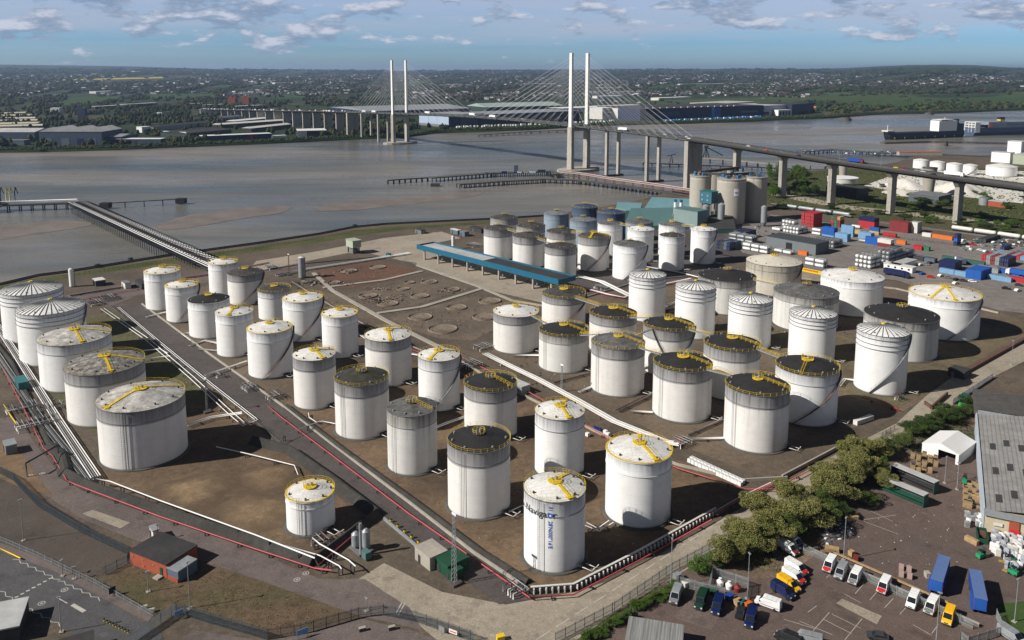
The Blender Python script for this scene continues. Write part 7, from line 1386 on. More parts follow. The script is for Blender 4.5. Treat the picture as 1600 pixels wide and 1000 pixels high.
# ================================================================ RIGHT WAREHOUSE, TENT AND VAN YARD
wa0 = Vector((121.5, 199.2, 0)); wu = Vector((.888, -.46, 0)).normalized(); wv = Vector((.46, .888, 0)).normalized(); rw = math.atan2(wu.y, wu.x)
o = thing('warehouse', 'large warehouse at the right edge with weathered grey corrugated roof and cream front wall', 'warehouse', tuple(wa0), rw)
MB().box((30, 43, 3.2), (60, 86, 6.4)).build('wall', K['cream'], o)
cor = bpy.data.materials.new('weathered_corrugated_roof'); cor.use_nodes = True; N = cor.node_tree.nodes; L = cor.node_tree.links; b = N['Principled BSDF']; t = nd(N, 'ShaderNodeTexCoord')
wv_ = nd(N, 'ShaderNodeTexWave', wave_type='BANDS', bands_direction='X'); wv_.inputs['Scale'].default_value = .28; wv_.inputs['Distortion'].default_value = .3; L.new(t.outputs['Object'], wv_.inputs['Vector'])
c_ = mixc(N, L, ramp(N, L, wv_.outputs[0], [(.0, (1, 1, 1)), (.25, (0, 0, 0))]), (.235, .225, .215), (.15, .145, .14)); n_ = noise(N, L, t.outputs['Object'], .25, 7, .7); c_ = mixc(N, L, 1., c_, ramp(N, L, n_, [(.3, (.7,) * 3), (.7, (1.2,) * 3)]), 'MULTIPLY'); L.new(c_, b.inputs['Base Color']); b.inputs['Roughness'].default_value = .85
def roofpanel(y0, y1, m, nm): prof = [(-.4, y0, 6.5), (15, y0, 8.6), (30, y0, 6.5), (45, y0, 8.6), (60, y0, 6.5)]; V = [(x, y, z) for x, y, z in prof] + [(x, y1, z) for x, y, z in prof] + [(x, y, z - .25) for x, y, z in prof]; return MB().add(V, [(i, i + 1, i + 6, i + 5) for i in range(4)] + [(i, i + 10, i + 11, i + 1) for i in range(4)]).build(nm, m, o)
roofpanel(-.5, 66, cor, 'roof'); MB().box((29, 76, 7.2), (60, 20, 1.6)).build('flat_roof', mat('bitumen_roof', (.085, .08, .075), .9, .25, .05), o); MB().box((30, 66.2, 7.), (60, .5, 2.)).build('parapet', K['galv'], o)
MB().box((-.3, 33, 3.6), (.35, 66, 6.6)).build('side_cladding', mat('pale_side_cladding', (.42, .47, .52), .7, .1, .3), o); MB().box((30, -.55, 5.7), (60.6, .3, 1.7)).build('front_cladding', K['galv'], o)
for k in range(22):
    x = 3.2 + (k % 8) * 3.6; y = 6 + (k // 8) * 17 + (k % 2) * 3; z = 6.5 + 2.1 * (x / 15 if x < 15 else (30 - x) / 15) + .06; sl = math.atan(2.1 / 15) * (1 if x < 15 else -1)
    MB().box((x, y, z), (1.5, 4.6, .06), 0, 0, sl).build('rooflight', mat('rooflight', (.055, .052, .05), .5, .2, 1.), o)
MB().box((6.5, -.25, 2.6), (2.2, .3, 4.6)).build('pilaster', K['brick'], o); MB().box((6.7, -.4, 1.2), (2.0, .2, 2.4)).build('door', K['red'], o); MB().box((14, -.3, 3), (8, .3, 4.2)).build('shutter', mat('pale_side_cladding', (.1, .1, .1)), o); MB().box((3., -.3, 2.9), (2., .2, .8)).build('notice_board', K['offwhite'], o)
# white frame tent
t0_ = Vector(P(1440, 708)); t1_ = Vector(P(1497, 727)); td = (t1_ - t0_).normalized(); LT = (t1_ - t0_).length
o = thing('frame_tent', 'white gabled frame tent with a dark open doorway near the warehouse', 'tent', tuple(t0_), math.atan2(td.y, td.x)); LD = 13.5
prof_mesh([(0, 0), (LT * .45, 0), (LT * .45, 3.0), (LT * .92, 3.0), (LT * .92, 0), (LT, 0), (LT, 3.2), (LT / 2, 5), (0, 3.2)], .15, 'gable_wall', K['white'], o); MB().box((0, LD / 2, 1.6), (.12, LD - .4, 3.2)).box((LT, LD / 2, 1.6), (.12, LD - .4, 3.2)).box((LT / 2, LD, 1.6), (LT, .12, 3.2)).build('side_wall', K['offwhite'], o)
prof_mesh([(-.15, 3.15), (LT / 2, 4.95), (LT + .15, 3.15), (LT + .15, 3.3), (LT / 2, 5.12), (-.15, 3.3)], LD, 'roof', mat('tent_fabric', (.70, .69, .67), .6, .06, .3), o)
# vans
VAN = {}; CM['van_green'] = mat('van_dark_green', (.009, .04, .022), .35, .1, 1.); CM['van_blue'] = mat('van_dark_blue', (.005, .014, .075), .35, .1, 1.); CM['van_yellow'] = mat('van_yellow', (.78, .42, .01), .35, .08, 1.)
def van(px, head, label, col, bonnet=None, Lv=5.6, Hv=2.45, roofc=None):
    k = (col, bonnet, Lv); loc = P(*px)
    if k in VAN: return dup(VAN[k], loc, head, label)
    o = thing('van', label, 'van', loc, head); m = K[col] if col in K else CM[col]; Wv = .98
    pr = [(-Lv / 2, .42), (Lv / 2, .42), (Lv / 2 + .06, .75), (Lv / 2 - .1, 1.12), (Lv / 2 - .85, 1.35), (Lv / 2 - 1.75, Hv - .1), (Lv / 2 - 2.1, Hv), (-Lv / 2 + .1, Hv), (-Lv / 2, Hv - .15)]
    n = len(pr); mb = MB(); V = []
    for s, sc_ in ((-1, 1), (1, 1)):
        V += [(x, s * (Wv if z < 1.4 else Wv - .09), z) for x, z in pr]
    mb.add(V, [tuple(range(n)), tuple(range(2 * n - 1, n - 1, -1))] + [(i, n + i, n + (i + 1) % n, (i + 1) % n) for i in range(n)]); bo = mb.build('body', m, o)
    bv = bo.modifiers.new('bevel', 'BEVEL'); bv.width = .07; bv.segments = 2; bv.limit_method = 'ANGLE'
    for s in (-1, 1): MB().box((-Lv * .07, s * .905, Hv - .03), (Lv * .62, .05, .05)).box((-Lv * .1, s * (Wv + .01), .85), (Lv * .7, .03, .1)).build('side_trim', K['dark'], o)
    for k_ in range(3): MB().box((-Lv * .33 + k_ * Lv * .19, 0, Hv + .02), (.07, 1.5, .035)).build('roof_rib', m, o)
    MB().add([(Lv / 2 - .86, -.84, 1.42), (Lv / 2 - .86, .84, 1.42), (Lv / 2 - 1.66, .78, 2.26), (Lv / 2 - 1.66, -.78, 2.26), (Lv / 2 - .94, -.84, 1.36), (Lv / 2 - .94, .84, 1.36)], [(0, 1, 2, 3)]).build('windscreen', K['glass'], o)
    for s in (-1, 1):
        MB().add([(Lv / 2 - 1.02, s * .93, 1.42), (Lv / 2 - 1.75, s * .915, 2.12), (Lv / 2 - 2.45, s * .915, 2.12), (Lv / 2 - 2.45, s * .93, 1.42)], [(0, 1, 2, 3) if s < 0 else (3, 2, 1, 0)]).build('side_window', K['glass'], o)
        MB().box((Lv / 2 - .02, s * .72, .92), (.12, .36, .26)).build('headlight', K['offwhite'], o); MB().box((Lv / 2 - 1.15, s * 1.1, 1.5), (.12, .2, .28)).build('mirror', K['black'], o)
    MB().box((Lv / 2 + .03, 0, .58), (.14, 1.9, .3)).build('bumper', K['dark'], o); MB().box((Lv / 2 + .02, 0, .9), (.08, .8, .18)).build('grille', K['black'], o)
    if bonnet: MB().add([(Lv / 2 + .05, -.9, .8), (Lv / 2 + .05, .9, .8), (Lv / 2 - .08, .88, 1.16), (Lv / 2 - .08, -.88, 1.16), (Lv / 2 - .83, .84, 1.38), (Lv / 2 - .83, -.84, 1.38)], [(0, 1, 2, 3), (3, 2, 4, 5)]).build('bonnet', K[bonnet], o)
    wheels(o, (-Lv / 2 + 1.1, Lv / 2 - .95), .86, .36); VAN[k] = o; return o
def hd(a, b_): d = Vector(P(*b_)) - Vector(P(*a)); return math.atan2(d.y, d.x)
silver = 'galv'
VN = [((1296, 888), (1301, 876), (1287, 898), 'white van with a red bonnet, leftmost in the diagonal row by the wall', 'white', 'red'), ((1314, 899), (1320, 884), (1306, 908), 'silver van between the red-bonneted van and a white one', 'galv', None), ((1336, 907), (1341, 894), (1327, 917), 'white van with dark bonnet, third in the diagonal row', 'white', 'grey'), ((1381, 921), (1388, 906), (1372, 934), 'white van with a red bonnet parked alone mid row', 'white', 'red'), ((1426, 944), (1433, 928), (1418, 960), 'plain white van left of another white van near the yellow one', 'white', None), ((1455, 953), (1463, 936), (1444, 968), 'white van with blue plate right beside the yellow van', 'white', 'grey'), ((1482, 969), (1488, 948), (1474, 984), 'yellow van at the right end of the diagonal row', 'van_yellow', None),
      ((1244, 893), (1228, 883), (1262, 903), 'white van with red bonnet, uppermost of the side-on group', 'white', 'red'), ((1240, 907), (1222, 896), (1258, 918), 'white van with red bonnet, second of the side-on group', 'white', 'red'), ((1232, 919), (1215, 908), (1249, 930), 'yellow van between the white vans and the navy one', 'van_yellow', None), ((1223, 929), (1203, 917), (1243, 942), 'navy van at the bottom of the side-on group', 'navy', None), ((1200, 948), (1216, 954), (1180, 941), 'white van parked alone facing left by the enclosure', 'white', 'white'),
      ((1056, 936), (1060, 922), (1050, 948), 'silver van at the left end under the lamp post', 'galv', 'grey'), ((1095, 944), (1101, 928), (1088, 960), 'dark green van beside the silver one', 'van_green', None), ((1121, 952), (1127, 935), (1115, 970), 'dark blue van, left of the two blue ones', 'van_blue', None), ((1173, 972), (1178, 955), (1167, 990), 'dark blue van, right of the two blue ones', 'van_blue', None),
      ((1231, 862), (1215, 852), (1245, 870), 'white van with red lamps half under the tree, lower one', 'white', 'maroon'), ((1240, 852), (1224, 842), (1250, 860), 'white van half under the tree, upper one', 'white', 'navy')]
for c, a, b_, lb, col, bon in VN: van(c, hd(a, b_), lb, col, bon)
car(P(1157, 961), hd((1159, 952), (1153, 970)), 'small black car between the two blue vans', K['black']); car(P(1209, 869), hd((1203, 863), (1216, 876)), 'dark grey car under the tree beside the white vans', K['dark']); car(P(1371, 998), hd((1380, 1000), (1362, 996)), 'dark car cut by the bottom edge', K['dark']); van((1232, 1004), hd((1240, 1000), (1222, 992)), 'black van cut by the bottom edge left of a pickup', 'black'); van((1260, 1008), hd((1280, 1000), (1240, 990)), 'pale-roofed truck cut by the bottom edge', 'galv', 'black', 6.2, 2.9); van((1580, 1000), hd((1560, 990), (1590, 1010)), 'silver van at the bottom right corner behind the fence', 'galv', 'white')
# parked curtain-side trailers and racks
def trailer(c, a, b_, label, roofm, sidem, Lt=12.8, cabm=None):
    o = thing('trailer', label, 'trailer', P(*c), hd(a, b_)); MB().box((0, 0, 2.55), (Lt, 2.5, 2.7)).build('curtain_side', sidem, o); MB().box((0, 0, 3.98), (Lt + .1, 2.56, .14)).build('roof', roofm, o); MB().box((0, 0, 1.0), (Lt - 1, 1., .3)).build('chassis', K['dark'], o); MB().box((Lt / 2 + .04, 0, 2.5), (.1, 2.3, 2.5)).build('rear_door', CM['blue'], o)
    wheels(o, (Lt / 2 - 1.2, Lt / 2 - 2.5, -Lt / 2 + 2), 1.05, .5)
    for s in (-1, 1): MB().box((Lt / 2 - .1, s * 1.2, 2.5), (.16, .16, 2.7)).build('post', K['red'], o)
    if cabm: MB().box((Lt / 2 - 1.6, -1.5, 1.9), (2.6, .5, 2.4)).build('tarpaulin', cabm, o)
    return o
trr = mat('trailer_roof_blue', (.10, .16, .33), .6, .12, .5)
trailer((1468, 912), (1482, 866), (1462, 930), 'blue curtain-sided trailer, left of the pair beside the yellow van', trr, K['blue'], 11.5, CM['blue']); trailer((1526, 938), (1518, 890), (1532, 962), 'blue curtain-sided trailer, right of the pair beside the grass', trr, K['blue'], 11.5, CM['blue'])
def shelf(c, a, b_, label, low):
    o = thing('storage_rack', label, 'storage rack', P(*c), hd(a, b_)); MB().box((0, 0, 3.6), (13, 2.6, .18)).build('roof', K['roofpale'], o); MB().box((0, 1.2, 1.9), (13, .12, 3.4)).build('back_wall', K['grey'], o); MB().box((6.4, 0, 1.8), (.14, 2.4, 3.5)).build('end_wall', mat('rack_green', (.02, .09, .06), .6, .2, .5), o); MB().box((-6.4, 0, 1.8), (.14, 2.4, 3.5)).build('end_wall', K['navy'], o)
    for z in (.6, 1.5): MB().box((0, 0, z), (12.6, 2.3, .12)).build('shelf', low, o)
mat('rack_green', (.02, .09, .06), .6, .2, .5)
shelf((1410, 777), (1372, 757), (1450, 790), 'long open rack with grey roof and green shelves, nearer of two', MATS['rack_green']); shelf((1428, 757), (1388, 738), (1462, 770), 'long open rack with grey roof, farther of two beside the timber', K['dark'])
o = thing('bus_body', 'dark green lorry with bright green front beside the warehouse wall', 'lorry', P(1506, 632), hd((1516, 610), (1500, 645))); MB().box((0, 0, 1.9), (6.5, 2.4, 2.6)).build('body', mat('rack_green', (.1, .1, .1)), o); MB().box((3.6, 0, 1.), (1.2, 2.5, 1.2)).build('nose', mat('bright_green', (.05, .5, .06), .5, .1, 1.), o); MB().box((3.28, 0, 2.4), (.08, 2, 1.)).build('windscreen', K['glass'], o); wheels(o, (-2, 2.4), 1.05, .5)
for i, (x, y, lb, r) in enumerate([(1532, 872, 'green forklift with yellow mast by the green skip', .4), (1583, 898, 'green forklift at the right beside the wrapped goods', 2.2), (1507, 755, 'green forklift by the warehouse at the pallet stacks', 1.), (1578, 880, 'small green forklift behind the other at the right edge', 2.8)]):
    o = thing('forklift', lb, 'forklift', P(x, y), r); MB().box((0, 0, .8), (2., 1.2, .9)).build('body', mat('forklift_green', (.02, .28, .12), .5, .1, 1.), o); MB().box((0, 0, 2.05), (1.2, 1.1, .08)).box((-.5, -.5, 1.6), (.08, .08, .9)).box((-.5, .5, 1.6), (.08, .08, .9)).box((.5, .5, 1.6), (.08, .08, .9)).box((.5, -.5, 1.6), (.08, .08, .9)).build('cage', K['black'], o); MB().box((1.1, 0, 1.4), (.12, .9, 2.4)).build('mast', K['dark'], o); MB().box((1.8, .3, .15), (1.2, .14, .06)).box((1.8, -.3, .15), (1.2, .14, .06)).build('forks', K['yellow'], o); wheels(o, (-.7, .7), .55, .3)
o = thing('skip', 'open green metal skip beside the wrapped goods', 'skip', P(1534, 842), hd((1530, 826), (1538, 860))); MB().box((0, -1.1, .9), (5, .12, 1.8)).box((0, 1.1, .9), (5, .12, 1.8)).box((0, 0, .1), (5, 2.2, .15)).box((-2.5, 0, .9), (.12, 2.2, 1.8)).box((2.5, 0, .7), (.12, 2.2, 1.4)).build('body', K['green'], o); MB().box((-1, 0, .8), (2.4, 1.9, .8)).build('waste', K['rust'], o)
PAL = {}
def pallets(x, y, rz, h, label, m='wood', grp=None):
    k = (m, h)
    if k in PAL: o = dup(PAL[k], P(x, y), rz, label); 
    else:
        o = thing('pallet_stack', label, 'pallet stack', P(x, y), rz); n = int(h / .16)
        for i in range(n): MB().box((random.uniform(-.04, .04), random.uniform(-.04, .04), .16 * i + .1), (1.2, 1.0, .1)).build('pallet', K[m], o)
        MB().box((0, 0, h / 2), (.9, .8, h - .1)).build('core', K['dark'], o); PAL[k] = o
    if grp: o['group'] = grp
    elif 'group' in o: del o['group']
    return o
gp_ = 'wooden pallet stacks beside the warehouse'
for i in range(16): pallets(1508 + (i % 4) * 6.5, 762 + (i // 4) * 10 + (i % 2) * 2, rw, random.choice([1.6, 2.2, 1.1]), 'wooden pallet stack in the pile against the warehouse side', 'wood', gp_)
for i in range(14): pallets(1426 + (i % 5) * 9, 716 + (i // 5) * 10 + (i % 2) * 3, rw, random.choice([1.6, 2.2, 1.1]), 'wooden pallet stack in the jumble left of the white tent', 'wood', 'wooden pallet stacks beside the tent')
for x, y, lb in ((1408, 890, 'pale brick stack, upper left of the four in the yard'), (1420, 893, 'pale brick stack, upper right of the four in the yard'), (1408, 901, 'pale brick stack, lower left of the four in the yard'), (1421, 904, 'pale brick stack, lower right of the four in the yard')):
    o = thing('brick_stack', lb, 'stack', P(x, y), rw); MB().box((0, 0, .16), (1.1, 1.1, .12)).build('pallet', K['wood'], o); MB().box((0, 0, .75), (1.1, 1.1, 1.0)).build('bricks', mat('pale_bricks', (.42, .30, .26), .9, .2, 3.), o)
for i, (x, y, lb) in enumerate([(1331, 813, 'stack of pale timber planks by the hedge'), (1300, 862, 'timber stack on the yard wall, upper one'), (1293, 868, 'timber stack on the yard wall, lower one'), (1330, 868, 'small crate stack beside the lamp post'), (1337, 876, 'dark red crate stack beside the lamp post'), (1449, 902, 'small heap of sand bags near the left blue trailer'), (1518, 848, 'yellow timber bundle beside the green skip')]):
    o = thing('timber_stack', lb, 'timber', P(x, y), hd((1290, 860), (1340, 885)) + (i * .5 if i else 1.0))
    for k in range(4): MB().box((random.uniform(-.1, .1), 0, .2 + k * .32), (3.2 if i < 3 or i == 6 else 1.3, 1.1, .28)).build('bundle', [K['wood'], K['wood'], mat('mid_wood', (.25, .15, .08), .8, .3, 1.), K['wood'], K['maroon'], K['conc'], K['wood']][i], o)
# wrapped goods: a field of shrink-wrapped pallets
wg = None; CM['wrap'] = mat('wrap_film', (.50, .54, .60), .4, .45, 2.); cols_ = ['white', 'offwhite', 'galv', 'wrap', 'wrap']
WR = {}
for i in range(62):
    x = 1552 + (i % 8) * 6.8 + random.uniform(-2, 2); y = 838 + (i // 8) * 7.0 + (i % 8) * 1.0 + random.uniform(-2, 2)
    if i // 8 > 4 and i % 8 < 3: continue
    c_ = random.choice(cols_); lb = {'white': 'white', 'offwhite': 'off-white', 'galv': 'silvery', 'wrap': 'bluish'}[c_] + ' wrapped pallet load in the crowded goods area before the warehouse'
    if c_ not in WR:
        o = thing('wrapped_pallet', lb, 'pallet load', P(x, y), rw, 'wrapped pallet loads, ' + c_); V = [(sx * (.55 + .05 * (z > 1)), sy * (.5 + .05 * (z > 1)), z) for z in (.15, .8, 1.5) for sx, sy in ((-1, -1), (1, -1), (1, 1), (-1, 1))] + [(0, 0, 1.7)]
        MB().add(V, [(a * 4 + k, a * 4 + (k + 1) % 4, a * 4 + 4 + (k + 1) % 4, a * 4 + 4 + k) for a in range(2) for k in range(4)] + [(8 + k, 8 + (k + 1) % 4, 12) for k in range(4)]).build('load', K[c_] if c_ in K else CM[c_], o); MB().box((0, 0, .08), (1.2, 1., .15)).build('pallet', K['wood'], o); WR[c_] = o
    else: dup(WR[c_], P(x, y), rw + random.uniform(-.3, .3), sc=(1, 1, random.uniform(.7, 1.3)))
for i in range(14): dup(WR[random.choice(cols_[:3])], P(1508 + random.uniform(0, 24), 806 + random.uniform(0, 20)), random.uniform(0, 3), 'white wrapped bale in the pile between pallets and the green skip')['group'] = 'white wrapped bales'
for i, (x, y, c_, lb) in enumerate([(1125, 915, 'white', 'white bulk bag, left one behind the palisade'), (1139, 920, 'white', 'white bulk bag, right one behind the palisade'), (1152, 924, 'maroon', 'red sack right of the bulk bags behind the palisade')]):
    o = thing('bulk_bag', lb, 'bag', P(x, y)); MB().cyl((0, 0, 0), .7, 1.1, 14, .85).cyl((0, 0, 1.1), .85, .5, 14, .3).build('bag', K[c_], o); MB().cyl((0, 0, 1.6), .3, .3, 8, .4).build('neck', K[c_], o)
for x, y, c_, lb in ((1103, 926, 'green', 'green wheeled waste bin, left one'), (1116, 930, 'green', 'green wheeled waste bin, right one'), (1139, 938, 'blue', 'blue wheeled waste bin behind the blue van'), (1160, 947, 'teal', 'teal crate beside the orange one'), (1168, 949, 'orange', 'orange crate beside the teal one'), (1072, 917, 'offwhite', 'white appliance dumped at the fence'), (1058, 905, 'galv', 'silver cage trolley at the fence corner'), (1153, 946, 'wood', 'small timber crate left of the teal crate')):
    o = thing('waste_bin', lb, 'bin', P(x, y), .5); MB().add([(-.7, -.5, .15), (.7, -.5, .15), (.7, .5, .15), (-.7, .5, .15), (-.85, -.62, 1.3), (.85, -.62, 1.3), (.85, .62, 1.3), (-.85, .62, 1.3)], [(3, 2, 1, 0), (4, 5, 6, 7), (0, 1, 5, 4), (1, 2, 6, 5), (2, 3, 7, 6), (3, 0, 4, 7)]).build('body', K[c_], o); MB().box((0, 0, 1.36), (1.75, 1.3, .1)).build('lid', K[c_], o)
# ================================================================ FENCES
def fence(label, px, h, m, sp=.28, w=.07, name='fence', post=2.7, rails=(.3, .85)):
    o = thing(name, label, 'fence'); pts = [Vector(P(*p)) for p in px]; pm = MB(); rm = MB(); proto = None; c = 0
    for a, b_ in zip(pts, pts[1:]):
        d = b_ - a; Lf = d.length; rz = math.atan2(d.y, d.x); u_ = d / Lf; q = Vector((-u_.y, u_.x, 0)) * .02
        for i in range(int(Lf / sp)):
            p = a + u_ * (i * sp + .1); e = u_ * w / 2
            pm.add([(*(p - e - q).xy, .05), (*(p + e - q).xy, .05), (*(p + e - q).xy, h), (*(p - e - q).xy, h), (*(p - e + q).xy, .05), (*(p + e + q).xy, .05), (*(p + e + q).xy, h), (*(p - e + q).xy, h)], [(0, 1, 2, 3), (5, 4, 7, 6), (1, 5, 6, 2), (4, 0, 3, 7)])
        for f in rails: rm.box(((a.x + b_.x) / 2, (a.y + b_.y) / 2, h * f), (Lf, .06, .06), rz)
        for i in range(int(Lf / post) + 1):
            p = a + u_ * min(i * post, Lf); c += 1
            if c > 98: break
            if proto is None: proto = MB().box((0, 0, h / 2 + .1), (.1, .1, h + .2)).build('post', m, o); proto.location = p
            else: e = proto.copy(); C.objects.link(e); e.parent = o; e.location = p
    pm.build('pales', m, o); rm.build('rails', m, o); return o
fence('palisade fence between the concrete road and the hedge, running up to the trees', [(868, 1004), (960, 955), (1050, 893), (1115, 858)], 2.3, K['fence'], .3); fence('grey palisade fence behind the silver and green vans', [(1049, 912), (1098, 925), (1134, 934)], 2.4, K['pale'], .2, .08)
fence('grey palisade enclosure round the white bulk bags', [(1107, 924), (1114, 900), (1170, 918), (1166, 948)], 2.4, K['pale'], .2, .08); fence('grey palisade fence along the top of the van row', [(1255, 862), (1320, 893), (1400, 930), (1480, 965), (1520, 985)], 2.2, K['pale'], .22, .08)
fence('palisade gate corner at the bottom right', [(1500, 1000), (1512, 1010), (1568, 992), (1556, 965)], 2.2, K['pale'], .22, .08); fence('dark mesh fence curving between the gravel yard and the service road', [(-10, 735), (22, 752), (60, 792), (130, 834), (203, 868)], 2.4, mat('blue_mesh_fence', (.085, .115, .135), .6, .2, .5, .2), .2, .045)
fence('mesh fence from the gravel yard corner to the brick building', [(203, 870), (200, 880), (160, 900)], 2.2, MATS['blue_mesh_fence'], .25, .04); fence('long grey fence between the public road verge and the gravel yard', [(-10, 842), (60, 872), (150, 915), (240, 966)], 1.5, K['pale'], .3, .05, rails=(.95, .4))
fence('high mesh fence along the bottom from the gate to the centre', [(275, 958), (330, 975), (418, 1000), (470, 992), (560, 966), (600, 962), (650, 972), (740, 1004)], 2.6, MATS['blue_mesh_fence'], .18, .05); fence('pale palisade gate at the end of the public road', [(200, 1010), (275, 958)], 2.6, K['pale'], .22, .1)
fence('white hoarding fence by the corner of the warehouse flat roof', [(1488, 632), (1552, 590)], 2.0, K['offwhite'], .5, .42); fence('low rail fence at the hedge by the concrete road', [(1378, 682), (1400, 670)], 1.4, K['dark'], 1., .06)
fence('dark trackside fence behind the container yard', [(1185, 345), (1400, 372), (1500, 385)], 1.5, K['dark'], 1., .06); fence('riverside fence on the embankment', [(100, 434), (262, 409), (400, 389), (550, 364), (765, 349)], 1.6, K['dark'], 1.2, .05)
w_ = thing('yard_wall', 'low wall topped with pale timber between the van row and the open yard', 'wall'); MB().wall([P(1255, 856)[:2], P(1400, 922)[:2], P(1530, 980)[:2]], .4, .9).build('wall', K['conc'], w_); MB().wall([P(1300, 868)[:2], P(1400, 912)[:2], P(1480, 948)[:2]], .5, .3, .9).build('timber_cap', K['wood'], w_)
w_ = thing('sign_board', 'blank pale blue board on the mesh fence by the pale gate', 'sign board', P(280, 967), hd((270, 970), (290, 962))); MB().box((0, 0, 1.5), (1.9, .08, 1.1)).build('panel', K['sky'], w_); MB().box((-.8, 0, .5), (.08, .08, 1)).box((.8, 0, .5), (.08, .08, 1)).build('legs', K['grey'], w_)
w_ = thing('sign_board', 'blank blue board on the bottom mesh fence', 'sign board', P(473, 997), hd((463, 1000), (484, 992))); MB().box((0, 0, 1.5), (2.4, .08, 1.2)).build('panel', K['sky'], w_); MB().box((-1, 0, .5), (.08, .08, 1)).box((1, 0, .5), (.08, .08, 1)).build('legs', K['grey'], w_)
w_ = thing('sign_board', 'dark square board backing onto the road verge fence', 'sign board', P(176, 931), .9); MB().box((0, 0, 1.4), (1.5, .1, 1.5)).build('panel', K['black'], w_); MB().box((0, 0, .4), (.1, .1, .8)).build('legs', K['grey'], w_)
w_ = thing('sign_board', 'white and orange notice on the bottom mesh fence, right part', 'sign board', P(708, 996), hd((700, 992), (716, 998))); MB().box((0, 0, 1.3), (2.0, .08, .9)).build('panel', K['white'], w_); MB().box((0, -.06, 1.3), (1.5, .04, .25)).build('stripe', K['orange'], w_)
w_ = thing('sign_board', 'pale grey notice left of the white and orange one', 'sign board', P(690, 991), hd((682, 988), (698, 994))); MB().box((0, 0, 1.3), (1.4, .08, 1.0)).build('panel', K['galv'], w_); MB().box((0, 0, .4), (.08, .08, .8)).build('legs', K['grey'], w_)
# bottom-left roofs, bollard strip
building('corner_roof', 'white-roofed shed cut by the bottom left corner', 'shed', tuple(P(-110, 1030)), .35, 16, 10, 3.2, K['dark'], K['roofpale'], over=.2); building('corner_roof', 'dark-roofed kiosk at the bottom edge beside the road island', 'kiosk', tuple(P(96, 1045)), .5, 6, 5, 2.8, K['conc'], K['roofdark'], over=.2)
building('corner_roof', 'grey ribbed roof corner at the bottom centre', 'shed', tuple(P(975, 1040)), -.25, 11, 10, 3.5, K['grey'], mat('ribbed_roof', (.30, .30, .29), .7, .5, .2, stretch=(14, .2, 1)), over=.2)
o = structure(MB().wall([P(155, 968)[:2], P(205, 992)[:2]], 1.2, .15, 0.05).build('traffic_island', K['dconc'])); pr_ = None
for i in range(9):
    q = P(163 + i * 4.7, 972 + i * 2.3)
    if pr_ is None: pr_ = thing('bollard', 'short black and yellow bollard on the traffic island', 'bollard', q, 0, 'traffic island bollards'); MB().cyl((0, 0, 0), .13, .55, 8).build('post', K['yellow'], pr_); MB().cyl((0, 0, .55), .13, .35, 8).build('cap', K['black'], pr_)
    else: dup(pr_, q, 0)
for x, y, lb in ((225, 952, 'white block pair at the verge end, left'), (236, 957, 'white block pair at the verge end, right'), (566, 986, 'dark planter box outside the bottom fence'), (612, 984, 'brown brick box outside the bottom fence'), (533, 1010, 'yellow grit box outside the bottom fence')): 
    o = thing('concrete_block', lb, 'block', P(x, y), .4); MB().box((0, 0, .4), (1.4, .7, .8)).build('block', K['white' if 'white' in lb else 'dconc'], o); MB().box((0, 0, .83), (1.45, .75, .06)).build('top', K['conc'], o)
o = thing('grit_bin', 'yellow grit bin at the bottom edge by the forecourt', 'bin', P(782, 1000), .3); MB().box((0, 0, .5), (1.6, 1.1, 1.)).build('body', K['yellow'], o); MB().box((0, 0, 1.05), (1.7, 1.2, .12), 0, 0, .05).build('lid', K['yellow'], o)
# ================================================================ TREES
leafm = {}
def leaf(name, a, b_):
    m = bpy.data.materials.new(name); m.use_nodes = True; N = m.node_tree.nodes; L = m.node_tree.links; b = N['Principled BSDF']; t = nd(N, 'ShaderNodeTexCoord')
    n = noise(N, L, t.outputs['Object'], .5, 4, .6); g_ = nd(N, 'ShaderNodeNewGeometry'); c = mixc(N, L, ramp(N, L, n, [(.35, (0, 0, 0)), (.65, (1, 1, 1))]), a, b_)
    c = mixc(N, L, 1., c, ramp(N, L, g_.outputs['Random Per Island'], [(0, (.72,) * 3), (1, (1.25,) * 3)]), 'MULTIPLY'); L.new(c, b.inputs['Base Color']); b.inputs['Roughness'].default_value = .9; b.inputs['Specular IOR Level'].default_value = .1
    return m
LF = dict(willow=leaf('leaf_olive', (.215, .19, .068), (.13, .15, .045)), mid=leaf('leaf_mid_green', (.065, .10, .022), (.09, .115, .03)), dark=leaf('leaf_dark_green', (.03, .055, .016), (.05, .075, .022)), fresh=leaf('leaf_fresh_green', (.085, .15, .025), (.06, .11, .02)))
bark = mat('bark', (.09, .07, .05), .95, .3, 2.)
def crown_mesh(name, R, Hc, z0, n, ls, m, o, lumps=24):
    c = rng.normal(0, 1, (lumps, 3)); c /= np.linalg.norm(c, axis=1)[:, None]; c *= rng.uniform(.2, .86, (lumps, 1)); rr = rng.uniform(.16, .40, lumps)
    k = rng.integers(0, lumps, n); d = rng.normal(0, 1, (n, 3)); d /= np.linalg.norm(d, axis=1)[:, None]; p = c[k] + d * (rr[k] * rng.uniform(.55, 1.0, n) ** .6)[:, None]
    p = p * np.array([R, R, Hc / 2]) + np.array([0, 0, z0 + Hc / 2]); p = p[p[:, 2] > z0 * .4]; n = len(p)
    a = rng.normal(0, 1, (n, 3)); a /= np.linalg.norm(a, axis=1)[:, None]; b_ = np.cross(a, rng.normal(0, 1, (n, 3))); b_ /= np.linalg.norm(b_, axis=1)[:, None]; s = ls * rng.uniform(.6, 1.3, (n, 1))
    V = np.stack([p - a * s, p + b_ * s * .6, p + a * s, p - b_ * s * .6], 1).reshape(-1, 3); return fastmesh(name, V, np.arange(n * 4).reshape(-1, 4), m, None, o)
TREES = {}
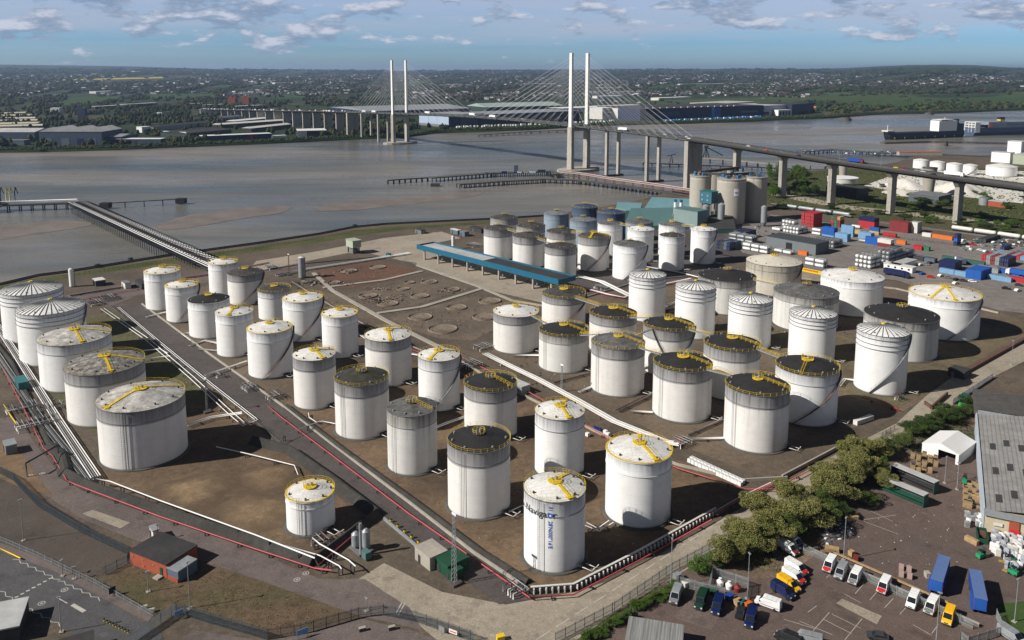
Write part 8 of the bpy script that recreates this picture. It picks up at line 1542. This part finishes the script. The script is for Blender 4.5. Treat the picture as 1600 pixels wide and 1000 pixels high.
def tree(x, y, kind, R, Hh, label, name='tree', seed=0, grp=None):
    k = (kind, seed); loc = P(x, y)
    if k in TREES: o = dup(TREES[k], loc, random.uniform(0, 6), label, (R / 5., R / 5., Hh / 9.)); 
    else:
        o = thing(name, label, 'tree' if name == 'tree' else 'bush', loc, random.uniform(0, 6)); crown_mesh('crown', 5., 7.4, 1.6, 17000 if kind == 'willow' else 10000, .145, LF[kind], o)
        MB().tube([(0, 0, 0), (.1, .1, 2), (0, .2, 4.5)], .28, 7).tube([(.05, .1, 1.8), (1.6, .6, 4.6)], .13, 5).tube([(.05, .1, 2.2), (-1.5, -.4, 5)], .13, 5).tube([(0, .1, 2.6), (.2, -1.6, 5.2)], .12, 5).build('trunk', bark, o)
        for j in range(5): a = j * 1.26; MB().tube([(0, 0, 2.5), (2. * math.cos(a), 2. * math.sin(a), 5.), (3.6 * math.cos(a), 3.6 * math.sin(a), 6.2)], .07, 4).build('limb', bark, o)
        o.scale = (R / 5., R / 5., Hh / 9.); TREES[k] = o
    if grp: o['group'] = grp
    elif 'group' in o: del o['group']
    return o
big = [(1168, 868, 'willow', 5.2, 8.5, 0, 'olive tree at the left end of the tree belt by the bare bank'), (1210, 850, 'willow', 5.6, 9, 1, 'large olive tree overhanging the white vans'), (1252, 828, 'willow', 6.2, 10, 2, 'broad olive tree above the timber stacks'), (1190, 812, 'willow', 4.8, 8, 0, 'olive tree at the road side, left part of the belt'), (1234, 792, 'willow', 5.2, 8.5, 1, 'olive tree at the road side, second from left'), (1300, 790, 'willow', 5.8, 10, 0, 'tallest olive tree in the middle of the belt'), (1283, 762, 'willow', 5, 9, 2, 'olive tree behind the tallest one'), (1340, 752, 'willow', 5.6, 10, 1, 'olive tree left of the storage racks'),
       (1325, 722, 'willow', 4.8, 8.5, 0, 'pale sparse tree at the road edge by the capped wall'), (1362, 718, 'willow', 4.6, 8, 2, 'olive tree behind the storage racks'), (1290, 822, 'mid', 4, 6.5, 0, 'green bush tree beside the yellow timber'), (1385, 712, 'mid', 4.6, 6.5, 1, 'bright green tree between olive trees and dark hedge'), (1410, 700, 'mid', 4.4, 6, 0, 'green tree left of the pallets by the tent'), (1312, 806, 'dark', 3.2, 4, 0, 'small dark shrub at the end of the belt by the yard'), (1150, 840, 'willow', 3.6, 6, 1, 'low spreading olive shrub at the road edge'), (1355, 790, 'mid', 3.2, 4.5, 0, 'green shrub behind the near storage rack'),
       (1095, 898, 'fresh', 3.2, 5.2, 0, 'bright green tree at the corner of the palisade'), (1118, 884, 'fresh', 2.6, 4, 0, 'small bright green tree right of the corner one'), (1055, 922, 'fresh', 1.6, 2.2, 0, 'little bright shrub by the slim lamp post')]
for x, y, k, R, Hh, sd, lb in big: tree(x, y, k, R * (1.22 if k == 'willow' else 1.1), Hh * .95, lb, seed=sd)
for i in range(24):
    q = i / 23; x = 1140 + 235 * q + random.uniform(-14, 14); y = 868 - 132 * q + random.uniform(-14, 26)
    tree(x, y, ('willow', 'willow', 'mid')[i % 3], random.uniform(3.4, 5.0), random.uniform(5, 8), '%s undergrowth tree filling the tree belt between the road and the van yard' % ('olive' if i % 3 < 2 else 'green'), 'tree', i % 2, '%s undergrowth trees of the belt' % ('olive' if i % 3 < 2 else 'green'))
for i in range(20):
    q = i / 19; x = 1420 + 95 * q + random.uniform(-8, 8); y = 682 - 42 * q + random.uniform(-8, 12)
    tree(x, y, ('dark', 'mid', 'dark')[i % 3], random.uniform(2.6, 4.), random.uniform(3.5, 5.5), '%s shrub in the dense hedge above the white tent' % ('dark green' if i % 3 != 1 else 'mid green'), 'shrub', i % 2, '%s shrubs above the tent' % ('dark' if i % 3 != 1 else 'mid green'))
for i in range(26):
    q = i / 25; x = 905 + 145 * q + random.uniform(-4, 4); y = 1012 - 92 * q + random.uniform(-5, 6)
    tree(x, y, 'fresh' if i % 4 else 'mid', random.uniform(1.1, 1.9), random.uniform(1.4, 2.6), 'low green shrub in the narrow hedge along the palisade fence', 'shrub', 0, 'hedge shrubs along the palisade fence')
# marsh and riverside bushes on this side of the water
for i in range(105):
    if i < 30: x, y = random.uniform(1200, 1275), random.uniform(268, 310)
    elif i < 75: x = random.uniform(1200, 1640); y = 322 + (x - 1200) * .105 + random.uniform(-8, 8)
    elif i < 92: x = random.uniform(1380, 1480); y = random.uniform(305, 330)
    else: x = random.uniform(1520, 1640); y = random.uniform(300, 345)
    if 1466 < x < 1500 and y > 338 or 1290 < x < 1320 and y < 322: continue
    tall = i < 30; k = ('mid', 'dark', 'fresh')[i % 3]
    tree(x, y, k, random.uniform(4, 7) if tall else random.uniform(3.5, 6.5), random.uniform(9, 15) if tall else random.uniform(3, 6.5), ('%s tree in the thicket by the river behind the silos' if tall else '%s bush in the green strip below the bridge approach') % dict(mid='mid green', dark='dark green', fresh='bright green')[k], 'tree' if tall else 'bush', 0, ('riverside thicket, ' if tall else 'bushes below the bridge approach, ') + k)
for x, y, lb in ((153, 418, 'small dark bush on the flood wall at left'), (555, 355, 'small dark bush on the flood wall bend'), (204, 408, 'tiny bush on the flood wall')): tree(x, y, 'dark', 2, 2.5, lb, 'bush')
# weeds and scattered litter: nobody could count them
def weeds(px, n, s, m, name='weeds'):
    pts = []; xs = [p[0] for p in px]; ys = [p[1] for p in px]
    x = rng.uniform(min(xs), max(xs), n); y = rng.uniform(min(ys), max(ys), n); k = inside(x, y, px); P3 = np.array([P(a, b_) for a, b_ in zip(x[k], y[k])]); n = len(P3) * 3; P3 = np.repeat(P3, 3, 0) + rng.normal(0, .25, (n, 3)) * np.array([1, 1, 0])
    a = rng.uniform(0, 6.28, n); d = np.stack([np.cos(a), np.sin(a), np.zeros(n)], 1) * s * rng.uniform(.5, 1.2, (n, 1)); u_ = np.array([0, 0, 1.]) * s * rng.uniform(.4, 1., (n, 1)) + d[:, [1, 0, 2]] * .6
    V = np.stack([P3 - d, P3 + d, P3 + d * .5 + u_, P3 - d * .5 + u_], 1).reshape(-1, 3); o = fastmesh(name, V, np.arange(n * 4).reshape(-1, 4), m); o['kind'] = 'stuff'
weeds([(165, 905), (205, 885), (300, 880), (400, 910), (540, 965), (420, 990), (280, 950)], 1500, .16, LF['willow'])
weeds([(60, 600), (190, 485), (330, 620), (150, 680)], 900, .18, LF['willow']); weeds([(900, 1000), (1050, 900), (1062, 910), (1000, 950), (930, 1000)], 900, .22, LF['mid']); weeds([(150, 740), (300, 690), (480, 880), (400, 850)], 500, .14, LF['willow'])
weeds([(1115, 870), (1240, 790), (1300, 800), (1240, 900)], 2500, .25, LF['willow'], 'undergrowth'); weeds([(1400, 690), (1500, 640), (1530, 690), (1440, 715)], 1200, .3, LF['dark'], 'undergrowth'); weeds([(1200, 272), (1640, 262), (1640, 350), (1300, 335), (1200, 318)], 2500, .9, LF['mid'], 'marsh_grass_tufts')
def litter(px, n, s0, s1, mats):
    mb = MB(); xs = [p[0] for p in px]; ys = [p[1] for p in px]; x = rng.uniform(min(xs), max(xs), n); y = rng.uniform(min(ys), max(ys), n); k = inside(x, y, px)
    for a, b_ in zip(x[k], y[k]): s = random.uniform(s0, s1); q = P(a, b_); mb.box((q[0], q[1], s * .2), (s, s * .7, s * .4), random.uniform(0, 3), random.randrange(len(mats)))
    o = mb.build('litter', mats); o['kind'] = 'stuff'
litter([(1330, 800), (1500, 700), (1540, 850), (1480, 900), (1300, 870)], 260, .08, .3, [K['white'], K['offwhite'], K['wood'], K['dark']]); litter([(1290, 820), (1345, 808), (1335, 835), (1280, 860)], 160, .3, .9, [K['galv'], K['slate'], K['dark'], K['white']]); litter([(440, 640), (1160, 760), (900, 920), (740, 866)], 260, .1, .35, [K['conc'], K['dark'], K['rust']]); litter([(160, 485), (330, 620), (60, 640)], 120, .2, .6, [K['conc'], K['dark'], K['rust'], K['galv']])
litter([(1150, 355), (1240, 350), (1180, 395), (1130, 380)], 120, .6, 2., [K['galv'], K['slate'], K['dark'], K['navy'], K['white']]); litter([(1500, 370), (1620, 375), (1620, 395), (1500, 392)], 160, .6, 2.2, [K['galv'], K['slate'], K['dark'], K['navy'], K['white'], mat('container_dark_green', (.1, .1, .1))]); litter([(1250, 236), (1372, 236), (1450, 241), (1300, 240)], 120, 1., 3.5, [K['galv'], K['dark'], K['white'], K['maroon'], K['navy']])
# ================================================================ HAZE
hm_ = bpy.data.materials.new('haze'); hm_.use_nodes = True; N = hm_.node_tree.nodes; L = hm_.node_tree.links; N.clear()
pv = nd(N, 'ShaderNodeVolumePrincipled'); pv.inputs['Color'].default_value = (.50, .68, 1., 1); pv.inputs['Density'].default_value = 4.2e-5; pv.inputs['Anisotropy'].default_value = .3
ou = nd(N, 'ShaderNodeOutputMaterial'); L.new(pv.outputs[0], ou.inputs['Volume'])
hb_ = MB().box((0, 12500, 97), (60000, 27500, 208)).build('haze', hm_); hb_['kind'] = 'stuff'
